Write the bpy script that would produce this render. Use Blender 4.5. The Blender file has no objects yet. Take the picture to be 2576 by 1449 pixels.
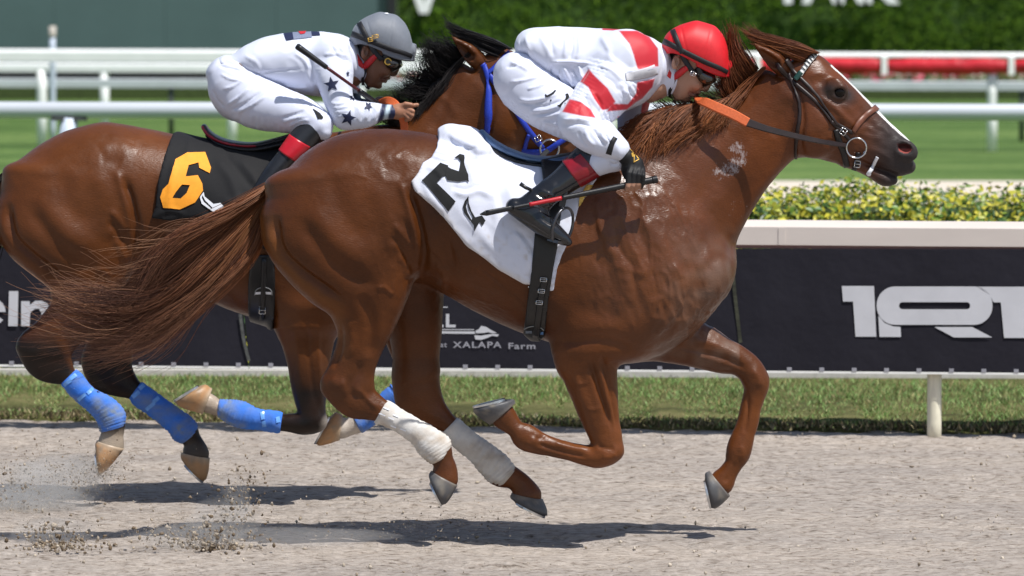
import bpy, bmesh, math, random, time
import numpy as np
from mathutils import Vector, Matrix

random.seed(7); RNG = np.random.default_rng(7)
T0 = time.time()
scene = bpy.context.scene
COL = scene.collection

# ------------------------------------------------------------------ camera
FPX, CX, CY, HORIZON = 13991.0, 1287.5, 724.5, -89.0      # focal length and optical centre, frame 2575 wide
CAM = np.array([0.0, -20.0, 2.08])
PITCH = math.atan((CY - HORIZON) / FPX)
cam_data = bpy.data.cameras.new('camera')
cam_data.sensor_width = 36.0
cam_data.lens = 36.0 * FPX / 2575.0
cam_data.clip_start, cam_data.clip_end = 0.5, 2000.0
cam_data.dof.use_dof = True
cam_data.dof.focus_distance = 20.2
cam_data.dof.aperture_fstop = 5.6
camera = bpy.data.objects.new('camera', cam_data)
camera.location = CAM
camera.rotation_euler = (math.pi / 2 - PITCH, 0, 0)
COL.objects.link(camera)
scene.camera = camera

# ------------------------------------------------------------------ world, sun, exposure
SUN_DIR = Vector((0.40, -0.37, 1.0)).normalized()          # towards the sun
world = bpy.data.worlds.new('World'); scene.world = world
world.use_nodes = True
wn = world.node_tree.nodes; wn.clear()
w_out = wn.new('ShaderNodeOutputWorld'); w_bg = wn.new('ShaderNodeBackground'); w_sky = wn.new('ShaderNodeTexSky')
w_sky.sky_type = 'NISHITA'; w_sky.sun_disc = False
w_sky.sun_elevation = math.asin(SUN_DIR.z)
w_sky.sun_rotation = math.atan2(SUN_DIR.x, SUN_DIR.y)
w_sky.air_density, w_sky.dust_density, w_sky.ozone_density = 1.0, 1.2, 1.0
w_bg.inputs['Strength'].default_value = 0.10
world.node_tree.links.new(w_sky.outputs[0], w_bg.inputs['Color'])
world.node_tree.links.new(w_bg.outputs[0], w_out.inputs['Surface'])
sun_data = bpy.data.lights.new('sun', 'SUN')
sun_data.energy, sun_data.angle, sun_data.color = 4.9, math.radians(0.53), (1.0, 0.97, 0.925)
sun = bpy.data.objects.new('sun', sun_data)
sun.rotation_euler = (-SUN_DIR).to_track_quat('-Z', 'Y').to_euler()
sun.location = (6, -8, 14)
COL.objects.link(sun)
vs = scene.view_settings
vs.view_transform = 'Standard'; vs.look = 'None'; vs.exposure = 0.08; vs.gamma = 1.0
scene.cycles.max_bounces = 6
scene.cycles.volume_bounces = 1

# ------------------------------------------------------------------ where things stand (surveyed on the frame, in metres)
ct, st = math.cos(PITCH), math.sin(PITCH)
def P(px, py, Y=0.0):
    """frame position -> world point on the upright plane at depth Y"""
    px = np.asarray(px, float); py = np.asarray(py, float); Y = np.asarray(Y, float)
    u = (px - CX) / FPX; v = -(py - CY) / FPX
    dy = ct + v * st; dz = -st + v * ct
    t = (Y - CAM[1]) / dy
    return np.stack(np.broadcast_arrays(CAM[0] + u * t, Y + 0 * t, CAM[2] + dz * t), -1)
def G(px, py, z=0.0):
    """frame position -> world point at height z"""
    u = (px - CX) / FPX; v = -(py - CY) / FPX
    dy = ct + v * st; dz = -st + v * ct
    t = (z - CAM[2]) / dz
    return np.array([CAM[0] + u * t, CAM[1] + dy * t, z])
def scale_at(Y): return FPX / (Y + 20.0)
def to_px(w):
    w = np.asarray(w, float) - CAM
    d = w[..., 1] * ct - w[..., 2] * st
    up = w[..., 1] * st + w[..., 2] * ct
    return CX + FPX * w[..., 0] / d, CY - FPX * up / d

# ------------------------------------------------------------------ objects
def tag(o, label=None, cat=None, group=None, kind=None):
    if label: o['label'] = label
    if cat: o['category'] = cat
    if group: o['group'] = group
    if kind: o['kind'] = kind
    return o
def link(o, parent=None):
    COL.objects.link(o)
    if parent is not None: o.parent = parent
    return o
def empty(name, loc=(0, 0, 0)):
    o = bpy.data.objects.new(name, None); o.location = loc; o.empty_display_size = 0.1
    COL.objects.link(o); o['_loc'] = 1
    return o
def mesh_obj(name, verts, faces, mat=None, parent=None, smooth=True, colors=None, cname='tint', extra=None):
    verts = np.asarray(verts, np.float64)
    if parent is not None: verts = verts - np.array(world_loc(parent))
    me = bpy.data.meshes.new(name)
    if isinstance(faces, np.ndarray) and faces.ndim == 2:
        nf, k = faces.shape
        me.vertices.add(len(verts)); me.vertices.foreach_set('co', verts.astype(np.float32).ravel())
        me.loops.add(nf * k); me.loops.foreach_set('vertex_index', faces.astype(np.int32).ravel())
        me.polygons.add(nf); me.polygons.foreach_set('loop_start', np.arange(0, nf * k, k, dtype=np.int32))
        me.update(calc_edges=True)
    else:
        me.from_pydata([tuple(v) for v in verts], [], [tuple(int(i) for i in f) for f in faces]); me.update()
    if smooth: me.polygons.foreach_set('use_smooth', np.ones(len(me.polygons), bool))
    if colors is not None:
        a = me.color_attributes.new(cname, 'FLOAT_COLOR', 'POINT')
        c = np.asarray(colors, np.float32)
        if c.shape[1] == 3: c = np.concatenate([c, np.ones((len(c), 1), np.float32)], 1)
        a.data.foreach_set('color', c.ravel())
    if extra:
        for k_, v_ in extra.items():
            a = me.attributes.new(k_, 'FLOAT', 'POINT'); a.data.foreach_set('value', np.asarray(v_, np.float32))
    if mat is not None: me.materials.append(mat)
    o = bpy.data.objects.new(name, me)
    return link(o, parent)
def world_loc(o):
    l = np.array(o.location)
    while o.parent is not None:
        o = o.parent; l = l + np.array(o.location)
    return l
class MB:
    """collects plain shapes for one mesh"""
    def __init__(s): s.v = []; s.f = []; s.n = 0
    def add(s, v, f):
        v = np.asarray(v, float); s.v.append(v); s.f += [tuple(int(i) + s.n for i in q) for q in f]; s.n += len(v)
    def box(s, c, size, rot=None):
        c = np.asarray(c, float); h = np.asarray(size, float) / 2
        v = np.array([[x, y, z] for x in (-1, 1) for y in (-1, 1) for z in (-1, 1)]) * h
        if rot is not None: v = v @ np.asarray(rot).T
        s.add(v + c, [(0, 1, 3, 2), (4, 6, 7, 5), (0, 4, 5, 1), (2, 3, 7, 6), (0, 2, 6, 4), (1, 5, 7, 3)])
    def tube(s, pts, r, n=10, caps=True, flat=1.0, up=(0, 0, 1)):
        pts = np.asarray(pts, float); m = len(pts); r = np.broadcast_to(np.asarray(r, float), (m,))
        tg = np.gradient(pts, axis=0); tg /= np.linalg.norm(tg, axis=1)[:, None] + 1e-12
        up = np.asarray(up, float)
        a = np.cross(tg, up); ln = np.linalg.norm(a, axis=1)
        bad = ln < 1e-3
        if bad.any(): a[bad] = np.cross(tg[bad], np.array([1.0, 0.2, 0.1]))
        a /= np.linalg.norm(a, axis=1)[:, None]; b = np.cross(a, tg)
        th = np.linspace(0, 2 * np.pi, n, endpoint=False)
        v = pts[:, None] + r[:, None, None] * (np.cos(th)[None, :, None] * a[:, None] + flat * np.sin(th)[None, :, None] * b[:, None])
        f = [(i * n + j, i * n + (j + 1) % n, (i + 1) * n + (j + 1) % n, (i + 1) * n + j) for i in range(m - 1) for j in range(n)]
        if caps: f += [tuple(range(n - 1, -1, -1)), tuple((m - 1) * n + j for j in range(n))]
        s.add(v.reshape(-1, 3), f)
    def build(s, name, mat, parent=None, smooth=False, **k):
        return mesh_obj(name, np.concatenate(s.v), s.f, mat, parent, smooth, **k)

def grid_faces(m, n, close=True, caps=False):
    f = [(i * n + j, i * n + (j + 1) % n, (i + 1) * n + (j + 1) % n, (i + 1) * n + j) for i in range(m - 1) for j in range(n if close else n - 1)]
    if caps: f += [tuple(range(n - 1, -1, -1)), tuple((m - 1) * n + j for j in range(n))]
    return f

# ------------------------------------------------------------------ curves through points
def crom(pts, per=8):
    """Catmull-Rom resampling of rows"""
    p = np.asarray(pts, float)
    if len(p) < 3: 
        t = np.linspace(0, 1, per + 1)[:, None]; return p[0] * (1 - t) + p[-1] * t
    q = np.concatenate([[2 * p[0] - p[1]], p, [2 * p[-1] - p[-2]]])
    out = []
    for i in range(len(p) - 1):
        a, b, c, d = q[i:i + 4]
        t = np.linspace(0, 1, per, endpoint=False)[:, None]
        out.append(0.5 * (2 * b + (c - a) * t + (2 * a - 5 * b + 4 * c - d) * t ** 2 + (3 * b - a - 3 * c + d) * t ** 3))
    out.append(p[-1:])
    return np.concatenate(out)
def pchip(xs, ys, x):
    xs = np.asarray(xs, float); ys = np.asarray(ys, float)
    o = np.argsort(xs); xs = xs[o]; ys = ys[o]
    keep = np.concatenate([[True], np.diff(xs) > 1e-9]); xs = xs[keep]; ys = ys[keep]
    if len(xs) < 2: return np.full_like(x, ys[0])
    h = np.diff(xs); dl = np.diff(ys) / h
    m = np.zeros(len(xs)); m[0] = dl[0]; m[-1] = dl[-1]
    for i in range(1, len(xs) - 1):
        if dl[i - 1] * dl[i] > 0:
            w1 = 2 * h[i] + h[i - 1]; w2 = h[i] + 2 * h[i - 1]
            m[i] = (w1 + w2) / (w1 / dl[i - 1] + w2 / dl[i])
    x = np.clip(x, xs[0], xs[-1])
    i = np.clip(np.searchsorted(xs, x) - 1, 0, len(xs) - 2)
    t = (x - xs[i]) / h[i]
    return ((1 + 2 * t) * (1 - t) ** 2 * ys[i] + t * (1 - t) ** 2 * h[i] * m[i]
            + t * t * (3 - 2 * t) * ys[i + 1] + t * t * (t - 1) * h[i] * m[i + 1])
def dist_poly(pts, x, y):
    """distance from points (x,y) to an open polyline, and the parameter 0..1 along it"""
    pts = np.asarray(pts, float); best = np.full(np.shape(x), 1e9); tt = np.zeros(np.shape(x)); n = len(pts) - 1
    for i in range(n):
        a = pts[i]; b = pts[i + 1]; e = b - a; l2 = (e ** 2).sum() + 1e-12
        t = np.clip(((x - a[0]) * e[0] + (y - a[1]) * e[1]) / l2, 0, 1)
        d = np.hypot(x - a[0] - t * e[0], y - a[1] - t * e[1])
        m = d < best; best = np.where(m, d, best); tt = np.where(m, (i + t) / n, tt)
    return best, tt
def inside(poly, x, y):
    poly = np.asarray(poly, float); r = np.zeros(np.shape(x), bool); j = len(poly) - 1
    for i in range(len(poly)):
        xi, yi = poly[i]; xj, yj = poly[j]
        c = ((yi > y) != (yj > y)) & (x < (xj - xi) * (y - yi) / (yj - yi + 1e-12) + xi)
        r ^= c; j = i
    return r
def sd_poly(poly, x, y):
    p = np.asarray(poly, float); d, _ = dist_poly(np.concatenate([p, p[:1]]), x, y)
    return np.where(inside(p, x, y), -d, d)
def vnoise(p, scale=1.0, seed=0):
    """smooth value noise, -1..1, vectorised"""
    p = np.asarray(p, float) * scale + seed * 17.31
    i = np.floor(p).astype(np.int64); f = p - i; f = f * f * (3 - 2 * f)
    def h(ix, iy, iz):
        n = (ix * 374761393 + iy * 668265263 + iz * 2147483647 + seed * 1274126177) & 0x7fffffff
        n = ((n ^ (n >> 13)) * 1274126177) & 0x7fffffff
        return ((n ^ (n >> 16)) & 0xffff) / 32767.5 - 1
    r = 0
    for a in (0, 1):
        for b in (0, 1):
            for c in (0, 1):
                w = (f[..., 0] if a else 1 - f[..., 0]) * (f[..., 1] if b else 1 - f[..., 1]) * (f[..., 2] if c else 1 - f[..., 2])
                r = r + w * h(i[..., 0] + a, i[..., 1] + b, i[..., 2] + c)
    return r
def fbm(p, scale=1.0, seed=0, oct=3):
    return sum(vnoise(p, scale * 2 ** k, seed + k) / 2 ** k for k in range(oct)) / 1.75

# ------------------------------------------------------------------ sculpting field: bodies as one blended surface
class Field:
    def __init__(s, lo, hi, h):
        s.h = h; s.lo = np.asarray(lo, float)
        n = np.ceil((np.asarray(hi) - s.lo) / h).astype(int) + 1
        s.x = (s.lo[0] + h * np.arange(n[0])).astype(np.float32)
        s.y = (s.lo[1] + h * np.arange(n[1])).astype(np.float32)
        s.z = (s.lo[2] + h * np.arange(n[2])).astype(np.float32)
        s.d = np.full(n, 0.5, np.float32)
    def _box(s, lo, hi, m):
        r = []
        for ax, a in enumerate((s.x, s.y, s.z)):
            i = int(np.clip(math.floor((lo[ax] - m - s.lo[ax]) / s.h), 0, len(a) - 1))
            j = int(np.clip(math.ceil((hi[ax] + m - s.lo[ax]) / s.h) + 1, 1, len(a)))
            r.append(slice(i, max(j, i + 1)))
        return tuple(r)
    def mix(s, sl, d, k, op):
        a = s.d[sl]
        if op == 'add':
            if k <= 0: s.d[sl] = np.minimum(a, d); return
            h = np.maximum(k - np.abs(a - d), 0) / k; s.d[sl] = np.minimum(a, d) - h * h * k * 0.25
        elif op == 'cut':
            d = -d
            if k <= 0: s.d[sl] = np.maximum(a, d); return
            h = np.maximum(k - np.abs(a - d), 0) / k; s.d[sl] = np.maximum(a, d) + h * h * k * 0.25
    def axis(s, secs, Y=0.0, k=0.03, p=2.0, cap=0.6, op='add', inflate=0.0):
        """straight-axis loft. secs rows: x1,y1,x2,y2,b[,Y]: two edge points on the frame, half thickness b (m), depth"""
        S = np.array([list(r) + [Y] * (6 - len(r)) for r in secs], float)
        e1 = P(S[:, 0], S[:, 1], S[:, 5])[:, [0, 2]]; e2 = P(S[:, 2], S[:, 3], S[:, 5])[:, [0, 2]]
        mid = (e1 + e2) / 2; ax = mid[-1] - mid[0]; ax /= np.linalg.norm(ax); nn = np.array([-ax[1], ax[0]])
        if ((e1 - e2) @ nn).mean() < 0: nn = -nn
        s1 = (e1 - mid[0]) @ ax; s2 = (e2 - mid[0]) @ ax; sm = (mid - mid[0]) @ ax
        o1 = (e1 - mid[0]) @ nn + inflate; o2 = (e2 - mid[0]) @ nn - inflate
        al = np.concatenate([e1, e2]); bm = S[:, 4].max(); m = k + 2 * s.h + 0.02 + inflate
        lo = [al[:, 0].min() - bm * 0.5, S[:, 5].min() - bm, al[:, 1].min() - bm * 0.5]
        hi = [al[:, 0].max() + bm * 0.5, S[:, 5].max() + bm, al[:, 1].max() + bm * 0.5]
        sl = s._box(lo, hi, m)
        X, Z = np.meshgrid(s.x[sl[0]], s.z[sl[2]], indexing='ij')
        ss = (X - mid[0, 0]) * ax[0] + (Z - mid[0, 1]) * ax[1]; oo = (X - mid[0, 0]) * nn[0] + (Z - mid[0, 1]) * nn[1]
        t1 = pchip(s1, o1, ss); t2 = pchip(s2, o2, ss); c = (t1 + t2) / 2; a = np.maximum((t1 - t2) / 2, 0.004)
        b = pchip(sm, S[:, 4] + inflate, ss); y0 = pchip(sm, S[:, 5], ss)
        lo_s, hi_s = sm.min(), sm.max()
        over = np.maximum(np.maximum(lo_s - ss, ss - hi_s), 0); cl = np.maximum(np.minimum(a, b) * cap, 0.004)
        s._ell(sl, (oo - c) / a, a, over / cl, cl, b, y0, k, p, op)
    def chain(s, secs, Y=0.0, k=0.02, p=2.0, per=5, op='add', inflate=0.0):
        """loft along a bent centre line; secs as in axis()"""
        S = np.array([list(r) + [Y] * (6 - len(r)) for r in secs], float)
        e1 = P(S[:, 0], S[:, 1], S[:, 5])[:, [0, 2]]; e2 = P(S[:, 2], S[:, 3], S[:, 5])[:, [0, 2]]
        q = np.concatenate([(e1 + e2) / 2, np.linalg.norm(e1 - e2, axis=1)[:, None] / 2 + inflate, S[:, 4:5] + inflate, S[:, 5:6]], 1)
        s.sweep(q, k, p, per, op)
    def sweep(s, q, k=0.02, p=2.0, per=5, op='add'):
        """rows: x, z, a (in-plane radius), b (depth radius), y"""
        q = crom(np.asarray(q, float), per); q[:, 2:4] = np.maximum(q[:, 2:4], 0.002)
        r = np.maximum(q[:, 2], q[:, 3]); m = k + 2 * s.h + 0.01
        lo = [(q[:, 0] - r).min(), (q[:, 4] - r).min(), (q[:, 1] - r).min()]; hi = [(q[:, 0] + r).max(), (q[:, 4] + r).max(), (q[:, 1] + r).max()]
        sl = s._box(lo, hi, m)
        X, Z = np.meshgrid(s.x[sl[0]], s.z[sl[2]], indexing='ij')
        best = np.full(X.shape, 1e9); A = np.ones(X.shape); B = np.ones(X.shape); Y0 = np.zeros(X.shape); U = np.zeros(X.shape)
        for i in range(len(q) - 1):
            e = q[i + 1, :2] - q[i, :2]; l2 = (e ** 2).sum() + 1e-12
            t = np.clip(((X - q[i, 0]) * e[0] + (Z - q[i, 1]) * e[1]) / l2, 0, 1)
            row = [q[i, j] + t * (q[i + 1, j] - q[i, j]) for j in range(5)]
            u = np.hypot(X - row[0], Z - row[1]); w = u / row[2]
            mk = w < best; best = np.where(mk, w, best); U = np.where(mk, u, U)
            A = np.where(mk, row[2], A); B = np.where(mk, row[3], B); Y0 = np.where(mk, row[4], Y0)
        s._ell(sl, best, A, 0 * best, A, B, Y0, k, p, op)
    def _ell(s, sl, rho, a, ov, cl, b, y0, k, p, op):
        f = np.float32
        r2 = (np.abs(rho) ** p + np.abs(ov) ** p).astype(f)[:, None, :]
        g2 = ((rho / a) ** 2 + (ov / cl) ** 2).astype(f)[:, None, :]
        yy = (s.y[sl[1]][None, :, None] - y0.astype(f)[:, None, :]) / b.astype(f)[:, None, :]
        q = (r2 + np.abs(yy) ** f(p)) ** f(1.0 / p)
        g = np.sqrt(g2 + (yy / b.astype(f)[:, None, :]) ** 2) + f(1e-6)
        q2 = np.sqrt((rho ** 2 + ov ** 2).astype(f)[:, None, :] + yy ** 2) + f(1e-6)
        s.mix(sl, (q - 1) * q2 / g, k, op)
    def ell(s, px, py, Y, rx, rz, ry, ang=0.0, k=0.02, op='add'):
        """ellipsoid: centre on the frame, radii rx, rz in frame units, ry in metres, turned by ang degrees (clockwise in the frame)"""
        c = P(px, py, Y); sc = scale_at(Y); rx /= sc; rz /= sc
        R = max(rx, rz); sl = s._box([c[0] - R, c[1] - ry, c[2] - R], [c[0] + R, c[1] + ry, c[2] + R], k + 2 * s.h)
        X, Z = np.meshgrid(s.x[sl[0]] - c[0], s.z[sl[2]] - c[2], indexing='ij'); t = math.radians(ang)
        u = X * math.cos(t) - Z * math.sin(t); v = X * math.sin(t) + Z * math.cos(t)
        s._ell(sl, u / rx, np.full(X.shape, rx), v / rz, np.full(X.shape, rz), np.full(X.shape, ry), np.full(X.shape, c[1]), k, 2.0, op)
    def capsule(s, pts, r, k=0.01, op='add'):
        """round tube through world points, any direction"""
        pts = np.asarray(pts, float); r = np.broadcast_to(np.asarray(r, float), (len(pts),)); R = r.max()
        sl = s._box(pts.min(0) - R, pts.max(0) + R, k + 2 * s.h)
        X = s.x[sl[0]][:, None, None]; Y = s.y[sl[1]][None, :, None]; Z = s.z[sl[2]][None, None, :]
        best = None
        for i in range(len(pts) - 1):
            a, b = pts[i], pts[i + 1]; e = b - a; l2 = (e ** 2).sum() + 1e-12
            t = np.clip(((X - a[0]) * e[0] + (Y - a[1]) * e[1] + (Z - a[2]) * e[2]) / l2, 0, 1)
            d = np.sqrt((X - a[0] - t * e[0]) ** 2 + (Y - a[1] - t * e[1]) ** 2 + (Z - a[2] - t * e[2]) ** 2) - (r[i] + t * (r[i + 1] - r[i]))
            best = d if best is None else np.minimum(best, d)
        s.mix(sl, best.astype(np.float32), k, op)
    def mesh(s):
        return surface_nets(s.d, s.lo, s.h)
    def height(s, near=True, level=0.0):
        """depth of the first surface met from the near (or far) side for each x, z"""
        d = s.d - level if near else s.d[:, ::-1] - level
        neg = d < 0; has = neg.any(1); i = np.argmax(neg, 1)
        i0 = np.maximum(i - 1, 0)
        a = np.take_along_axis(d, i0[:, None], 1)[:, 0]; b = np.take_along_axis(d, i[:, None], 1)[:, 0]
        t = np.clip(a / (a - b + 1e-9), 0, 1)
        idx = i0 + t
        y = s.y[0] + idx * s.h if near else s.y[-1] - idx * s.h
        H = np.where(has, y, np.nan).astype(np.float64)
        return HMap(H, s.lo[0], s.lo[2], s.h)
class HMap:
    def __init__(s, H, x0, z0, h):
        s.x0, s.z0, s.h = x0, z0, h
        for _ in range(60):                                   # carry the edge values outward
            n = np.isnan(H)
            if not n.any(): break
            pad = np.pad(H, 1, constant_values=np.nan)
            st_ = np.stack([pad[:-2, 1:-1], pad[2:, 1:-1], pad[1:-1, :-2], pad[1:-1, 2:]])
            cnt = (~np.isnan(st_)).sum(0); sm = np.nansum(st_, 0)
            H = np.where(n & (cnt > 0), sm / np.maximum(cnt, 1), H)
        s.H = np.where(np.isnan(H), np.nanmean(H), H)
    def at(s, x, z):
        u = np.clip((np.asarray(x) - s.x0) / s.h, 0, s.H.shape[0] - 1.001); v = np.clip((np.asarray(z) - s.z0) / s.h, 0, s.H.shape[1] - 1.001)
        i = u.astype(int); j = v.astype(int); a = u - i; b = v - j
        H = s.H
        return (H[i, j] * (1 - a) + H[i + 1, j] * a) * (1 - b) + (H[i, j + 1] * (1 - a) + H[i + 1, j + 1] * a) * b
    def px(s, px, py, Y):
        """world points of frame positions on this surface"""
        Yv = np.full(np.shape(px), float(Y))
        for _ in range(3):
            w = P(px, py, Yv); Yv = s.at(w[..., 0], w[..., 2])
        return P(px, py, Yv)
def surface_nets(d, lo, h):
    sgn = d < 0
    nx, ny, nz = d.shape
    c = np.zeros((nx - 1, ny - 1, nz - 1), np.uint8)
    for a in (0, 1):
        for b in (0, 1):
            for e in (0, 1):
                c += sgn[a:nx - 1 + a, b:ny - 1 + b, e:nz - 1 + e]
    act = (c > 0) & (c < 8)
    I = np.argwhere(act); idx = np.full(act.shape, -1, np.int64); idx[tuple(I.T)] = np.arange(len(I))
    corner = np.stack([d[I[:, 0] + a, I[:, 1] + b, I[:, 2] + e] for a in (0, 1) for b in (0, 1) for e in (0, 1)], 1).astype(np.float64)
    off = np.array([[a, b, e] for a in (0, 1) for b in (0, 1) for e in (0, 1)], float)
    acc = np.zeros((len(I), 3)); cnt = np.zeros(len(I))
    for i in range(8):
        for j in range(i + 1, 8):
            if np.abs(off[i] - off[j]).sum() == 1:
                m = (corner[:, i] < 0) != (corner[:, j] < 0)
                t = corner[m, i] / (corner[m, i] - corner[m, j])
                acc[m] += off[i] + t[:, None] * (off[j] - off[i]); cnt[m] += 1
    V = (I + acc / cnt[:, None]) * h + lo
    F = []
    for ax in range(3):
        o1, o2 = (ax + 1) % 3, (ax + 2) % 3
        n = [nx, ny, nz]; sA = [slice(None)] * 3; sB = [slice(None)] * 3
        sA[ax] = slice(0, n[ax] - 1); sB[ax] = slice(1, n[ax])
        for o in (o1, o2): sA[o] = slice(1, n[o] - 1); sB[o] = slice(1, n[o] - 1)
        a = sgn[tuple(sA)]; b = sgn[tuple(sB)]
        E = np.argwhere(a != b); pol = a[tuple(E.T)]
        E[:, o1] += 1; E[:, o2] += 1
        def cell(d1, d2):
            q = E.copy(); q[:, o1] -= d1; q[:, o2] -= d2
            return idx[q[:, 0], q[:, 1], q[:, 2]]
        q = np.stack([cell(1, 1), cell(0, 1), cell(0, 0), cell(1, 0)], 1)
        q[~pol] = q[~pol][:, ::-1]
        F.append(q)
    F = np.concatenate(F)
    F = F[(F >= 0).all(1)]
    return V, F
def vert_normals(V, F):
    n = np.cross(V[F[:, 2]] - V[F[:, 0]], V[F[:, 3 if F.shape[1] == 4 else 1]] - V[F[:, 1 if F.shape[1] == 4 else 0]])
    N = np.zeros_like(V)
    for k in range(F.shape[1]):
        for ax in range(3): N[:, ax] += np.bincount(F[:, k], n[:, ax], len(V))
    return N / (np.linalg.norm(N, axis=1)[:, None] + 1e-12)
def smooth_mesh(V, F, it=2, lam=0.5):
    e = np.concatenate([F[:, [0, 1]], F[:, [1, 2]], F[:, [2, 3]], F[:, [3, 0]]]) if F.shape[1] == 4 else np.concatenate([F[:, [0, 1]], F[:, [1, 2]], F[:, [2, 0]]])
    for _ in range(it):
        for l in (lam, -lam * 1.04):
            S = np.zeros_like(V); c = np.bincount(e[:, 0], minlength=len(V)) + np.bincount(e[:, 1], minlength=len(V))
            for ax in range(3):
                S[:, ax] = np.bincount(e[:, 0], V[e[:, 1], ax], len(V)) + np.bincount(e[:, 1], V[e[:, 0], ax], len(V))
            V = V + l * (S / np.maximum(c, 1)[:, None] - V)
    return V
def strokes(V, N, rows, side=-1, mask=None):
    """raise or groove the surface along lines drawn on the frame; rows: points, width (frame units), height (m)"""
    px, py = to_px(V); D = np.zeros(len(V)); fac = np.clip(N[:, 1] * side * 2.0 + 0.2, 0, 1)
    for pts, w, h in rows:
        q = crom(np.asarray(pts, float), 5) if len(pts) > 2 else np.asarray(pts, float)
        m = (px > q[:, 0].min() - 3 * w) & (px < q[:, 0].max() + 3 * w) & (py > q[:, 1].min() - 3 * w) & (py < q[:, 1].max() + 3 * w)
        if mask is not None: m &= mask
        i = np.nonzero(m)[0]
        if len(i) == 0: continue
        d, t = dist_poly(q, px[i], py[i])
        D[i] += h * np.exp(-(d / w) ** 2) * np.clip(np.minimum(t, 1 - t) * 6, 0.0, 1) * fac[i]
    return V + N * D[:, None]

# ------------------------------------------------------------------ materials
def new_mat(name):
    m = bpy.data.materials.new(name); m.use_nodes = True
    nt = m.node_tree; b = nt.nodes['Principled BSDF']
    return m, nt, b
def nn_(nt, kind, **k):
    n = nt.nodes.new(kind)
    for a, v in k.items():
        if a in n.inputs.keys() if hasattr(n.inputs, 'keys') else False: n.inputs[a].default_value = v
        else: setattr(n, a, v)
    return n
def noise_node(nt, scale, detail=4, rough=0.55, coord='Object', stretch=None):
    tc = nt.nodes.new('ShaderNodeTexCoord'); n = nt.nodes.new('ShaderNodeTexNoise')
    n.inputs['Scale'].default_value = scale; n.inputs['Detail'].default_value = detail; n.inputs['Roughness'].default_value = rough
    if stretch:
        mp = nt.nodes.new('ShaderNodeMapping'); mp.inputs['Scale'].default_value = stretch
        nt.links.new(tc.outputs[coord], mp.inputs[0]); nt.links.new(mp.outputs[0], n.inputs['Vector'])
    else: nt.links.new(tc.outputs[coord], n.inputs['Vector'])
    return n
def ramp_node(nt, src, stops):
    r = nt.nodes.new('ShaderNodeValToRGB'); e = r.color_ramp.elements
    while len(e) < len(stops): e.new(0.5)
    for q, (p_, c_) in zip(e, stops): q.position = p_; q.color = (*c_, 1) if len(c_) == 3 else c_
    nt.links.new(src, r.inputs[0]); return r
def bump(nt, b, src, strength, dist=0.002, prev=None):
    n = nt.nodes.new('ShaderNodeBump'); n.inputs['Strength'].default_value = strength; n.inputs['Distance'].default_value = dist
    nt.links.new(src, n.inputs['Height'])
    if prev is not None: nt.links.new(prev.outputs[0], n.inputs['Normal'])
    nt.links.new(n.outputs[0], b.inputs['Normal']); return n
def plain(name, col, rough=0.5, metal=0.0, var=0.12, scale=30, bstr=0.15, bdist=0.001, spec=0.5, coat=0.0, stretch=None, sheen=0.0):
    """a simple procedural material: base colour with slight unevenness and fine relief"""
    m, nt, b = new_mat(name)
    n = noise_node(nt, scale, stretch=stretch)
    lo = tuple(c * (1 - var) for c in col); hi = tuple(min(1, c * (1 + var)) for c in col)
    r = ramp_node(nt, n.outputs['Fac'], [(0.3, lo), (0.7, hi)])
    nt.links.new(r.outputs[0], b.inputs['Base Color'])
    b.inputs['Roughness'].default_value = rough; b.inputs['Metallic'].default_value = metal
    b.inputs['Specular IOR Level'].default_value = spec; b.inputs['Coat Weight'].default_value = coat
    b.inputs['Coat Roughness'].default_value = 0.08; b.inputs['Sheen Weight'].default_value = sheen
    if bstr: bump(nt, b, n.outputs['Fac'], bstr, bdist)
    return m
def tinted(name, rough=0.6, spec=0.4, scale=200, bstr=0.1, bdist=0.001, var=0.1, coat=0.0, sheen=0.0, cname='tint', stretch=None, trans=0.0):
    """colour from the mesh's own painted colour, modulated by fine procedural grain"""
    m, nt, b = new_mat(name)
    a = nt.nodes.new('ShaderNodeAttribute'); a.attribute_name = cname
    n = noise_node(nt, scale, stretch=stretch)
    mr = nt.nodes.new('ShaderNodeMapRange'); mr.inputs['To Min'].default_value = 1 - var; mr.inputs['To Max'].default_value = 1 + var
    nt.links.new(n.outputs['Fac'], mr.inputs['Value'])
    mx = nt.nodes.new('ShaderNodeVectorMath'); mx.operation = 'SCALE'
    nt.links.new(a.outputs['Color'], mx.inputs[0]); nt.links.new(mr.outputs[0], mx.inputs['Scale'])
    nt.links.new(mx.outputs[0], b.inputs['Base Color'])
    b.inputs['Roughness'].default_value = rough; b.inputs['Specular IOR Level'].default_value = spec
    b.inputs['Coat Weight'].default_value = coat; b.inputs['Coat Roughness'].default_value = 0.15
    b.inputs['Sheen Weight'].default_value = sheen
    if bstr: bump(nt, b, n.outputs['Fac'], bstr, bdist)
    if trans: b.inputs['Transmission Weight'].default_value = 0; b.inputs['Subsurface Weight'].default_value = trans; b.inputs['Subsurface Radius'].default_value = (0.01, 0.01, 0.01)
    return m
def srgb(r, g, b):
    f = lambda c: (c / 255 / 12.92) if c / 255 <= 0.04045 else ((c / 255 + 0.055) / 1.055) ** 2.4
    return (f(r), f(g), f(b))
# ================================================================== ground
def line_xy(pa, pb, z=0.0):
    a = G(*pa, z); b = G(*pb, z)
    return a, (b - a) / (b[0] - a[0])
EDGE_A, EDGE_D = line_xy((0, 1052), (2575, 1090))          # sand meets the verge
def edge_y(x): return EDGE_A[1] + EDGE_D[1] * (x - EDGE_A[0])
FEN_A, FEN_D = line_xy((0, 918), (2575, 939), 0.27)        # line of the inside rail
def fence_y(x): return FEN_A[1] - 0.16 + FEN_D[1] * (x - FEN_A[0])

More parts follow.
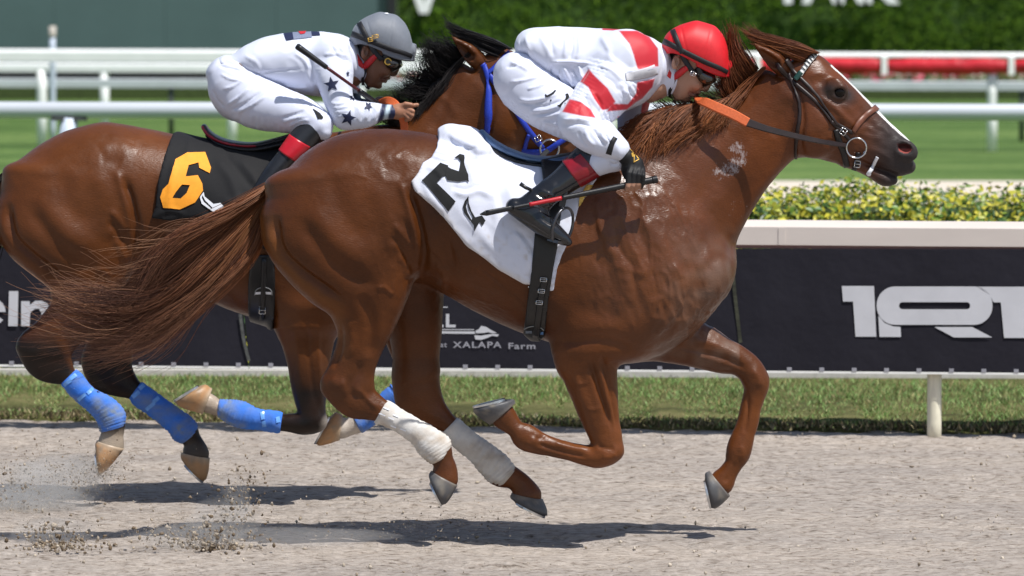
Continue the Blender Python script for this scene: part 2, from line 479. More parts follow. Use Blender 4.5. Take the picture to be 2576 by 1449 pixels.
def sand_material():
    m, nt, b = new_mat('harrowed sand')
    n1 = noise_node(nt, 10, 6, 0.62, stretch=(0.35, 1, 1)); n2 = noise_node(nt, 55, 5, 0.65, stretch=(0.4, 1, 1)); n3 = noise_node(nt, 1.3, 3, 0.5, stretch=(0.4, 1, 1)); n4 = noise_node(nt, 260, 3, 0.6)
    r = ramp_node(nt, n2.outputs['Fac'], [(0.32, srgb(114, 103, 92)), (0.43, srgb(170, 159, 148)), (0.62, srgb(195, 185, 175))])
    r3 = ramp_node(nt, n3.outputs['Fac'], [(0.35, (0.80, 0.80, 0.82)), (0.65, (1.04, 1.02, 1.0))])
    mx = nt.nodes.new('ShaderNodeMix'); mx.data_type = 'RGBA'; mx.blend_type = 'MULTIPLY'; mx.inputs[0].default_value = 0.8
    nt.links.new(r.outputs[0], mx.inputs[6]); nt.links.new(r3.outputs[0], mx.inputs[7]); nt.links.new(mx.outputs[2], b.inputs['Base Color'])
    b.inputs['Roughness'].default_value = 0.95; b.inputs['Specular IOR Level'].default_value = 0.15
    p = bump(nt, b, n1.outputs['Fac'], 0.6, 0.03); p = bump(nt, b, n2.outputs['Fac'], 1.0, 0.025, p); bump(nt, b, n4.outputs['Fac'], 0.6, 0.004, p)
    return m
M_SAND = sand_material()
def grass_material(name, dark, mid, light, sc=1.0):
    m, nt, b = new_mat(name)
    n1 = noise_node(nt, 0.55 * sc, 4, 0.6, stretch=(0.4, 1, 1)); n2 = noise_node(nt, 14 * sc, 5, 0.7, stretch=(0.5, 1, 1))
    ad = nt.nodes.new('ShaderNodeMath'); ad.operation = 'ADD'
    sc_ = nt.nodes.new('ShaderNodeMath'); sc_.operation = 'MULTIPLY'; sc_.inputs[1].default_value = 0.55
    s2 = nt.nodes.new('ShaderNodeMath'); s2.operation = 'MULTIPLY'; s2.inputs[1].default_value = 0.45
    nt.links.new(n1.outputs['Fac'], sc_.inputs[0]); nt.links.new(n2.outputs['Fac'], s2.inputs[0]); nt.links.new(sc_.outputs[0], ad.inputs[0]); nt.links.new(s2.outputs[0], ad.inputs[1])
    r = ramp_node(nt, ad.outputs[0], [(0.42, dark), (0.5, mid), (0.58, light)])
    nt.links.new(r.outputs[0], b.inputs['Base Color']); b.inputs['Roughness'].default_value = 0.8; b.inputs['Specular IOR Level'].default_value = 0.2
    bump(nt, b, n2.outputs['Fac'], 0.9, 0.03)
    return m
M_TURF = grass_material('mown turf', srgb(66, 92, 40), srgb(84, 110, 52), srgb(106, 128, 68))
M_VERGE = grass_material('verge soil and thatch', srgb(72, 72, 42), srgb(98, 100, 58), srgb(124, 118, 78), 3.0)
def sheet(name, pts, z, mat):
    return tag(mesh_obj(name, [(x, y, z) for x, y in pts], [tuple(range(len(pts)))], mat, smooth=False), kind='structure')
sheet('ground', [(-300, -60), (300, -60), (300, 700), (-300, 700)], -0.06, M_TURF)
gx = np.arange(-2.6, 2.61, 0.0145); gy0 = np.concatenate([np.arange(-2.0, -1.35, 0.025), np.arange(-1.35, 2.5, 0.0125), np.arange(2.5, 5.9, 0.018)])
X, Yg = np.meshgrid(gx, gy0, indexing='ij')
pt = np.stack([X * 2.6, Yg * 6.0, 0 * X], -1)
Zg = 0.012 * fbm(pt, 1.0, 61, 3) + 0.010 * vnoise(np.stack([X * 8, Yg * 18, 0 * X], -1), 1, 71) + 0.0065 * vnoise(np.stack([X * 17, Yg * 30, 0 * X], -1), 1, 72) + 0.0055 * vnoise(np.stack([X * 32, Yg * 46, 0 * X], -1), 1, 76)
fur = np.sin(Yg * 74 + 2.5 * vnoise(np.stack([X * 0.9, Yg * 1.5, 0 * X], -1), 1, 74)); Zg = Zg + 0.0045 * fur * np.clip(0.6 + vnoise(np.stack([X * 2.2, Yg * 5, 0 * X], -1), 1, 75), 0, 1)
Zg = Zg - 0.024 * np.clip(vnoise(np.stack([X * 5, Yg * 10, 0 * X], -1), 1, 73) - 0.45, 0, 1)
Zg = np.where(Zg > 0, Zg * 0.6, Zg * 1.15)
keep_y = edge_y(X) + 0.10
Zg = np.where(Yg > keep_y, -0.03, Zg) - 0.006
fade = np.clip((2.6 - np.abs(X)) / 0.15, 0, 1) * np.clip((Yg + 2.0) / 0.25, 0, 1); Zg = Zg * fade - 0.045 * (1 - fade)
idx = np.arange(X.size).reshape(X.shape)
FQ = np.stack([idx[:-1, :-1], idx[1:, :-1], idx[1:, 1:], idx[:-1, 1:]], -1).reshape(-1, 4)
tag(mesh_obj('track', np.stack([X, Yg, Zg], -1).reshape(-1, 3), FQ, M_SAND), 'pale harrowed sand of the racing surface', kind='structure')
sheet('track_apron', [(-60, -40), (60, -40), (60, edge_y(60) + 0.05), (-60, edge_y(-60) + 0.05)], -0.03, M_SAND)

# verge: a raised lip of soil, thatch and grass blades
vx = np.arange(-3.4, 3.41, 0.03); V = []; prof = [(-0.02, -0.05), (0.0, 0.0), (0.03, 0.026), (0.09, 0.040), (0.3, 0.048), (1.2, 0.05), (3.0, 0.05), (4.6, 0.04)]
for i, x in enumerate(vx):
    j = 0.09 * vnoise(np.array([[x * 7, 0, 0]]), 1, 4)[0] + 0.03 * vnoise(np.array([[x * 22, 0, 0]]), 1, 5)[0]
    for q, (o, z) in enumerate(prof): V.append((x, edge_y(x) + o + (j if q < 5 else 0), z + (0.012 * vnoise(np.array([[x * 15, q, 0]]), 1, 6)[0] if 1 < q < 5 else 0)))
verge = tag(mesh_obj('grass_verge', V, grid_faces(len(vx), len(prof), close=False), M_VERGE), kind='structure')
def blades(n, xr, yfun, hr, wr, pal, seed, lean=0.5):
    rg = np.random.default_rng(seed); x = rg.uniform(*xr, n); y, z0, hf = yfun(x, rg)
    h = rg.uniform(*hr, n) * hf; w = rg.uniform(*wr, n); a = rg.uniform(0, 2 * np.pi, n); l = rg.uniform(0.1, lean, n) * h
    dx, dy = np.cos(a), np.sin(a); b = rg.uniform(0, 2 * np.pi, n); lx, ly = np.cos(b) * l, np.sin(b) * l
    p0 = np.stack([x - dx * w, y - dy * w, z0], 1); p1 = np.stack([x + dx * w, y + dy * w, z0], 1)
    p2 = np.stack([x + dx * w * .7 + lx * .4, y + dy * w * .7 + ly * .4, z0 + h * .55], 1); p3 = np.stack([x - dx * w * .7 + lx * .4, y - dy * w * .7 + ly * .4, z0 + h * .55], 1)
    p4 = np.stack([x + lx, y + ly, z0 + h], 1)
    V = np.stack([p0, p1, p2, p3, p4], 1).reshape(-1, 3); k = np.arange(n)[:, None] * 5
    F = [tuple(r) for r in (k + np.array([0, 1, 2, 3])).tolist()] + [tuple(r) for r in (k + np.array([3, 2, 4])).tolist()]
    pal = np.array(pal); C = pal[rg.integers(0, len(pal), n)] * rg.uniform(0.7, 1.3, (n, 1))
    return V, F, np.repeat(C, 5, 0)
M_BLADE = tinted('grass blade', 0.55, 0.35, 30, 0, var=0.15, trans=0.0)
def vy(x, rg):
    t = rg.random(len(x)) ** 1.1 * 2.35
    bare = vnoise(np.stack([x * 2.2, t * 3.0, 0 * x], 1), 1, 77)
    return edge_y(x) - 0.02 + t + 0.05 * vnoise(np.stack([x * 7, 0 * x, 0 * x], 1), 1, 4), np.full(len(x), 0.036), np.clip(0.5 + t * 0.6 + 0.35 * bare, 0.25, 1.25)
V, F, C = blades(60000, (-3.3, 3.3), vy, (0.012, 0.036), (0.0015, 0.0035), [srgb(104, 138, 72), srgb(128, 158, 92), srgb(90, 122, 60), srgb(158, 166, 108), srgb(150, 138, 92), srgb(116, 148, 80)], 3, 1.1)
tag(mesh_obj('verge_grass', V, F, M_BLADE, smooth=False, colors=C), 'short green grass on the verge under the rail', 'grass', kind='stuff')
rgv = np.random.default_rng(8)
def lipy(x, rg): return edge_y(x) + rg.normal(0.02, 0.05, len(x)), rg.uniform(0.0, 0.035, len(x)), np.ones(len(x))
V, F, C = blades(8000, (-3.0, 3.0), lipy, (0.010, 0.032), (0.002, 0.006), [srgb(104, 94, 68), srgb(136, 124, 92), srgb(160, 146, 110), srgb(112, 128, 74), srgb(80, 70, 52)], 9, 1.2)
tag(mesh_obj('verge_thatch', V, F, M_BLADE, smooth=False, colors=C), 'ragged dead grass along the sand edge', 'grass', kind='stuff')

# pale concrete edging between verge and hedge
M_CONC = plain('pale concrete', srgb(196, 192, 186), 0.85, var=0.12, scale=25, bstr=0.4, bdist=0.003)
a = G(0, 968); b_ = G(2575, 976); d_ = (b_ - a) / np.linalg.norm(b_ - a); mb = MB()
mb.box((a + b_) / 2 + np.array([0, 0, 0.042]), (9.0, 0.09, 0.075), Matrix.Rotation(math.atan2(d_[1], d_[0]), 3, 'Z'))
edging = tag(mb.build('kerb', M_CONC), 'low pale concrete kerb between verge and hedge', kind='structure')

# path and turf further in
M_PATH = plain('compacted sand path', srgb(206, 194, 178), 0.95, var=0.12, scale=2.0, bstr=0.4, bdist=0.02)
sheet('path', [(-60, G(0, 462)[1] - 14), (60, G(0, 462)[1] - 14), (60, G(0, 442)[1] - 1.0), (-60, G(0, 440)[1] + 1.0)], -0.052, M_PATH)

# ================================================================== inside rail with banners
M_RAIL = plain('weathered beige rail paint', srgb(204, 194, 186), 0.55, var=0.06, scale=6, bstr=0.1, stretch=(0.2, 1, 1))
M_RTRIM = plain('pinkish rail lip', srgb(150, 112, 108), 0.7, var=0.15, scale=9)
M_POST = plain('cream post paint', srgb(226, 220, 198), 0.5, var=0.12, scale=14, stretch=(3, 3, 0.6))
def banner_material():
    m, nt, b = new_mat('dark banner mesh')
    n1 = noise_node(nt, 3, 4, 0.6); n2 = noise_node(nt, 400, 2, 0.5)
    r = ramp_node(nt, n1.outputs['Fac'], [(0.3, srgb(27, 26, 35)), (0.7, srgb(34, 33, 42))])
    nt.links.new(r.outputs[0], b.inputs['Base Color']); b.inputs['Roughness'].default_value = 0.75; b.inputs['Specular IOR Level'].default_value = 0.25
    p = bump(nt, b, n1.outputs['Fac'], 0.25, 0.05); bump(nt, b, n2.outputs['Fac'], 0.4, 0.001, p)
    return m
M_BANNER = banner_material()
M_PRINT = plain('silver print', srgb(196, 197, 202), 0.6, var=0.06, scale=8)
M_PRINT2 = plain('dull silver print', srgb(150, 150, 158), 0.6, var=0.1, scale=8)
M_HEM = plain('white banner hem', srgb(236, 236, 232), 0.6, var=0.05)
fang = math.atan(FEN_D[1]); frot = Matrix.Rotation(fang, 3, 'Z')
fence = tag(empty('rail_fence', (0, fence_y(0), 0)), 'beige inside rail on cream posts hung with dark advertising banners', 'fence')
def fp(px, py, off=0.0):
    """frame position -> point on the rail plane, off metres in front of it"""
    w = P(px, py, fence_y(0))
    for _ in range(4): w = P(px, py, fence_y(w[..., 0]) - off)
    return w
LX = np.linspace(-4.2, 4.2, 29)
def fence_bar(name, prof, mat, parent=fence, x0=-4.2, x1=4.2):
    """bar of constant section along the fence; prof: (out, z) pairs"""
    xs = np.linspace(x0, x1, 15); V = [(x, fence_y(x) - o, z + 0.0015 * math.sin(x * 2.1)) for x in xs for o, z in prof]
    return mesh_obj(name, V, grid_faces(len(xs), len(prof), caps=True), mat, parent, smooth=False)
zt = fp(2400, 557)[2]; zf = fp(2400, 573)[2]; zb = fp(2400, 618)[2]; zl = fp(2400, 627)[2]
fence_bar('rail', [(0.03, zf), (0.045, zf + 0.004), (0.05, zf), (0.05, zb), (-0.05, zb), (-0.05, zt - 0.012), (-0.04, zt), (0.0, zt)], M_RAIL)
fence_bar('rail_lip', [(0.036, zb - 0.0005), (0.036, zl), (-0.036, zl), (-0.036, zb - 0.0005)], M_RTRIM)
for sx in (2303, 1030, -310, 3650):                                            # joint covers on the rail
    w = fp(sx if sx != 2303 else 1966, 595, 0.05)
    mb = MB(); mb.box(w + np.array([0, -0.001, 0]), (0.03, 0.004, zf - zb - 0.004), frot); mb.build('rail_joint', M_RAIL, fence)
def post(px, parent=fence):
    w = fp(px, 1000, -0.005); x = w[0]; y = w[1]; mb = MB(); z = np.linspace(-0.05, zl - 0.002, 9)
    mb.tube([(x, y + 0.01, q) for q in z], 0.032, 18, up=(0, 1, 0)); o = mb.build('post', M_POST, parent, smooth=True)
for sx in (2350, 1040, -290, 3650): post(sx)
zbt, zbb = zl - 0.001, None
def banner(quad, seed):
    """hung sheet between four frame corners (tl, tr, br, bl), slightly slack"""
    n, m = 60, 16; u, v = np.meshgrid(np.linspace(0, 1, n), np.linspace(0, 1, m), indexing='ij'); q = np.array(quad, float)
    pxy = (q[0] * (1 - u)[..., None] + q[1] * u[..., None]) * (1 - v)[..., None] + (q[3] * (1 - u)[..., None] + q[2] * u[..., None]) * v[..., None]
    w = fp(pxy[..., 0], pxy[..., 1], 0.052)
    w[..., 1] += 0.004 * vnoise(w * np.array([1.5, 1, 3]), 1.3, seed) + 0.002 * np.sin(u * 40 + seed) * v
    return mesh_obj('banner', w.reshape(-1, 3), grid_faces(n, m, close=False), M_BANNER, fence)
def by(px): return 918 + 21 * px / 2575
def ty(px): return 622 + 5 * px / 2575
SEAM = [(-600, -560), (598, 627), (1838, 1866), (3100, 3130)]
bans = [banner([(a0, ty(a0)), (b0 - 2, ty(b0)), (b1 - 2, by(b1)), (a1, by(a1))], i) for i, ((a0, a1), (b0, b1)) in enumerate(zip(SEAM[:-1], SEAM[1:]))]
def strip_on(name, pts, width, mat, parent, off=0.0565, th=0.002):
    """flat strip along a frame line on the banner plane"""
    pts = crom(pts, 6) if len(pts) > 2 else np.array([np.array(pts[0]) + (np.array(pts[1]) - np.array(pts[0])) * t for t in np.linspace(0, 1, 12)])
    t = np.gradient(pts, axis=0); t /= np.linalg.norm(t, axis=1)[:, None]; n = np.stack([-t[:, 1], t[:, 0]], 1) * width / 2
    a = fp(pts[:, 0] + n[:, 0], pts[:, 1] + n[:, 1], off); b = fp(pts[:, 0] - n[:, 0], pts[:, 1] - n[:, 1], off)
    V = np.stack([a, b], 1).reshape(-1, 3); return mesh_obj(name, V, grid_faces(len(pts), 2, close=False), mat, parent, smooth=False)
for i, o in enumerate(bans):
    a, b = max(SEAM[i][1], -500), min(SEAM[i + 1][1] - 2, 3000)
    strip_on('hem', [(a, by(a) + 1.5), (b, by(b) + 1.5)], 5.5, M_HEM, o)
    for k in range(60):
        gx_ = -480 + 81.5 * k + 20
        if a < gx_ < b - 20:
            mb = MB(); w = fp(gx_, by(gx_) - 6, 0.057); mb.box(w, (0.021, 0.004, 0.015), frot); mb.build('eyelet_tab', M_PRINT2, o)
M_SEAM = plain('seam tape flecked yellow', srgb(58, 60, 46), 0.8, var=0.95, scale=26, stretch=(0.1, 0.1, 1.0))
strip_on('seam', [(1838, 640), (1848, 740), (1862, 862)], 9, M_SEAM, bans[1], 0.058)
strip_on('seam', [(604, 790), (612, 850), (626, 908)], 8, plain('seam tape grey', srgb(80, 82, 80), 0.8, var=0.4, scale=40), bans[0], 0.058)
def flat_poly(name, poly, mat, parent, off=0.0575, holes=()):
    """a flat printed shape on the banner from its outline on the frame"""
    bm = bmesh.new(); loops = [poly] + list(holes); edges = []
    for lp in loops:
        vs_ = [bm.verts.new(tuple(fp(x, y, off))) for x, y in lp]
        for i in range(len(vs_)): edges.append(bm.edges.new((vs_[i], vs_[(i + 1) % len(vs_)])))
    bmesh.ops.triangle_fill(bm, use_beauty=True, use_dissolve=False, edges=edges)
    bm.verts.index_update()
    V = [v.co[:] for v in bm.verts]; F = [[v.index for v in f.verts] for f in bm.faces]; bm.free()
    return mesh_obj(name, V, F, mat, parent, smooth=False)
def rrect(x0, y0, x1, y1, r, n=9, sk=0.0):
    out = []
    for cx, cy, a0 in ((x1 - r, y0 + r, -90), (x1 - r, y1 - r, 0), (x0 + r, y1 - r, 90), (x0 + r, y0 + r, 180)):
        for k in range(n):
            a = math.radians(a0 + 90 * k / (n - 1)); out.append((cx + r * math.cos(a), cy + r * math.sin(a)))
    return [(x + sk * (y - y0), y) for x, y in out]
def Z6(x, y): return ((2100 + x * 0.35885) / 1.165, (480 + y * 0.35885) / 1.165)      # survey sheet of the right banner
flat_poly('letter', [Z6(*p) for p in [(1020, 998), (1283, 998), (1302, 1412), (1132, 1412), (1112, 1125), (1030, 1125)]], M_PRINT, bans[2])
flat_poly('letter', [Z6(*p) for p in rrect(1305, 1002, 2250, 1315, 150)], M_PRINT, bans[2], holes=[[Z6(*p) for p in rrect(1488, 1130, 2068, 1188, 28)]])
flat_poly('letter', [Z6(*p) for p in [(1318, 1240), (1370, 1300), (1440, 1328), (1500, 1332), (1504, 1414), (1328, 1414)]], M_PRINT, bans[2])
flat_poly('letter', [Z6(*p) for p in [(1775, 1333), (2085, 1333), (2250, 1418), (1935, 1418)]], M_PRINT, bans[2])
flat_poly('letter', [Z6(*p) for p in [(2120, 1004), (2900, 1004), (2900, 1132), (2600, 1132), (2605, 1422), (2345, 1422), (2318, 1132), (2262, 1132), (2225, 1070)]], M_PRINT, bans[2])
# left banner: tail of a word in rounded letters
def Z2(x, y): return (x * 0.4625 / 1.165, (780 + y * 0.4625) / 1.165)
def ring_poly(cx, cy, ro, ri, a0, a1, n=18):
    A = np.radians(np.linspace(a0, a1, n)); return [(cx + ro * math.cos(t), cy + ro * math.sin(t)) for t in A] + [(cx + ri * math.cos(t), cy + ri * math.sin(t)) for t in A[::-1]]
flat_poly('letter', [Z2(*p) for p in ring_poly(-52, 290, 88, 42, 35, 360)], M_PRINT, bans[0]); flat_poly('letter', [Z2(*p) for p in [(-100, 272), (-12, 272), (-12, 306), (-100, 306)]], M_PRINT, bans[0])
flat_poly('letter', [Z2(*p) for p in [(57, 158), (116, 158), (112, 380), (52, 380)]], M_PRINT, bans[0])
flat_poly('letter', [Z2(*p) for p in [(134, 222), (188, 222), (190, 246), (222, 220), (262, 218), (300, 236), (318, 280), (318, 380), (262, 380), (262, 296), (246, 270), (222, 270), (196, 290), (190, 312), (188, 380), (134, 380)]], M_PRINT, bans[0])
flat_poly('letter', [Z2(*p) for p in ring_poly(420, 296, 86, 40, 40, 320)], M_PRINT, bans[0])
# middle banner: lettering, rules and an emblem
def text_on(body, px, py, hpx, mat, parent, off=0.0575, sx=1.0, bold=0.0, align='LEFT'):
    c = bpy.data.curves.new('letter', 'FONT'); c.body = body; c.size = 1.0; c.align_x = align; c.offset = bold
    o = bpy.data.objects.new('letter', c); me = o.to_mesh(); n = len(me.vertices)
    co = np.zeros(n * 3, np.float32); me.vertices.foreach_get('co', co); co = co.reshape(-1, 3); F = [list(p.vertices) for p in me.polygons]; o.to_mesh_clear(); bpy.data.objects.remove(o)
    x = px + co[:, 0] * hpx / 0.72 * sx; y = py - co[:, 1] * hpx / 0.72
    return x, y, F
def print_text(body, px, py, hpx, mat, parent, name='letter', **k):
    cur = px; out = []
    for ch in body:
        x, y, F = text_on(ch, cur, py, hpx, mat, parent, **k)
        adv = hpx / 0.72 * 0.42 if not len(x) else (x.max() - cur) + hpx * 0.12
        if len(x): mesh_obj(name, fp(x, y, 0.0575), F, mat, parent, smooth=False)
        cur += adv
def Zm(x, y): return ((1230 + x * 0.17943) / 1.165, (860 + y * 0.17943) / 1.165)
xa, ya = Zm(545, 885); print_text('XALAPA', xa, ya, 15.5, M_PRINT2, bans[1], sx=1.35, bold=0.02)
xa, ya = Zm(330, 875); print_text('at', xa, ya, 13, M_PRINT2, bans[1], sx=1.1, bold=0.02)
xa, ya = Zm(1435, 905); print_text('Farm', xa, ya, 15.5, M_PRINT2, bans[1], sx=1.45, bold=0.02)
xa, ya = Zm(210, 545); print_text('LL', xa, ya, 33, M_PRINT, bans[1], sx=1.15, bold=0.03)
strip_on('rule', [Zm(200, 588), Zm(885, 592)], 2.2, M_PRINT, bans[1]); strip_on('rule', [Zm(200, 634), Zm(900, 640)], 6, M_PRINT, bans[1]); strip_on('rule', [Zm(200, 224), Zm(455, 224)], 2.5, M_PRINT, bans[1])
flat_poly('emblem', [Zm(*p) for p in [(905, 610), (960, 585), (1000, 530), (1080, 545), (1170, 600), (1260, 645), (1180, 650), (1120, 632), (1040, 645), (920, 650)]], M_PRINT, bans[1])
flat_poly('emblem', [Zm(*p) for p in [(890, 680), (1000, 690), (1100, 672), (1200, 660), (1290, 668), (1270, 705), (1180, 690), (1090, 730), (1000, 758), (905, 750)]], M_PRINT, bans[1])

# ================================================================== clipped hedge of yellow-green shrubs behind the rail
M_LEAF = tinted('variegated leaf', 0.42, 0.4, 40, 0.15, 0.002, var=0.2)
LEAFP = [srgb(190, 182, 52), srgb(172, 168, 46), srgb(202, 192, 72), srgb(176, 172, 54), srgb(96, 128, 44), srgb(64, 98, 36), srgb(122, 144, 52), srgb(50, 80, 34), srgb(160, 165, 60)]
def leaf_verts(L, W):
    return np.array([(0, 0, 0), (W * .5, L * .3, .12 * W), (W * .42, L * .65, .1 * W), (0, L, -.1 * L), (-W * .42, L * .65, .1 * W), (-W * .5, L * .3, .12 * W), (0, L * .3, 0), (0, L * .65, -.03 * L)])
LEAF_F = [(0, 1, 6), (1, 2, 7, 6), (2, 3, 7), (0, 6, 5), (6, 7, 4, 5), (7, 3, 4)]
def rot_rand(n, rg, out, amount=0.9):
    """orientation frames whose normal leans towards 'out'"""
    z = out + rg.normal(0, amount * 0.6, (n, 3)); z /= np.linalg.norm(z, axis=1)[:, None]
    y = np.cross(z, rg.normal(0, 1, (n, 3))); y /= np.linalg.norm(y, axis=1)[:, None]; x = np.cross(y, z)
    return np.stack([x, y, z], 2)
def leaf_mass(pts, out, L, pal, seed, name, mat, parent=None, lite=True):
    rg = np.random.default_rng(seed); n = len(pts); R = rot_rand(n, rg, out); s = rg.uniform(0.7, 1.3, n)
    base = leaf_verts(L, L * 0.55)[[0, 1, 3, 5]] if lite else leaf_verts(L, L * 0.55)
    if lite: base[[1, 3], 1] *= 1.5
    nv = len(base); LF = [(0, 1, 2), (0, 2, 3)] if lite else LEAF_F
    V = np.einsum('nij,kj->nki', R, base) * s[:, None, None] + pts[:, None]
    pal = np.array(pal); C = pal[rg.integers(0, len(pal), n)] * rg.uniform(0.65, 1.15, (n, 1))
    F = (np.array(LF)[None] + nv * np.arange(n)[:, None, None]).reshape(-1, 3) if lite else [tuple(i + nv * k for i in f) for k in range(n) for f in LF]
    return mesh_obj(name, V.reshape(-1, 3), F, mat, parent, smooth=True, colors=np.repeat(C, nv, 0))
HB = G(1287, 958)[1]                                                            # front foot of the hedge
hz_top = P(2200, 452, HB + 0.35)[2] - 0.105
hedge = tag(empty('hedge', (0, HB + 0.6, 0)), 'clipped yellow and green variegated hedge behind the bannered rail', 'hedge')
rg = np.random.default_rng(21)
def hedge_pts(n):
    t = rg.random(n); x = rg.uniform(-4.0, 4.0, n); front = t < 0.55
    lump = 0.05 * vnoise(np.stack([x * 3.2, 0 * x, 0 * x], 1), 1, 14) + 0.035 * vnoise(np.stack([x * 8, 0 * x, 0 * x], 1), 1, 15)
    z = np.where(front, np.where(rg.random(n) < 0.2, rg.uniform(0.0, 0.35, n), 1 - 0.9 * rg.random(n) ** 1.9) * hz_top, hz_top + rg.normal(0, 0.03, n)); y = np.where(front, rg.normal(0, 0.05, n), rg.uniform(0, 1.1, n))
    y = y + HB + 0.05 * vnoise(np.stack([x * 4, 0 * x, z * 4], 1), 1, 16); z = z + lump * np.clip(z / hz_top, 0, 1) - 0.05 * np.clip(0.12 - (y - HB), 0, 0.12) / 0.12 * (z > hz_top * 0.9)
    out = np.where(front[:, None], np.array([0, -1, 0.6]), np.array([0, -0.25, 1.0])); return np.stack([x, y, z], 1), out
pts, out = hedge_pts(27000)
leaf_mass(pts, out, 0.036, LEAFP, 22, 'foliage', M_LEAF, hedge)['kind'] = 'stuff'
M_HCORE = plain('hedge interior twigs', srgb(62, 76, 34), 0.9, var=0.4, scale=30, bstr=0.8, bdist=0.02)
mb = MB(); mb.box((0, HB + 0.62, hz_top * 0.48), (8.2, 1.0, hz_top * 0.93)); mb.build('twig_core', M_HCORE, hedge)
LMESH = []
for k, c in enumerate(LEAFP):
    me = bpy.data.meshes.new('leaf'); me.from_pydata([tuple(v) for v in leaf_verts(0.044, 0.025)], [], LEAF_F); me.update(); me.polygons.foreach_set('use_smooth', [True] * 6)
    a = me.color_attributes.new('tint', 'FLOAT_COLOR', 'POINT'); a.data.foreach_set('color', np.tile([*c, 1.0], 8)); me.materials.append(M_LEAF); LMESH.append(me)
lp, lo_ = hedge_pts(3000); pxl, pyl = to_px(lp); vis = np.nonzero((pxl > 1880) & (pxl < 2590) & (pyl < 552))[0][:260]
R = rot_rand(len(vis), rg, lo_[vis], 0.8)
for i, k in enumerate(vis):
    o = bpy.data.objects.new('leaf', LMESH[rg.integers(0, len(LMESH))]); o.matrix_world = Matrix.Translation(lp[k] + np.array([0, -0.03, 0.02]) - np.array(hedge.location)) @ Matrix(R[i]).to_4x4(); link(o, hedge)
# a few long strap leaves at the hedge foot
V, F, C = blades(420, (-3.3, 3.3), lambda x, r: (HB - 0.06 + r.normal(0, 0.04, len(x)), np.full(len(x), 0.03), np.ones(len(x))), (0.12, 0.30), (0.005, 0.010), [srgb(70, 96, 40), srgb(110, 130, 60), srgb(50, 70, 30), srgb(150, 150, 70)], 33, 1.4)
mesh_obj('foot_leaves', V, F, M_BLADE, hedge, smooth=False, colors=C)['kind'] = 'stuff'

# ================================================================== silver running rail of the turf course
M_ALU = plain('satin aluminium tube', (0.60, 0.63, 0.68), 0.4, 0.15, var=0.08, scale=3, stretch=(0.15, 2, 2))
M_ALUP = plain('pale grey painted post', srgb(196, 206, 222), 0.5, var=0.08, scale=8)
M_DARKC = plain('dull bracket metal', srgb(80, 82, 82), 0.6, 0.3, var=0.2)
M_WHITE = plain('white rail paint', srgb(247, 248, 247), 0.45, var=0.04, scale=5)
def depth_for(pxy_top, z): return G(*pxy_top, z)
def rail_thing(name, label, pl, pr, zc):
    a = G(*pl, zc); b = G(*pr, zc); d = (b - a) / (b[0] - a[0]); o = tag(empty(name, (0, a[1], 0)), label, 'rail')
    return o, (lambda x: a + d * (x - a[0]))
r1, L1 = rail_thing('running_rail', 'satin silver tube rail crossing the turf behind the horses', (0, 277), (2575, 283), 1.13)
mb = MB(); mb.tube([L1(x) for x in np.linspace(-9, 9, 25)], 0.055, 24); mb.build('tube', M_ALU, r1, smooth=True)
def at_px(L, px):
    x = 0.0
    for _ in range(6): q = L(x); x = (px - CX) / FPX * (q[1] + 20) * 1.0
    return L(x)
for px, tilt in ((175, -0.12), (2640, 0.0), (-1200, 0), (3800, 0)):
    q = at_px(L1, px); mb = MB(); mb.tube([q + np.array([tilt * t, 0.0, -0.05 - 1.1 * t]) for t in np.linspace(0, 1, 6)], 0.058, 16, up=(0, 1, 0)); mb.build('post', M_ALUP, r1, smooth=True)
    mb = MB(); mb.box(q + np.array([0, -0.004, -0.052]), (0.23, 0.09, 0.03)); mb.build('bracket', M_DARKC, r1)
q = at_px(L1, 2566); mb = MB(); mb.tube([q + np.array([-0.02, 0, 0]), q + np.array([0.10, 0, 0])], 0.0535, 20); mb.build('coupler', M_DARKC, r1, smooth=True)

# white rails with padded stretch
def box_rail(L, x0, x1, z0, z1, th, name, mat, parent, seg=20, wob=0.0, seed=0):
    xs = np.linspace(x0, x1, seg); prof = [(-th / 2, z0), (-th / 2, z1 - th * .25), (-th * .25, z1), (th * .25, z1), (th / 2, z1 - th * .25), (th / 2, z0)]
    V = [(L(x)[0], L(x)[1] + o * (1 + 0) , z + (wob * vnoise(np.array([[x * 2.3, z * 3, 0]]), 1, seed)[0])) for x in xs for o, z in prof]
    return mesh_obj(name, V, grid_faces(seg, len(prof), caps=True), mat, parent, smooth=False)
w1, W1 = rail_thing('white_rail', 'white boxed rail with a red padded stretch in front of the ivy wall', (105, 356), (2495, 369), 0.0)
zz = lambda L, px, py: P(px, py, at_px(L, px)[1])[2]
za, zb_ = zz(W1, 105, 124), zz(W1, 105, 155)
xs = at_px(W1, 1450)[0]
box_rail(W1, -16, xs, zb_, za, 0.12, 'rail', M_WHITE, w1)
zr0, zr1, zr2 = zz(W1, 2495, 187), zz(W1, 2495, 144), zz(W1, 2495, 133)
box_rail(W1, xs, 16, zr1 - 0.003, zr2, 0.12, 'rail', M_WHITE, w1)
M_PAD = plain('red vinyl padding', srgb(196, 30, 44), 0.5, var=0.3, scale=4, bstr=0.9, bdist=0.04)
step = at_px(W1, 2541)[0] - at_px(W1, 2222)[0]; e0 = at_px(W1, 2222)[0]
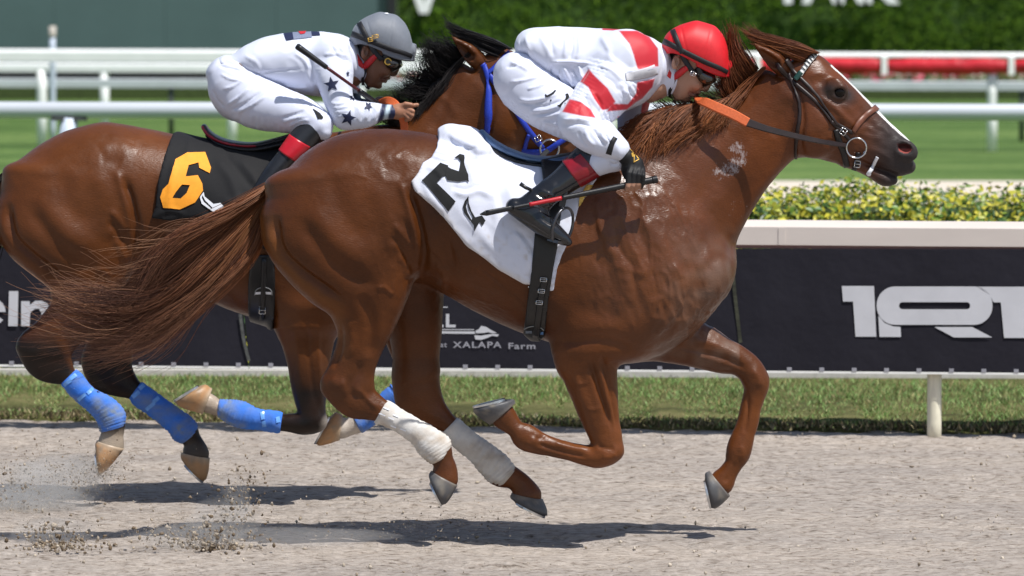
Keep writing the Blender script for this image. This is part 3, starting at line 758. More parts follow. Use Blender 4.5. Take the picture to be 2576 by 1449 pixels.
for k in range(-4, 6):
    a0, a1 = e0 + k * step + 0.03, e0 + (k + 1) * step - 0.03
    if a0 < xs: continue
    n, m = 26, 12; u = np.linspace(a0, a1, n); th = np.linspace(0, 2 * np.pi, m, endpoint=False); c = (zr0 + zr1) / 2; h = (zr1 - zr0) / 2
    V = []
    for i, x in enumerate(u):
        e = 1 - 0.25 * (abs(2 * i / (n - 1) - 1) ** 6)
        for t in th:
            r = e * (1 + 0.10 * vnoise(np.array([[x * 5, math.cos(t) * 2, math.sin(t) * 2]]), 1.6, k + 30)[0])
            q = W1(x); V.append((q[0], q[1] - 0.02 + 0.09 * r * math.cos(t), c - 0.004 + h * r * math.sin(t)))
    mesh_obj('pad', V, grid_faces(n, m, caps=True), M_PAD, w1)
    q = W1(a1 + 0.03); mb = MB(); mb.box((q[0], q[1] - 0.02, c), (0.065, 0.19, 2 * h + 0.01)); mb.build('tie', M_WHITE, w1)
for k in range(-5, 10):
    px = 105 + 478 * k; q = at_px(W1, px); mb = MB(); mb.tube([(q[0] + 0.0, q[1] + 0.02, z) for z in (-0.05, 0.3, 0.6, 0.85 if px < 1450 else zr0 - 0.005)], 0.058, 14, up=(0, 1, 0)); mb.build('post', M_WHITE, w1, smooth=True)
w2, W2 = rail_thing('white_rail', 'lower white rail seen just beneath the first one at the left', (263, 313), (2500, 322), 0.0)
zc0, zc1 = zz(W2, 263, 181), zz(W2, 263, 159)
box_rail(W2, -18, at_px(W2, 1500)[0], zc0, zc1, 0.1, 'rail', M_WHITE, w2)
for px in (-1000, -380, 263, 905, 1470): q = at_px(W2, px); mb = MB(); mb.tube([(q[0], q[1] + 0.01, z) for z in (-0.05, 0.3, zc0 - 0.004)], 0.058, 14, up=(0, 1, 0)); mb.build('post', M_WHITE, w2, smooth=True)
w3, W3 = rail_thing('low_rail', 'low silver guard rail on thin dark posts beyond the white rails', (430, 336), (2575, 345), 0.0)
zd0, zd1 = zz(W3, 430, 221), zz(W3, 430, 199)
box_rail(W3, -20, 20, zd0, zd1, 0.05, 'rail', plain('galvanised rail', srgb(206, 211, 216), 0.5, 0.2, var=0.06, scale=4), w3)
M_THIN = plain('dark thin post', srgb(60, 66, 64), 0.6, var=0.2)
for px in (-1700, -640, 430, 1500, 2570, 3640): q = at_px(W3, px); mb = MB(); mb.tube([(q[0], q[1] + 0.04, z) for z in (-0.05, 0.3, zd0 - 0.002)], 0.032, 10, up=(0, 1, 0)); mb.build('post', M_THIN, w3, smooth=True)
# slim grey marker pole
q = G(133, 346); pole = tag(empty('marker_pole', tuple(q)), 'slim grey marker pole with a pale cap among the white rails', 'pole'); mb = MB(); ztop = P(133, 66, q[1])[2]
mb.tube([(q[0], q[1], z) for z in np.linspace(-0.05, ztop - 0.13, 8)], 0.036, 12, up=(0, 1, 0)); mb.build('shaft', M_ALUP, pole, smooth=True)
mb = MB(); mb.tube([(q[0], q[1], ztop - 0.13), (q[0], q[1], ztop - 0.115), (q[0], q[1], ztop)], [0.044, 0.044, 0.044], 12, up=(0, 1, 0)); mb.build('cap', plain('cap', srgb(186, 178, 168), 0.6), pole, smooth=True)

# ================================================================== tote board and ivy wall at the far end
YT = G(500, 233)[1]
M_TEAL = plain('teal board panels', srgb(80, 101, 101), 0.35, var=0.09, scale=0.8, bstr=0.05, spec=0.5)
M_BLACK = plain('matt black frame', srgb(30, 31, 34), 0.7, var=0.15, scale=3)
board = tag(empty('tote_board', (P(300, 100, YT)[0], YT, 0)), 'dull teal tote board in a black frame at upper left', 'board')
bx0, bx1 = P(-700, 100, YT)[0], P(974, 100, YT)[0]; zb0 = P(300, 168, YT)[2]
pw = (bx1 - bx0) / 6
for i in range(6):
    for j in range(3):
        mb = MB(); mb.box((bx0 + (i + .5) * pw, YT + 0.15, zb0 + (j + .5) * 1.4), (pw - 0.005, 0.3, 1.395)); mb.build('panel', M_TEAL, board)
mb = MB(); w = P(986, 100, YT)[0] - bx1; mb.box((bx1 + w, YT + 0.10, 2.3), (2 * w * 0.93, 0.5, 4.7)); mb.build('frame', M_BLACK, board)
mb = MB(); mb.box(((bx0 + bx1) / 2, YT + 0.15, zb0 / 2 - 0.005), (bx1 - bx0, 0.44, zb0 - 0.01)); mb.build('plinth', M_BLACK, board)
mb = MB(); mb.box(((bx0 + bx1) / 2, YT + 0.45, 2.4), (bx1 - bx0, 0.2, 4.7)); mb.build('backing', M_BLACK, board)
ivy = tag(empty('ivy_wall', (4.0, YT + 0.6, 0)), 'tall wall of dense green ivy carrying white lettering', 'wall')
ix0, ix1 = P(998, 50, YT)[0], P(3300, 50, YT)[0]; rg = np.random.default_rng(40); n = 46000
x = rg.uniform(ix0 + 0.05, ix1, n); z = rg.uniform(0.0, 1, n) * 2.6
dep = 0.07 * fbm(np.stack([x * 1.1, 0 * x, z * 2.0], 1), 1.6, 42) + 0.03 * rg.normal(0, 1, n)
M_IVY = tinted('matt ivy leaf', 0.8, 0.1, 40, 0.15, 0.002, var=0.2)
IVYP = [srgb(68, 98, 22), srgb(82, 114, 28), srgb(58, 88, 18), srgb(92, 120, 34), srgb(74, 104, 24), srgb(50, 78, 16)]
leaf_mass(np.stack([x, YT + 0.45 - dep, z], 1), np.tile(np.array([0, -1, 0.55]), (n, 1)), 0.062, IVYP, 43, 'foliage', M_IVY, ivy)['kind'] = 'stuff'
mb = MB(); mb.box(((ix0 + ix1) / 2, YT + 0.66, 1.3), (ix1 - ix0, 0.4, 2.7)); mb.build('backing', plain('inner ivy leaves', srgb(52, 78, 20), 0.9, var=0.4, scale=8, bstr=0.8, bdist=0.03), ivy)
YL = YT + 0.12
def wall_letter(poly, th=0.08):
    w = P(np.array([p[0] for p in poly]), np.array([p[1] for p in poly]), YL); n = len(w); V = np.concatenate([w, w + np.array([0, th, 0])])
    F = [tuple(range(n)), tuple(range(2 * n - 1, n - 1, -1))] + [(i, (i + 1) % n, n + (i + 1) % n, n + i) for i in range(n)]
    mesh_obj('letter', V, F, M_WHITE, ivy, smooth=False)
wall_letter([(1010, -95), (1034, -95), (1066, 8), (1096, -95), (1120, -95), (1077, 34), (1055, 34)])
for ch, px in (('P', 1966), ('A', 2022), ('R', 2096), ('K', 2166)):
    xx, yy, F = text_on(ch, px, 6, 96, None, None, bold=0.03); w = P(xx, yy, YL)
    mesh_obj('letter', w, F, M_WHITE, ivy, smooth=False)
# flower bed along the foot of the ivy
bed = tag(empty('flower_bed', (4, YT - 1.0, 0)), 'low flower bed with pink blooms under the red padded rail', 'flower bed')
n = 5200; x = rg.uniform(ix0, ix1, n); z = rg.uniform(0, 1, n) * 0.34; y = YT - 1.2 + rg.normal(0, 0.25, n)
leaf_mass(np.stack([x, y, z], 1), np.tile(np.array([0, -0.8, 0.7]), (n, 1)), 0.10, [srgb(96, 112, 50), srgb(70, 92, 40), srgb(120, 124, 70), srgb(52, 72, 30)], 44, 'foliage', M_LEAF, bed)['kind'] = 'stuff'
n = 700; x = rg.uniform(ix0, ix1, n); x = x[vnoise(np.stack([x * 0.8, 0 * x, 0 * x], 1), 1, 50) > -0.15]; n = len(x)
leaf_mass(np.stack([x, YT - 1.35 + rg.normal(0, 0.12, n), 0.30 + rg.normal(0, 0.035, n)], 1), np.tile(np.array([0, -0.7, 0.8]), (n, 1)), 0.10, [srgb(214, 60, 96), srgb(230, 120, 140), srgb(190, 40, 70), srgb(236, 210, 206)], 45, 'blooms', M_LEAF, bed)['kind'] = 'stuff'
mb = MB(); mb.box((0, YT - 2.2, 0.08), (34, 0.5, 0.3)); tag(mb.build('shade_strip', M_HCORE, smooth=False), 'low dark strip put in for the shade behind the silver guard rail', 'hedge')  # added dark box, stands in for the shade at the foot of board and wall
print('env', round(time.time() - T0, 1))
# ================================================================== horses
def coat_material(name):
    m, nt, b = new_mat(name)
    a = nt.nodes.new('ShaderNodeAttribute'); a.attribute_name = 'tint'
    g = nt.nodes.new('ShaderNodeAttribute'); g.attribute_name = 'gloss'
    n1 = noise_node(nt, 9, 5, 0.6); n2 = noise_node(nt, 260, 2, 0.5, stretch=(0.35, 1, 1)); n3 = noise_node(nt, 42, 4, 0.6)
    mr = nt.nodes.new('ShaderNodeMapRange'); mr.inputs['To Min'].default_value = 0.74; mr.inputs['To Max'].default_value = 1.24
    nt.links.new(n1.outputs['Fac'], mr.inputs['Value'])
    mr2 = nt.nodes.new('ShaderNodeMapRange'); mr2.inputs['To Min'].default_value = 0.80; mr2.inputs['To Max'].default_value = 1.20
    nt.links.new(n2.outputs['Fac'], mr2.inputs['Value'])
    mu = nt.nodes.new('ShaderNodeMath'); mu.operation = 'MULTIPLY'
    nt.links.new(mr.outputs[0], mu.inputs[0]); nt.links.new(mr2.outputs[0], mu.inputs[1])
    mx = nt.nodes.new('ShaderNodeVectorMath'); mx.operation = 'SCALE'
    nt.links.new(a.outputs['Color'], mx.inputs[0]); nt.links.new(mu.outputs[0], mx.inputs['Scale'])
    fa = nt.nodes.new('ShaderNodeAttribute'); fa.attribute_name = 'foam'
    n5 = noise_node(nt, 30, 6, 0.72, stretch=(1.0, 1, 1.8)); n6 = noise_node(nt, 120, 4, 0.65, stretch=(1.6, 1, 0.6))
    s1 = nt.nodes.new('ShaderNodeMath'); s1.operation = 'ADD'; nt.links.new(n5.outputs['Fac'], s1.inputs[0]); nt.links.new(n6.outputs['Fac'], s1.inputs[1])
    s2_ = nt.nodes.new('ShaderNodeMath'); s2_.operation = 'MULTIPLY_ADD'; s2_.inputs[1].default_value = 0.75; nt.links.new(fa.outputs['Fac'], s2_.inputs[0]); nt.links.new(s1.outputs[0], s2_.inputs[2])
    s3 = nt.nodes.new('ShaderNodeMapRange'); s3.inputs['From Min'].default_value = 1.62; s3.inputs['From Max'].default_value = 1.95; s3.inputs['To Max'].default_value = 0.55; nt.links.new(s2_.outputs[0], s3.inputs['Value'])
    s4 = nt.nodes.new('ShaderNodeMath'); s4.operation = 'MULTIPLY'; nt.links.new(s3.outputs[0], s4.inputs[0]); g1 = nt.nodes.new('ShaderNodeMath'); g1.operation = 'GREATER_THAN'; g1.inputs[1].default_value = 0.02; nt.links.new(fa.outputs['Fac'], g1.inputs[0]); nt.links.new(g1.outputs[0], s4.inputs[1])
    fm = nt.nodes.new('ShaderNodeMix'); fm.data_type = 'RGBA'; nt.links.new(s4.outputs[0], fm.inputs[0]); nt.links.new(mx.outputs[0], fm.inputs[6]); fm.inputs[7].default_value = (0.58, 0.56, 0.57, 1)
    nt.links.new(fm.outputs[2], b.inputs['Base Color'])
    r1 = nt.nodes.new('ShaderNodeMapRange'); r1.inputs['From Min'].default_value = 0.3; r1.inputs['From Max'].default_value = 0.7; r1.inputs['To Min'].default_value = 0.35; r1.inputs['To Max'].default_value = 0.50
    nt.links.new(n3.outputs['Fac'], r1.inputs['Value'])
    r2 = nt.nodes.new('ShaderNodeMath'); r2.operation = 'SUBTRACT'
    nt.links.new(r1.outputs[0], r2.inputs[0]); nt.links.new(g.outputs['Fac'], r2.inputs[1])
    nt.links.new(r2.outputs[0], b.inputs['Roughness'])
    sp = nt.nodes.new('ShaderNodeMath'); sp.operation = 'MULTIPLY_ADD'; sp.inputs[1].default_value = 2.4; sp.inputs[2].default_value = 0.22; sp.use_clamp = True
    nt.links.new(g.outputs['Fac'], sp.inputs[0]); nt.links.new(sp.outputs[0], b.inputs['Specular IOR Level'])
    b.inputs['Sheen Weight'].default_value = 0.0; b.inputs['Sheen Roughness'].default_value = 0.4
    b.inputs['Sheen Tint'].default_value = (1.0, 0.8, 0.7, 1)
    p = bump(nt, b, n2.outputs['Fac'], 0.5, 0.002); bump(nt, b, n3.outputs['Fac'], 0.25, 0.0025, p)
    return m
COAT = coat_material('horse coat')
M_HOOF = tinted('hoof horn', 0.45, 0.4, 50, 0.4, 0.003, 0.2)
M_HOOF_G = [srgb(104, 98, 94), srgb(84, 84, 86), srgb(70, 70, 74), srgb(128, 120, 108)]
M_HOOF_T = [srgb(176, 158, 136), srgb(176, 134, 94), srgb(160, 124, 88), srgb(140, 126, 108)]
M_SHOE = plain('racing plate metal', (0.62, 0.63, 0.64), 0.32, 0.9, var=0.15, scale=60)
M_EYE = plain('dark wet eye', (0.006, 0.004, 0.003), 0.08, var=0.3, scale=30, bstr=0, spec=0.2)
M_WRAP_W = tinted('white bandage cloth', 0.85, 0.2, 120, 0.5, 0.002, 0.10)
M_WRAP_B = tinted('blue bandage cloth', 0.85, 0.2, 120, 0.5, 0.002, 0.12)

def hoof(cor, sole, b0, b1, Y, mat, parent, n=32, rings=12):
    """horn capsule between the coronet pair and the sole pair, with a thin metal plate under it"""
    C = P(np.array([cor[0], cor[2]]), np.array([cor[1], cor[3]]), Y); S = P(np.array([sole[0], sole[2]]), np.array([sole[1], sole[3]]), Y)
    th = np.linspace(0, 2 * np.pi, n, endpoint=False); V = []
    def ring(p0, p1, b, sh=1.0):
        c = (p0 + p1) / 2; h = (p1 - p0) / 2
        cc = np.cos(th); ss = np.sin(th)
        w = np.where(cc < 0, 1.0 - 0.28 * cc ** 2, 1.0)
        return c + sh * (cc[:, None] * h + (ss * w)[:, None] * np.array([0, b, 0]))
    for i in range(rings):
        t = i / (rings - 1); bulge = 1 + 0.11 * math.sin(t ** 1.3 * math.pi)
        sh_ = {rings - 1: 0.88, rings - 2: 0.97}.get(i, bulge if i else 1.0)
        V.append(ring(C[0] * (1 - t) + S[0] * t, C[1] * (1 - t) + S[1] * t, b0 * (1 - t) + b1 * t, sh_))
    nrm = np.cross(S[1] - S[0], [0, 1, 0]); nrm /= np.linalg.norm(nrm)
    if nrm @ ((S[0] + S[1]) / 2 - (C[0] + C[1]) / 2) < 0: nrm = -nrm
    V.append(ring(S[0], S[1], b1, 0.72) - nrm * 0.004)
    f = [(i * n + j, i * n + (j + 1) % n, (i + 1) * n + (j + 1) % n, (i + 1) * n + j) for i in range(rings) for j in range(n)]
    f += [tuple(range(n - 1, -1, -1)), tuple(rings * n + j for j in range(n))]
    V = np.concatenate(V); V += 0.0008 * vnoise(V, 90, 3)[:, None]
    tt = np.repeat(np.append(np.linspace(0, 1, rings), 1.0), n); pal = np.array(mat); nz = vnoise(V, 45, 7); n2 = vnoise(V, 14, 8)
    cc = pal[0] * (1 - np.clip(tt * 3, 0, 1))[:, None] + pal[1] * np.clip(tt * 3, 0, 1)[:, None]; k1 = np.clip(tt * 1.6 - 0.7 + 0.5 * n2, 0, 1)[:, None]; cc = cc * (1 - k1) + pal[2] * k1
    k2 = np.clip(nz * 1.2 - 0.2 + 0.4 * tt * n2, 0, 0.8)[:, None]; cc = cc * (1 - k2) + pal[3] * k2
    h = mesh_obj('hoof', V, f, M_HOOF, parent, colors=cc)
    r = [ring(S[0], S[1], b1, q) + nrm * d for q, d in ((0.92, -0.001), (0.92, 0.006), (0.66, 0.006), (0.66, 0.0))]
    keep = [j for j in range(n) if not (np.cos(th[j]) < -0.86)]           # open at the heel
    idx = {j: k for k, j in enumerate(keep)}; m = len(keep)
    V2 = np.concatenate([q[keep] for q in r]); F2 = []
    for j in keep:
        j2 = (j + 1) % n
        if j2 not in idx: continue
        for q in range(4):
            F2.append((q * m + idx[j], q * m + idx[j2], ((q + 1) % 4) * m + idx[j2], ((q + 1) % 4) * m + idx[j]))
    mesh_obj('horseshoe', V2, F2, M_SHOE, h, smooth=False)
    return h

def sleeve(secs, Y, inflate=0.004, n=36, per=10):
    """tube rings through edge pairs on the frame; rows x1,y1,x2,y2,b[,Y]"""
    S = np.array([list(r) + [Y] * (6 - len(r)) for r in secs], float)
    S = crom(S, per)
    a = P(S[:, 0], S[:, 1], S[:, 5]); b = P(S[:, 2], S[:, 3], S[:, 5]); c = (a + b) / 2; h = (b - a) / 2
    ln = np.linalg.norm(h, axis=1)[:, None]; h = h * (1 + inflate / ln)
    th = np.linspace(0, 2 * np.pi, n, endpoint=False)
    V = c[:, None] + np.cos(th)[None, :, None] * h[:, None] + np.sin(th)[None, :, None] * ((S[:, 4] + inflate)[:, None, None] * np.array([0, 1, 0]))
    return V, S
def leg_wrap(secs, Y, parent, col, dirt, mat, marks, seed, wr=0.0022):
    V, S = sleeve(secs, Y, 0.006)
    m, n = V.shape[:2]; c = V.mean(1, keepdims=True); d = V - c; L = np.linalg.norm(d, axis=2, keepdims=True)
    t = np.linspace(0, 1, m)[:, None]
    th = np.linspace(0, 2 * np.pi, n, endpoint=False)[None]
    w = np.sin(t * 95 + 2.2 * np.sin(th + seed)) * (0.35 + 0.65 * t) * wr
    w = w + 0.0018 * np.sign(np.sin(t * 19 + th * 0.5 + seed)) * (1 - t)
    w = w + 0.004 * vnoise(V, 22, seed)
    w[0] -= 0.004; w[-1] -= 0.005
    V = V + d / L * w[..., None]
    cols = np.ones((m, n, 3)) * np.array(col)
    k = np.clip((vnoise(V, 26, seed + 5) * 0.5 + 0.35 + 0.6 * (t - 0.35)), 0, 1)[..., None]
    k = k * np.clip(0.3 + vnoise(V, 70, seed + 8) * 0.6 + 0.5, 0, 1)[..., None]
    cols = cols * (1 - 0.95 * k) + np.array(dirt) * 0.95 * k
    me = mesh_obj('leg_wrap', V.reshape(-1, 3), grid_faces(m, n, caps=True), mat, parent, colors=cols.reshape(-1, 3))
    return me

def strand_tubes(lines, r0, r1, sides=3):
    """many thin tapering hairs as one mesh; lines (n, m, 3)"""
    L = np.asarray(lines); n, m, _ = L.shape
    t = np.gradient(L, axis=1); t /= np.linalg.norm(t, axis=2, keepdims=True) + 1e-9
    a = np.cross(t, np.array([0.3, 1.0, 0.2])); a /= np.linalg.norm(a, axis=2, keepdims=True) + 1e-9; b = np.cross(a, t)
    r = np.broadcast_to(r0, (n,))[:, None] * (1 - np.linspace(0, 1, m) ** 2)[None] + r1
    V = np.stack([L + r[..., None] * (math.cos(q) * a + math.sin(q) * b) for q in np.linspace(0, 2 * np.pi, sides, endpoint=False)], 2)
    idx = np.arange(n * m * sides).reshape(n, m, sides)
    F = np.stack([idx[:, :-1], np.roll(idx, -1, 2)[:, :-1], np.roll(idx, -1, 2)[:, 1:], idx[:, 1:]], -1).reshape(-1, 4)
    return V.reshape(-1, 3), F, m * sides
def hair(name, guides, count, spread, palette, mat, parent, r0=0.0014, m=26, seed=1, wave=0.012, tip_noise=0.03, short=0.35, per=None):
    """strands interpolated between neighbouring guide lines; a guide is a list of (x, y, depth)"""
    rg = np.random.default_rng(seed); Gd = []
    for g in guides:
        g = np.asarray(g, float); w = P(g[:, 0], g[:, 1], g[:, 2]); c = crom(w, 12)
        s = np.concatenate([[0], np.cumsum(np.linalg.norm(np.diff(c, axis=0), axis=1))]); q = np.linspace(0, s[-1], m)
        Gd.append(np.stack([np.interp(q, s, c[:, k]) for k in range(3)], 1))
    Gd = np.array(Gd); K = len(Gd)
    u = rg.random(count) * (K - 1); i = np.minimum(u.astype(int), K - 2); f = (u - i)[:, None, None]
    L = Gd[i] * (1 - f) + Gd[i + 1] * f
    tt = np.linspace(0, 1, m)[None, :, None]
    off = rg.normal(0, 1, (count, 1, 3)) * np.array(spread)
    lock = rg.integers(0, max(4, count // 40), count); lk = rg.normal(0, 1, (lock.max() + 1, 1, 3))
    L = L + off * (0.35 + 0.65 * np.sin(np.clip(tt * 1.3, 0, 1) * math.pi)) + lk[lock] * tip_noise * tt ** 1.3 + rg.normal(0, 1, (count, 1, 3)) * tip_noise * 0.6 * tt ** 2
    ph = lk[lock][:, :, :1] * 3 + rg.normal(0, 0.5, (count, 1, 1))
    fr = 5 + 2.5 * rg.random((lock.max() + 1, 1, 1))[lock]
    L[..., 2:3] += wave * np.sin(tt * fr + ph) * tt; L[..., 0:1] += 0.6 * wave * np.cos(tt * fr * 1.2 + ph) * tt
    cut = 1 - short * rg.random(count) ** 2                                  # uneven lengths
    q = np.linspace(0, 1, m)[None] * cut[:, None] * (m - 1); j = np.minimum(q.astype(int), m - 2); fr_ = (q - j)[..., None]
    ar = np.arange(count)[:, None]
    L = L[ar, j] * (1 - fr_) + L[ar, j + 1] * fr_
    V, F, per_ = strand_tubes(L, r0 * (0.7 + 0.6 * rg.random(count)), 0.0004)
    pal = np.array(palette); ci = pal[rg.integers(0, len(pal), lock.max() + 1)][lock] * 0.6 + pal[rg.integers(0, len(pal), count)] * 0.4
    ci = ci * (0.75 + 0.5 * rg.random((count, 1)))
    return mesh_obj(name, V, F, mat, parent, colors=np.repeat(ci, per_, 0))
def locks(name, guides, nlock, per, palette, tips, mat, parent, r0=0.0010, m=26, seed=1, wave=0.02, tight=0.008, fly=0.10, short=0.5, depth=0.03, jitter=0.02):
    """wavy locks of fine hair: every lock follows its own wandering line between the guides and pales or darkens to its tip"""
    rg = np.random.default_rng(seed); Gd = []
    for g in guides:
        g = np.asarray(g, float); w = P(g[:, 0], g[:, 1], g[:, 2]); c = crom(w, 12)
        s = np.concatenate([[0], np.cumsum(np.linalg.norm(np.diff(c, axis=0), axis=1))]); q = np.linspace(0, s[-1], m)
        Gd.append(np.stack([np.interp(q, s, c[:, k]) for k in range(3)], 1))
    Gd = np.array(Gd); K = len(Gd); t = np.linspace(0, 1, m); allL = []; allC = []; pal = np.array(palette); tp = np.array(tips)
    for l in range(nlock):
        u = (l + rg.random()) / nlock * (K - 1); i = min(int(u), K - 2); f = u - i
        du = rg.normal(0, 0.8); u2 = np.clip(u + du, 0, K - 1.001); i2 = min(int(u2), K - 2); f2 = u2 - i2
        A = Gd[i] * (1 - f) + Gd[i + 1] * f; B = Gd[i2] * (1 - f2) + Gd[i2 + 1] * f2
        mixw = (t ** 1.5)[:, None]; L = A * (1 - mixw) + B * mixw
        ph, fr = rg.uniform(0, 6.28), rg.uniform(6, 12); am = wave * rg.uniform(0.4, 1.3)
        tg = np.gradient(L, axis=0); tg /= np.linalg.norm(tg, axis=1)[:, None]; nz = np.stack([-tg[:, 2], 0 * t, tg[:, 0]], 1)
        L = L + nz * (am * np.sin(t * fr + ph) * t ** 1.2)[:, None]; L[:, 1] += rg.normal(0, depth) * (0.3 + t) + am * 0.8 * np.cos(t * fr * 0.9 + ph) * t
        n = int(per * rg.uniform(0.5, 1.5)); off = rg.normal(0, 1, (n, 1, 3)) * tight; pr = (0.55 + 0.9 * np.sin(np.clip(t * 1.15, 0, 1) * 3.14159) + fly * 8 * t ** 3)[None, :, None]
        S_ = L[None] + off * pr + rg.normal(0, 1, (n, 1, 3)) * jitter * (t ** 3)[None, :, None]
        ph2 = rg.uniform(0, 6.28, (n, 1)); S_[..., 2] += 0.003 * np.sin(t[None] * 22 + ph2) * t[None]
        cut = 1 - short * rg.random(n) ** 1.5; q = t[None] * cut[:, None] * (m - 1); j = np.minimum(q.astype(int), m - 2); ff = (q - j)[..., None]; ar = np.arange(n)[:, None]
        allL.append(S_[ar, j] * (1 - ff) + S_[ar, j + 1] * ff)
        c0 = pal[rg.integers(0, len(pal))] * 0.6 + pal[rg.integers(0, len(pal), n)] * 0.4; c1 = tp[rg.integers(0, len(tp))] * 0.6 + tp[rg.integers(0, len(tp), n)] * 0.4
        lf = rg.uniform(0.55, 1.45); k_ = np.clip(t * 1.25 - 0.1, 0, 1)[None, :, None]; allC.append((c0[:, None] * (1 - k_) + c1[:, None] * k_) * rg.uniform(0.7, 1.35, (n, 1, 1)) * lf)
    L = np.concatenate(allL); C = np.concatenate(allC)
    V, F, _ = strand_tubes(L, r0 * rg.uniform(0.7, 1.3, len(L)), 0.00035)
    return mesh_obj(name, V, F, mat, parent, colors=np.repeat(C.reshape(-1, 3), 3, 0))
M_HAIR = tinted('horse hair', 0.5, 0.28, 60, 0.0, var=0.12)

# ------------------------------------------------------------------ chestnut horse nearest the camera, plane Y = 0
def legs_into(F, spec):
    for kind, secs, Y, k in spec:
        (F.chain if kind == 'c' else F.axis)(secs, Y=Y, k=k)
H2_HIND_N = [(815, 985, 935, 962, .050), (845, 1017, 945, 985, .043), (882, 1030, 958, 1000, .037), (948, 1060, 979, 1012, .031), (1010, 1090, 1045, 1054, .030), (1046, 1122, 1098, 1084, .034),
             (1062, 1146, 1130, 1112, .040), (1090, 1166, 1136, 1142, .031), (1089, 1180, 1149, 1180, .033), (1086, 1190, 1150, 1216, .037)]
H2_HIND_F = [(988, 930, 1104, 940, .052), (988, 980, 1108, 980, .050), (1000, 1018, 1116, 1010, .042), (1045, 1050, 1126, 1028, .034), (1112, 1084, 1146, 1050, .029), (1151, 1125, 1190, 1090, .029), (1184, 1157, 1222, 1114, .030),
             (1213, 1186, 1257, 1139, .034), (1228, 1210, 1284, 1165, .038), (1268, 1222, 1306, 1180, .031), (1286, 1234, 1338, 1208, .031), (1290, 1246, 1362, 1246, .036)]
H2_FORE_N = [(1410, 800, 1560, 800, .105), (1390, 884, 1548, 884, .082), (1408, 922, 1551, 924, .074), (1427, 968, 1553, 968, .064), (1448, 1022, 1555, 1018, .054), (1466, 1062, 1558, 1061, .047), (1484, 1098, 1565, 1104, .045), (1496, 1128, 1565, 1136, .045)]
H2_CAN_N = [(1540, 1108, 1548, 1158, .042), (1508, 1118, 1512, 1177, .045), (1474, 1119, 1473, 1171, .036), (1434, 1112, 1427, 1158, .029), (1394, 1100, 1378, 1147, .029), (1362, 1086, 1342, 1141, .033),
            (1335, 1068, 1309, 1130, .036), (1312, 1064, 1288, 1102, .032), (1303, 1048, 1262, 1081, .030), (1293, 1028, 1240, 1067, .034)]
H2_FORE_F = [(1640, 800, 1570, 890, .100), (1770, 818, 1690, 905, .075), (1845, 860, 1776, 924, .060), (1884, 884, 1822, 928, .050), (1914, 912, 1852, 942, .046), (1932, 948, 1869, 962, .044)]
H2_CAN_F = [(1918, 925, 1862, 950, .044), (1934, 962, 1870, 968, .044), (1926, 994, 1869, 990, .038), (1914, 1020, 1862, 1030, .031), (1908, 1060, 1853, 1064, .029), (1899, 1088, 1843, 1092, .030), (1893, 1120, 1830, 1118, .036),
            (1886, 1144, 1825, 1140, .036), (1868, 1172, 1823, 1160, .030), (1852, 1202, 1806, 1182, .030), (1836, 1238, 1792, 1190, .034)]
def horse_head(F, T, Y0, sc):
    """head and ears; T places the drawing on the frame, Y0 is the middle plane, sc the size"""
    t2 = lambda r: (*T(r[0], r[1]), *T(r[2], r[3]), r[4] * sc, Y0 + (r[5] if len(r) > 5 else 0) * sc)
    el = lambda x, y, Y, rx, rz, ry, ang=0, **k: F.ell(*T(x, y), Y0 + Y * sc, rx * sc, rz * sc, ry * sc, ang, **k)
    F.axis([t2(r) for r in [(1940, 150, 1975, 345, .070), (1990, 128, 1998, 388, .086), (2030, 127, 2035, 394, .094), (2062, 140, 2070, 403, .096), (2103, 174, 2098, 410, .094), (2150, 219, 2135, 417, .078), (2196, 266, 2165, 418, .065), (2240, 311, 2200, 420, .060),
            (2280, 347, 2232, 428, .058), (2300, 368, 2258, 434, .048)]], k=0.03, p=2.2, cap=0.35)
    for s in (-1, 1):
        el(2048, 322, s * .052, 60, 76, .056, 0, k=0.025)                       # cheek
        el(2278, 378, s * .048, 33, 25, .023, 35, k=0.018)                      # nostril rim
    F.chain([t2(r) for r in [(2130, 385, 2118, 420, .040), (2170, 405, 2152, 430, .040), (2205, 422, 2184, 446, .038), (2235, 436, 2212, 464, .038), (2254, 446, 2236, 462, .030)]], k=0.008)   # lower jaw, lip and chin
    F.chain([t2(r) for r in [(2235, 395, 2222, 428, .046), (2270, 400, 2252, 440, .046), (2292, 402, 2276, 436, .040)]], k=0.015)   # upper lip
    for s in (-1, 1):
        el(2275, 373, s * .076, 20, 13, .036, 15, k=0.006, op='cut')
        el(2105, 222, s * .084, 30, 24, .022, 30, k=0.02)                       # brow
        el(2112, 232, s * .110, 19, 13, .020, 25, k=0.008, op='cut')
        o = 0 if s < 0 else -14
        F.chain([t2(r) for r in [(1990, 172, 1942, 160, .030, s * .050), (1972, 152, 1926, 152, .030, s * .062), (1945, 132 + o * .3, 1914, 142 + o * .3, .026, s * .068), (1918, 119 + o * .6, 1903, 126 + o * .6, .015, s * .070), (1898, 108 + o, 1894, 111 + o, .006, s * .070)]], k=0.012)
        F.chain([t2(r) for r in [(1962, 164, 1936, 158, .022, s * .084), (1946, 147, 1920, 150, .026, s * .090), (1920, 128, 1906, 135, .016, s * .086)]], k=0.004, op='cut')
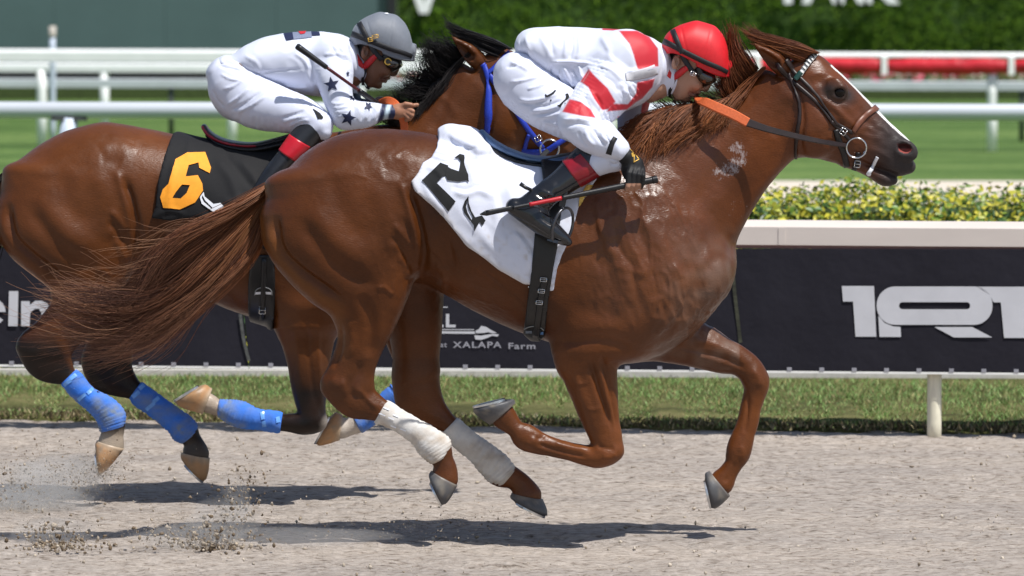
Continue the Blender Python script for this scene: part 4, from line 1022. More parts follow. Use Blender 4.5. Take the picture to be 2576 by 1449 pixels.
HEAD_ROWS = [([(2150, 397), (2180, 412), (2215, 428), (2262, 440)], 3.5, -.006),
            ([(1985, 205), (2010, 240), (2020, 300), (2014, 366), (2030, 395)], 7, -.006), ([(2000, 230), (2006, 300), (2000, 360)], 8, .004), ([(2055, 238), (2095, 268), (2130, 300), (2155, 322)], 8, .006), ([(2050, 258), (2090, 290), (2125, 325)], 10, -.004),
            ([(2022, 194), (2060, 184), (2092, 194), (2118, 212)], 7, .004), ([(2030, 212), (2058, 206), (2080, 214)], 9, -.004), ([(2086, 232), (2098, 222), (2116, 218), (2130, 228)], 4, .005), ([(2090, 240), (2106, 248), (2126, 246)], 4, .004), ([(2095, 252), (2112, 258), (2128, 254)], 4, -.003),
            ([(2140, 250), (2170, 290), (2200, 330)], 12, -.005), ([(2150, 330), (2190, 345), (2225, 350)], 6, .003), ([(2200, 318), (2225, 325), (2240, 345)], 5, .003), ([(2180, 370), (2215, 385), (2240, 405)], 7, .003), ([(2170, 395), (2200, 410), (2240, 425)], 5, -.004),
            ([(2160, 330), (2180, 320), (2195, 330)], 4, .003), ([(2070, 350), (2110, 375), (2150, 385)], 9, -.003)]
BODY_ROWS = [([(694, 540), (696, 585), (710, 634), (750, 676), (817, 724), (885, 770)], 9.9, -0.0187),
            ([(672, 560), (684, 625), (722, 680), (790, 740), (840, 780)], 17.6, 0.0102),
            ([(775, 515), (813, 567), (853, 617), (900, 648), (950, 664)], 24, .0065), ([(745, 540), (790, 605), (840, 660), (895, 700), (955, 722)], 19.8, -0.0102),
            ([(830, 430), (850, 500), (880, 560), (930, 610)], 26.4, -0.0068), ([(935, 450), (965, 520), (985, 590), (990, 650)], 28.6, 0.0085),
            ([(960, 402), (990, 390), (1020, 400), (1035, 425)], 16, .0045), ([(985, 352), (1010, 370), (1034, 390), (1060, 410)], 11, .004), ([(955, 425), (990, 430), (1020, 440)], 15, -.0035),
            ([(1000, 452), (1020, 492), (1033, 532), (1046, 585), (1053, 640), (1045, 700)], 9.9, 0.0102), ([(1022, 470), (1042, 520), (1056, 575), (1064, 640), (1058, 700)], 11, -0.0204),
            ([(985, 560), (1015, 590), (1035, 620)], 8.8, 0.0068), ([(980, 590), (1010, 625), (1030, 660)], 7.7, -0.0068), ([(1000, 640), (1020, 670), (1030, 700)], 9.9, 0.0068),
            ([(946, 727), (965, 722), (980, 735), (992, 738)], 3.85, 0.0051), ([(900, 740), (930, 790), (935, 850), (925, 900)], 15.4, -0.0102), ([(870, 800), (885, 850), (880, 900)], 13.2, 0.0068),
            ([(858, 820), (855, 880), (838, 930)], 7.7, -0.0085), ([(905, 905), (900, 940), (880, 975), (905, 1000)], 11, -0.0085), ([(830, 950), (850, 965), (870, 962)], 13.2, 0.0068), ([(880, 990), (905, 985), (930, 1010), (955, 1030)], 6.6, 0.0068),
            # flank and ribs
            ([(1110, 470), (1105, 560), (1120, 640), (1110, 700)], 28.6, -0.0136), ([(1062, 690), (1130, 735), (1210, 775), (1300, 810)], 17.6, -0.0068),
            ([(1140, 600), (1180, 660), (1250, 720), (1310, 760)], 19.8, 0.0068), ([(1090, 660), (1115, 690), (1110, 735)], 9.9, 0.0068),
            # shoulder muscles
            ([(1518, 545), (1514, 577), (1532, 602), (1524, 640)], 13.05, 0.0037), ([(1562, 577), (1575, 625), (1606, 665), (1614, 705)], 14.5, 0.0053), ([(1524, 618), (1550, 641), (1569, 679), (1580, 724), (1586, 775)], 11.6, 0.0060),
            ([(1512, 630), (1524, 685), (1532, 724), (1548, 780)], 14.5, -0.0060), ([(1545, 580), (1556, 630), (1590, 670), (1600, 740), (1596, 800)], 13.05, -0.0053), ([(1626, 538), (1649, 586), (1678, 647), (1700, 700)], 17.4, 0.0045),
            ([(1600, 560), (1622, 610), (1640, 665), (1650, 730)], 13.05, -0.0045), ([(1480, 560), (1500, 600), (1508, 640), (1500, 690)], 20.3, -0.0037), ([(1480, 480), (1520, 500), (1545, 545)], 17.4, -0.0030),
            ([(1833, 625), (1770, 680), (1748, 724), (1713, 788), (1671, 845), (1620, 880)], 14.5, -0.0075), ([(1815, 690), (1780, 745), (1745, 795), (1700, 845)], 17.4, 0.0045), ([(1800, 640), (1740, 700), (1700, 760), (1655, 820)], 23.2, 0.0045),
            ([(1700, 530), (1730, 600), (1745, 660), (1740, 720)], 26.1, -0.0030), ([(1378, 856), (1447, 858), (1511, 850), (1562, 860), (1600, 890)], 13.05, -0.0083), ([(1390, 800), (1450, 826), (1520, 820), (1580, 830)], 23.2, 0.0045),
            ([(1415, 700), (1440, 760), (1500, 790), (1560, 780)], 23.2, -0.0030), ([(1400, 620), (1410, 690), (1396, 760)], 17.4, -0.0030),
            # forearm
            ([(1480, 895), (1500, 960), (1520, 1020), (1545, 1085)], 7, -0.0105), ([(1510, 880), (1528, 950), (1540, 1020), (1552, 1090)], 5, -0.0075), ([(1495, 890), (1514, 955), (1531, 1020), (1548, 1088)], 6, 0.0090), ([(1440, 930), (1465, 1000), (1490, 1060)], 12, 0.0060),
            ([(1440, 910), (1460, 912), (1475, 905)], 3.5, 0.0045), ([(1448, 960), (1465, 965), (1478, 958)], 3, 0.0037), ([(1478, 1028), (1495, 1030), (1510, 1024)], 3, 0.0037),
            ([(1500, 1120), (1525, 1128), (1545, 1128)], 6, -0.0060), ([(1512, 1150), (1535, 1150), (1550, 1138)], 7, 0.0045),
            ([(1480, 1150), (1430, 1140), (1385, 1128), (1350, 1115)], 5, -0.0075), ([(1478, 1132), (1432, 1125), (1392, 1112)], 5, 0.0045), ([(1348, 1090), (1340, 1110), (1325, 1122)], 8, 0.0060), ([(1372, 1098), (1352, 1102), (1335, 1090)], 5, -0.0060)]
def build_horse2():
    F = Field((-0.95, -0.37, 0.05), (1.48, 0.37, 1.90), 0.0064)
    # barrel: x, top, bottom, half width
    bar = [(700, 470, 640, .12), (740, 408, 660, .19), (800, 362, 676, .235), (860, 337, 684, .26), (930, 325, 690, .268), (1000, 326, 698, .268), (1060, 333, 708, .268), (1120, 347, 742, .285), (1200, 368, 786, .30), (1300, 400, 832, .305),
           (1400, 410, 866, .29), (1500, 392, 896, .262), (1580, 365, 912, .245), (1660, 385, 893, .228), (1730, 450, 846, .205), (1780, 520, 795, .175), (1815, 585, 735, .13), (1832, 630, 690, .085)]
    F.axis([(x, t, x, b, w) for x, t, b, w in bar], k=0.0, p=2.25, cap=0.5)
    F.axis([(1500, 388, 1790, 770, .19), (1575, 328, 1828, 690, .175), (1665, 283, 1846, 622, .150), (1760, 264, 1886, 540, .122), (1850, 238, 1938, 462, .100), (1922, 172, 1996, 400, .085), (1960, 150, 2030, 390, .08)], k=0.05, p=2.1)
    horse_head(F, lambda x, y: (x, y), 0.0, 1.0)
    # hind quarters
    thigh = [(668, 500, 980, 405, .135), (653, 548, 1018, 470, .152), (657, 594, 1040, 530, .160), (680, 646, 1052, 600, .155), (722, 702, 1050, 655, .140), (778, 757, 1036, 718, .118), (834, 800, 1014, 778, .095),
             (848, 842, 988, 836, .076), (838, 890, 960, 888, .060), (818, 938, 943, 934, .052), (810, 978, 938, 972, .048)]
    F.axis([r + (-0.115 - 0.02 * min(i, 3) / 3,) for i, r in enumerate(thigh)], k=0.035, p=2.1, cap=0.5)
    F.ell(836, 965, -0.13, 30, 26, 0.040, k=0.02)
    F.chain(H2_HIND_N, Y=-0.13, k=0.02)
    thf = [(760, 520, 1040, 440, .135), (800, 590, 1085, 540, .15), (850, 650, 1112, 620, .145), (905, 715, 1116, 700, .125), (950, 780, 1114, 775, .10), (976, 840, 1111, 840, .078), (988, 900, 1105, 905, .058), (988, 950, 1104, 950, .050)]
    F.axis([r + (0.115,) for r in thf], k=0.03, cap=0.5)
    F.chain(H2_HIND_F, Y=0.12, k=0.02)
    # shoulder, arm, chest
    F.axis([(1420, 520, 1600, 420, .10), (1430, 620, 1720, 560, .13), (1410, 720, 1775, 680, .145), (1395, 800, 1740, 800, .14), (1392, 862, 1640, 880, .115)][:5], Y=-0.125, k=0.05)
    F.axis([(1420, 520, 1600, 420, .10), (1430, 620, 1720, 560, .13), (1410, 720, 1775, 680, .145), (1395, 800, 1740, 800, .14), (1392, 862, 1640, 880, .115)], Y=0.125, k=0.05)
    F.ell(1770, 690, -0.085, 75, 88, 0.115, 20, k=0.04); F.ell(1770, 690, 0.085, 75, 88, 0.115, 20, k=0.04)      # pectorals
    F.chain(H2_FORE_N, Y=-0.135, k=0.03); F.ell(1522, 1135, -0.135, 38, 34, 0.046, k=0.012)
    F.chain(H2_CAN_N, Y=-0.135, k=0.012)
    F.chain(H2_FORE_F, Y=0.12, k=0.04); F.chain(H2_CAN_F, Y=0.12, k=0.015)
    # dock of the tail
    F.chain([(712, 450, 716, 505, .040), (682, 474, 688, 520, .032), (648, 500, 656, 536, .023), (608, 522, 614, 550, .013)], Y=0.0, k=0.04)
    V, Q = F.mesh(); V = smooth_mesh(V, Q, 2); N = vert_normals(V, Q)
    rows = list(BODY_ROWS) + [
            ([(1700, 870), (1770, 888), (1830, 905), (1880, 930)], 7, -0.0075), ([(1740, 850), (1810, 872), (1870, 900)], 9, 0.0060), ([(1880, 990), (1880, 1040), (1872, 1090)], 4, -0.0060),
            ([(1890, 930), (1908, 950), (1912, 975)], 8, 0.0045), ([(1860, 1120), (1868, 1138), (1860, 1155)], 8, 0.0045), ([(1850, 1160), (1835, 1195), (1822, 1215)], 6, -0.0045),
            # neck
            ([(1985, 415), (1940, 480), (1900, 545), (1870, 600)], 10, -.006), ([(1960, 400), (1905, 480), (1860, 560), (1830, 620)], 16, .005), ([(1915, 190), (1845, 245), (1800, 300), (1760, 350), (1700, 420)], 9, .004), ([(1930, 215), (1860, 275), (1815, 330), (1770, 390)], 16, -.005),
            ([(1990, 250), (1960, 300), (1945, 350)], 16, -.006), ([(1880, 300), (1830, 400), (1770, 480), (1700, 540)], 24, -.004), ([(1900, 345), (1850, 450), (1790, 540)], 22, .004)] + HEAD_ROWS
    for i in range(13):                                                         # skin folds of the flank
        x = 1044 + 7.2 * i; y = 497 + 8.5 * i
        rows.append(([(x - 6, y - 10), (x + 8, y + 50), (x + 12, y + 105 - 2 * i)], 2.6, -.0028))
    for i in range(7):
        rows.append(([(1058 + 6 * i, 600 + 8 * i), (1070 + 7 * i, 640 + 5 * i), (1078 + 5 * i, 690 - 2 * i)], 2.4, -.0025))
    for i in range(9):
        rows.append(([(1010 + 3.5 * i, 545 + 9 * i), (1018 + 3.0 * i, 560 + 9 * i), (1026 + 2.2 * i, 572 + 9 * i)], 2.4, -.0018))
    for i in range(8):                                                         # creases in front of the saddle girth and along the ribs
        rows.append(([(1180 + 14 * i, 640 + 13 * i), (1230 + 12 * i, 690 + 10 * i), (1290 + 6 * i, 720 + 9 * i)], 3, -.0014))
    V = strokes(V, N, rows); N = vert_normals(V, Q)
    px, py = to_px(V)
    def patch(cx, cy, rx, ry): return np.clip(1.4 - ((px - cx) / rx) ** 2 - ((py - cy) / ry) ** 2, 0, 1) * (N[:, 1] < 0.2)
    U = np.stack([V[:, 0] + 0.22 * V[:, 2], V[:, 1], V[:, 2] * 0.36], 1)
    rid = (1 - np.abs(fbm(U, 17, 81, 3))) ** 5; rid2 = (1 - np.abs(fbm(U + 3.3, 30, 83, 2))) ** 6           # sinews and raised vessels under the skin
    D = (0.0064 * rid + 0.0028 * rid2) * patch(1610, 640, 160, 200) + (0.0045 * rid + 0.002 * rid2) * patch(1740, 760, 110, 110) + 0.0022 * rid2 * patch(1000, 640, 90, 130) + 0.0018 * rid2 * patch(1480, 980, 80, 120)
    U2 = np.stack([V[:, 0] * 0.5 - 0.5 * V[:, 2], V[:, 1], V[:, 2] * 0.7 + 0.3 * V[:, 0]], 1)
    D = D + 0.0024 * (1 - np.abs(fbm(U2, 22, 85, 2))) ** 5 * (patch(2150, 330, 110, 80) + patch(960, 420, 90, 60)) + 0.0016 * (1 - np.abs(fbm(U2, 40, 86, 2))) ** 6 * patch(1200, 720, 150, 90)
    V = V + N * D[:, None]; N = vert_normals(V, Q)
    V = V + N * (0.0008 * fbm(V, 26, 5) + 0.0004 * vnoise(V, 70, 9))[:, None]
    # coat colours
    px, py = to_px(V)
    base = np.array([0.066, 0.0185, 0.0040]); red = np.array([0.122, 0.0360, 0.0072]); dark = np.array([0.105, 0.035, 0.018])
    n1 = fbm(V, 3.0, 21)[:, None] * 0.5 + 0.5
    C = base * (1 - n1) + red * n1
    n2 = np.clip(0.5 + 0.9 * fbm(V, 6.0, 23), 0, 1)[:, None]; C = C * (0.80 + 0.4 * n2)
    leg = np.clip((py - 780) / 230, 0, 1)[:, None]; C = C * (1 - leg) + np.array([0.128, 0.0375, 0.0075]) * (0.65 + 0.6 * n2) * leg
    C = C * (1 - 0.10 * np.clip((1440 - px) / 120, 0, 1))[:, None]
    neck = (np.clip((px - 1640) / 160, 0, 1) * np.clip((620 - py) / 120, 0, 1))[:, None] * 0.75; C = C * (1 - neck) + np.array([0.110, 0.0300, 0.0070]) * (0.75 + 0.5 * n2) * neck
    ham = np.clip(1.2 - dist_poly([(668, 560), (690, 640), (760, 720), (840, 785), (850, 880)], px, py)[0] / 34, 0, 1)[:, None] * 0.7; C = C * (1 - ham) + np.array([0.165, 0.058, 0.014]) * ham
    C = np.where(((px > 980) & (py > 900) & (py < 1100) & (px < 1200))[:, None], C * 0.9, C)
    mz = 1 / (1 + np.exp(((2205 - px) * 0.86 + (348 - py) * -0.2 + (py < 330) * 0 + (330 - py) * 0.25) / 14))            # grey-black muzzle
    C = C * (1 - mz[:, None]) + np.array([0.042, 0.036, 0.036]) * mz[:, None]
    e, _ = dist_poly([(2085, 228), (2130, 240)], px, py); ek = np.clip(1.3 - e / 28, 0, 1)[:, None] * (N[:, 1:2] < 0.4)
    C = C * (1 - 0.88 * ek) + np.array([0.03, 0.024, 0.022]) * 0.88 * ek
    bl, t = dist_poly([(2098, 168), (2128, 199), (2161, 229), (2196, 266), (2240, 311), (2288, 352)], px, py)
    bm = (bl < 9) & (np.abs(V[:, 1]) < 0.03)
    C = np.where(bm[:, None], np.array([0.72, 0.70, 0.68]), C)
    nz = inside([(2256, 362), (2290, 362), (2294, 386), (2262, 388)], px, py) & (np.abs(V[:, 1]) < 0.062) & (N[:, 2] > -0.9)
    C = np.where((nz & (py > 374))[:, None], np.array([0.30, 0.075, 0.065]), np.where((nz & (py <= 374))[:, None], np.array([0.05, 0.02, 0.02]), C))
    d, _ = dist_poly([(1850, 372), (1862, 400), (1840, 425), (1812, 432)], px, py)                    # lather on the neck
    fo = np.clip(1.25 - d / 38, 0, 1)
    fl = 0.56 * np.clip((px - 1740) / 100, 0, 1) * (px < 1985) * (py > 300) * (py < 780) * np.clip(0.2 + vnoise(V, 9, 44) * 1.6, 0, 1)
    fo = np.maximum(fo, fl) * (N[:, 1] < 0.3)
    ch = np.clip((px - 1640) / 120, 0, 1) * np.clip((py - 560) / 120, 0, 1) * (py < 930) * (px < 1860) * np.clip(0.5 + 0.6 * vnoise(V, 30, 12), 0, 1)
    C = C * (1 - 0.35 * ch[:, None]) + np.array([0.22, 0.17, 0.14]) * 0.35 * ch[:, None]                # dust on the chest
    ear = inside([(1890, 104), (1945, 165), (1975, 168), (1940, 150), (1905, 108)], px, py)
    sm = lambda a, b, v: np.clip((v - a) / (b - a), 0, 1)
    gl = 0.015 + 0.085 * sm(1430, 1540, px) * sm(1860, 1780, px) * sm(900, 780, py) + 0.035 * sm(820, 960, py) + 0.05 * sm(1940, 2020, px) * sm(520, 460, py) - 0.10 * mz
    gl = gl + 0.05 * np.clip(1.2 - dist_poly([(670, 540), (720, 450), (800, 385), (900, 350), (990, 400)], px, py)[0] / 60, 0, 1)
    root = empty('race_horse', (P(1290, 1366, 0)[0], 0, 0))
    tag(root, 'chestnut racehorse galloping in front with white hind bandages and a white number 2 cloth', 'horse', 'galloping racehorses')
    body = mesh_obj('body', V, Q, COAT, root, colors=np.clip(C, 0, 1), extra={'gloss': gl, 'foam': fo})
    F.V, F.N, F.Q = V, N, Q
    return root, F
horse2, F2 = build_horse2()
print('horse2', round(time.time() - T0, 1), len(F2.V))
for cor, sole, Y in (((1084, 1184, 1151, 1220), (1079, 1206, 1113, 1275), -.13), ((1286, 1240, 1366, 1256), (1288, 1259, 1375, 1302), .12),
                     ((1296, 1014, 1232, 1069), (1282, 1003, 1185, 1027), -.135), ((1784, 1184, 1836, 1248), (1771, 1200, 1789, 1283), .12)):
    hoof(cor, sole, .040, .050, Y, M_HOOF_G, horse2)
leg_wrap([(942, 1060, 972, 1008, .033), (1010, 1091, 1045, 1053, .031), (1046, 1122, 1098, 1084, .035), (1062, 1147, 1130, 1112, .041), (1091, 1166, 1122, 1147, .035)], -.13, horse2, (0.68, 0.67, 0.65), (0.42, 0.33, 0.24), M_WRAP_W, 0, 1)
leg_wrap([(1114, 1086, 1148, 1052, .031), (1151, 1126, 1191, 1090, .030), (1184, 1158, 1223, 1113, .031), (1213, 1187, 1258, 1138, .035), (1232, 1212, 1288, 1170, .039), (1262, 1221, 1294, 1184, .034)], .12, horse2, (0.68, 0.67, 0.65), (0.42, 0.35, 0.28), M_WRAP_W, 0, 2)
eye_c = P(2111, 232, -0.083)
def ball(name, c, r, mat, parent, sq=(1, 1, 1), seg=20):
    th = np.linspace(0, np.pi, seg // 2 + 1); ph = np.linspace(0, 2 * np.pi, seg, endpoint=False)
    V = np.array([[math.sin(a) * math.cos(b) * sq[0], math.sin(a) * math.sin(b) * sq[1], math.cos(a) * sq[2]] for a in th for b in ph]) * r + np.asarray(c)
    return mesh_obj(name, V, grid_faces(seg // 2 + 1, seg), mat, parent)
ball('eye', eye_c, 0.0225, M_EYE, horse2); ball('eye', eye_c * np.array([1, -1, 1]), 0.0225, M_EYE, horse2)

# hair of the near horse
HM2 = F2.height(True)
def on(hm, pts, lift=0.008, mid=0.0):
    pts = np.asarray(pts, float); w = hm.px(pts[:, 0], pts[:, 1], mid)
    return [(a, b, y - lift) for (a, b), y in zip(pts[:, :2], w[:, 1])]
CHEST = [(0.22, 0.070, 0.022), (0.16, 0.048, 0.016), (0.10, 0.030, 0.012), (0.28, 0.100, 0.034), (0.14, 0.042, 0.016)]
TAILP = [(0.20, 0.085, 0.045), (0.14, 0.052, 0.032), (0.075, 0.032, 0.026), (0.30, 0.15, 0.08), (0.09, 0.04, 0.032), (0.16, 0.065, 0.04)]
tg = [[(690, 456), (640, 488), (560, 532), (480, 575), (410, 620), (360, 675), (330, 740)], [(688, 465), (620, 512), (520, 575), (432, 638), (368, 700), (330, 765), (285, 830)], [(684, 474), (612, 540), (535, 612), (455, 690), (372, 742), (262, 748), (118, 736)],
      [(680, 484), (610, 560), (530, 640), (440, 730), (335, 796), (215, 806), (82, 812)], [(676, 494), (618, 585), (548, 670), (450, 760), (350, 838), (235, 868), (108, 862)], [(672, 505), (635, 600), (570, 690), (480, 770), (400, 832), (310, 880), (190, 888)],
      [(668, 515), (652, 600), (625, 660), (555, 728), (480, 785), (410, 850), (320, 893)]]
tails = [[(x, y, -0.02 - 0.09 * math.sin(i / 6 * math.pi) * (1 if j % 2 else 0.4)) for i, (x, y) in enumerate(g)] for j, g in enumerate(tg)]
TROOT = [(0.36, 0.135, 0.048), (0.27, 0.092, 0.032), (0.44, 0.185, 0.070), (0.20, 0.066, 0.024)]
TTIP = [(0.150, 0.062, 0.042), (0.095, 0.040, 0.032), (0.24, 0.110, 0.068), (0.060, 0.028, 0.025), (0.34, 0.17, 0.10)]
locks('tail', tails, 70, 52, TROOT, TTIP, M_HAIR, horse2, r0=0.00085, m=19, seed=3, wave=0.036, tight=0.0070, fly=0.16, short=0.85, depth=0.035, jitter=0.04)
wisp = [[(600, 520), (470, 570), (380, 560)], [(560, 600), (420, 600), (330, 640), (250, 700)], [(450, 700), (300, 720), (200, 690), (160, 700)], [(350, 780), (230, 770), (140, 730), (110, 700)], [(380, 840), (240, 850), (120, 830), (70, 800)], [(500, 760), (480, 800), (440, 815)]]
hair('tail_wisps', [[(x, y, -0.05) for x, y in g] for g in wisp], 110, (0.012, 0.03, 0.02), [(0.34, 0.18, 0.10), (0.22, 0.10, 0.05)], M_HAIR, horse2, r0=0.0008, seed=4, wave=0.03, tip_noise=0.06)
mg = [[(1905, 175), (1885, 150), (1860, 112), (1843, 62)], [(1888, 195), (1866, 165), (1846, 122), (1836, 72)], [(1866, 220), (1848, 190), (1836, 150), (1830, 95)], [(1845, 246), (1834, 215), (1828, 175), (1824, 130)], [(1830, 252), (1812, 240), (1800, 230), (1790, 215)]]
hair('mane', [[(x, y, -0.01) for x, y in g] for g in mg], 700, (0.006, 0.018, 0.006), CHEST, M_HAIR, horse2, r0=0.0011, m=11, seed=5, wave=0.006, tip_noise=0.012, short=0.5)
mn = [[(1925, 168), (1885, 210), (1850, 262), (1826, 312)], [(1880, 212), (1850, 250), (1826, 290), (1800, 330)], [(1845, 248), (1815, 270), (1785, 310), (1745, 352)], [(1800, 256), (1765, 275), (1725, 325), (1680, 385)], [(1765, 261), (1725, 280), (1680, 330), (1632, 402)], [(1725, 265), (1685, 285), (1640, 330), (1592, 395)],
      [(1685, 270), (1650, 290), (1610, 325), (1568, 372)], [(1640, 286), (1612, 300), (1588, 325), (1560, 352)], [(1600, 306), (1582, 318), (1565, 332), (1548, 345)]]
locks('mane', [on(HM2, g, 0.016) for g in mn], 60, 34, CHEST, [(0.20, 0.064, 0.020), (0.12, 0.037, 0.014), (0.27, 0.10, 0.034)], M_HAIR, horse2, r0=0.0011, m=12, seed=6, wave=0.012, tight=0.006, fly=0.05, short=0.6, depth=0.004, jitter=0.010)
mw = [[(1820, 250), (1800, 235), (1790, 225), (1770, 222)], [(1780, 258), (1762, 240), (1745, 235), (1725, 240)], [(1740, 263), (1722, 250), (1710, 238), (1702, 222)], [(1700, 268), (1686, 250), (1680, 238), (1676, 225)], [(1660, 276), (1648, 262), (1640, 256), (1636, 245)]]
hair('mane', [[(x, y, -0.01) for x, y in g] for g in mw], 110, (0.01, 0.02, 0.006), [(0.10, 0.04, 0.02), (0.06, 0.03, 0.02)], M_HAIR, horse2, r0=0.0009, m=12, seed=7, wave=0.008, tip_noise=0.012, short=0.7)
fg = [[(2058, 133), (2005, 112), (1940, 96), (1893, 82), (1868, 60)], [(2045, 130), (1995, 116), (1940, 106), (1898, 92), (1872, 74)], [(2030, 140), (1985, 125), (1942, 114), (1905, 104), (1885, 92)], [(2020, 155), (1980, 142), (1945, 128), (1915, 116), (1893, 106)]]
hair('forelock', [[(x, y, -0.055 + 0.03 * (i / 4)) for i, (x, y) in enumerate(g)] for g in fg], 700, (0.006, 0.014, 0.005), CHEST, M_HAIR, horse2, r0=0.0011, m=11, seed=8, wave=0.006, tip_noise=0.010, short=0.5)
print('hair2', round(time.time() - T0, 1))

# ------------------------------------------------------------------ bay horse behind, plane Y = 1.5
YB = 1.5
H6_HIND_N = [(46, 872, 172, 885, .050), (62, 900, 178, 905, .043), (100, 930, 184, 918, .036), (155, 967, 189, 932, .031), (198, 1011, 236, 980, .030), (232, 1037, 281, 1004, .034), (248, 1064, 311, 1042, .040), (257, 1086, 312, 1070, .033), (254, 1098, 310, 1092, .031), (248, 1110, 312, 1110, .034), (245, 1116, 312, 1124, .037)]
H6_HIND_F = [(232, 850, 332, 855, .052), (207, 902, 330, 900, .050), (212, 930, 333, 926, .042), (250, 960, 340, 944, .035), (325, 1003, 354, 963, .030), (373, 1039, 406, 1000, .030), (417, 1074, 456, 1036, .032), (440, 1102, 491, 1066, .038), (458, 1113, 498, 1086, .033), (464, 1124, 512, 1110, .031), (459, 1138, 526, 1142, .036)]
H6_FORE_N = [(705, 720, 862, 720, .100), (690, 802, 851, 795, .083), (706, 852, 841, 850, .070), (722, 908, 830, 912, .058), (731, 965, 823, 970, .049), (744, 1014, 819, 1020, .045), (756, 1044, 819, 1052, .045)]
H6_CAN_N = [(802, 1036, 796, 1084, .042), (768, 1038, 764, 1094, .044), (731, 1040, 728, 1087, .036), (707, 1041, 704, 1084, .030), (650, 1031, 648, 1077, .029), (612, 1014, 599, 1070, .034), (583, 1011, 573, 1060, .036), (553, 1008, 546, 1046, .031), (532, 990, 514, 1038, .034)]
H6_FORE_F = [(920, 750, 1080, 740, .100), (968, 850, 1078, 846, .064), (1000, 920, 1072, 930, .046)]
H6_CAN_F = [(1018, 938, 1056, 980, .043), (972, 983, 998, 1017, .031), (918, 1026, 944, 1062, .031), (893, 1040, 912, 1086, .037), (872, 1052, 884, 1096, .031), (860, 1050, 858, 1104, .035)]
def head6(x, y):
    a = math.radians(4.0); dx, dy = (x - 1962) * 0.95, (y - 144) * 0.95
    return 1196 + dx * math.cos(a) - dy * math.sin(a), 128 + dx * math.sin(a) + dy * math.cos(a)
def build_horse6():
    lo = P(-45, 1130, YB); hi = P(1560, 90, YB)
    F = Field((lo[0], YB - 0.37, 0.08), (hi[0], YB + 0.37, hi[2] + 0.04), 0.0075)
    bar = [(12, 445, 620, .12), (50, 402, 650, .19), (110, 358, 665, .235), (180, 325, 672, .26), (275, 308, 680, .268), (350, 320, 690, .268), (420, 334, 708, .27), (500, 352, 745, .285), (580, 367, 780, .30), (660, 369, 806, .29), (740, 357, 832, .265), (800, 345, 846, .245), (880, 390, 836, .23), (950, 450, 790, .20), (1000, 520, 740, .17), (1032, 590, 690, .12)]
    F.axis([(x, t, x, b, w) for x, t, b, w in bar], Y=YB, k=0.0, p=2.25, cap=0.5)
    F.axis([(740, 350, 1000, 735, .19), (830, 335, 1040, 660, .175), (930, 318, 1065, 600, .15), (1020, 298, 1115, 530, .122), (1075, 242, 1180, 460, .10), (1130, 172, 1238, 395, .085), (1170, 137, 1270, 362, .08)], Y=YB, k=0.05, p=2.1)
    horse_head(F, head6, YB, 0.97)
    th = [(2, 480, 300, 410, .135), (-12, 530, 318, 475, .152), (-10, 580, 335, 530, .16), (7, 617, 352, 590, .155), (40, 658, 354, 635, .14), (90, 695, 338, 676, .118), (126, 726, 312, 725, .095), (128, 755, 285, 765, .076), (102, 796, 250, 818, .06), (64, 838, 205, 862, .052), (44, 870, 176, 895, .048)]
    F.axis([r + (YB - 0.115 - 0.02 * min(i, 3) / 3,) for i, r in enumerate(th)], k=0.035, p=2.1, cap=0.5)
    F.ell(72, 866, YB - .13, 28, 26, .04, k=0.02); F.chain(H6_HIND_N, Y=YB - .13, k=0.02)
    F.axis([r + (YB + 0.115,) for r in [(100, 560, 370, 540, .15), (150, 640, 400, 640, .14), (200, 720, 385, 720, .11), (226, 790, 350, 795, .08), (224, 850, 335, 855, .058), (208, 905, 330, 905, .05)]], k=0.03, cap=0.5)
    F.chain(H6_HIND_F, Y=YB + .12, k=0.02)
    sh = [(690, 500, 850, 420, .10), (700, 590, 950, 550, .13), (690, 680, 1000, 650, .145), (685, 745, 960, 750, .14), (690, 800, 880, 815, .115)]
    F.axis(sh, Y=YB - .125, k=0.05); F.axis(sh, Y=YB + .125, k=0.05)
    F.chain(H6_FORE_N, Y=YB - .135, k=0.03); F.ell(786, 1058, YB - .135, 34, 32, .045, k=0.012); F.chain(H6_CAN_N, Y=YB - .135, k=0.012)
    F.chain(H6_FORE_F, Y=YB + .12, k=0.03); F.chain(H6_CAN_F, Y=YB + .12, k=0.015)
    F.chain([(30, 436, 34, 492, .040), (4, 460, 8, 508, .032), (-26, 485, -20, 525, .023)], Y=YB, k=0.04)
    V, Q = F.mesh(); V = smooth_mesh(V, Q, 2); N = vert_normals(V, Q)
    rows = []
    for pts, w, h in BODY_ROWS:
        if max(p[0] for p in pts) < 1640 and max(p[1] for p in pts) < 880:
            q = [((x - 655) * 0.93 - 12 - (25 if x < 1070 else 0) * (x - 655) / 415, (y - 325) * 0.93 + 308) for x, y in pts]
            rows.append((q, w, h))
    rows += [([head6(*p) for p in pts], w, h) for pts, w, h in HEAD_ROWS]
    rows += [([(322, 480), (332, 540), (350, 590), (356, 630)], 4, .006), ([(770, 800), (776, 880), (785, 960), (795, 1030)], 6, -.006), ([(800, 800), (800, 880), (806, 960), (808, 1030)], 6, .005), ([(740, 820), (752, 900), (760, 980)], 9, .004),
             ([(700, 1062), (650, 1055), (600, 1045)], 5, -.004), ([(1100, 240), (1130, 260), (1150, 300)], 10, .003), ([(1160, 170), (1130, 230), (1110, 290), (1080, 330)], 12, -.005), ([(1250, 180), (1240, 250), (1225, 310)], 10, .005), ([(355, 655), (420, 700), (520, 745), (600, 770)], 14, -.004)]
    V = strokes(V, N, rows); N = vert_normals(V, Q); V = V + N * (0.0013 * fbm(V, 26, 7))[:, None]
    px, py = to_px(V)
    n1 = fbm(V, 3.0, 51)[:, None] * 0.5 + 0.5
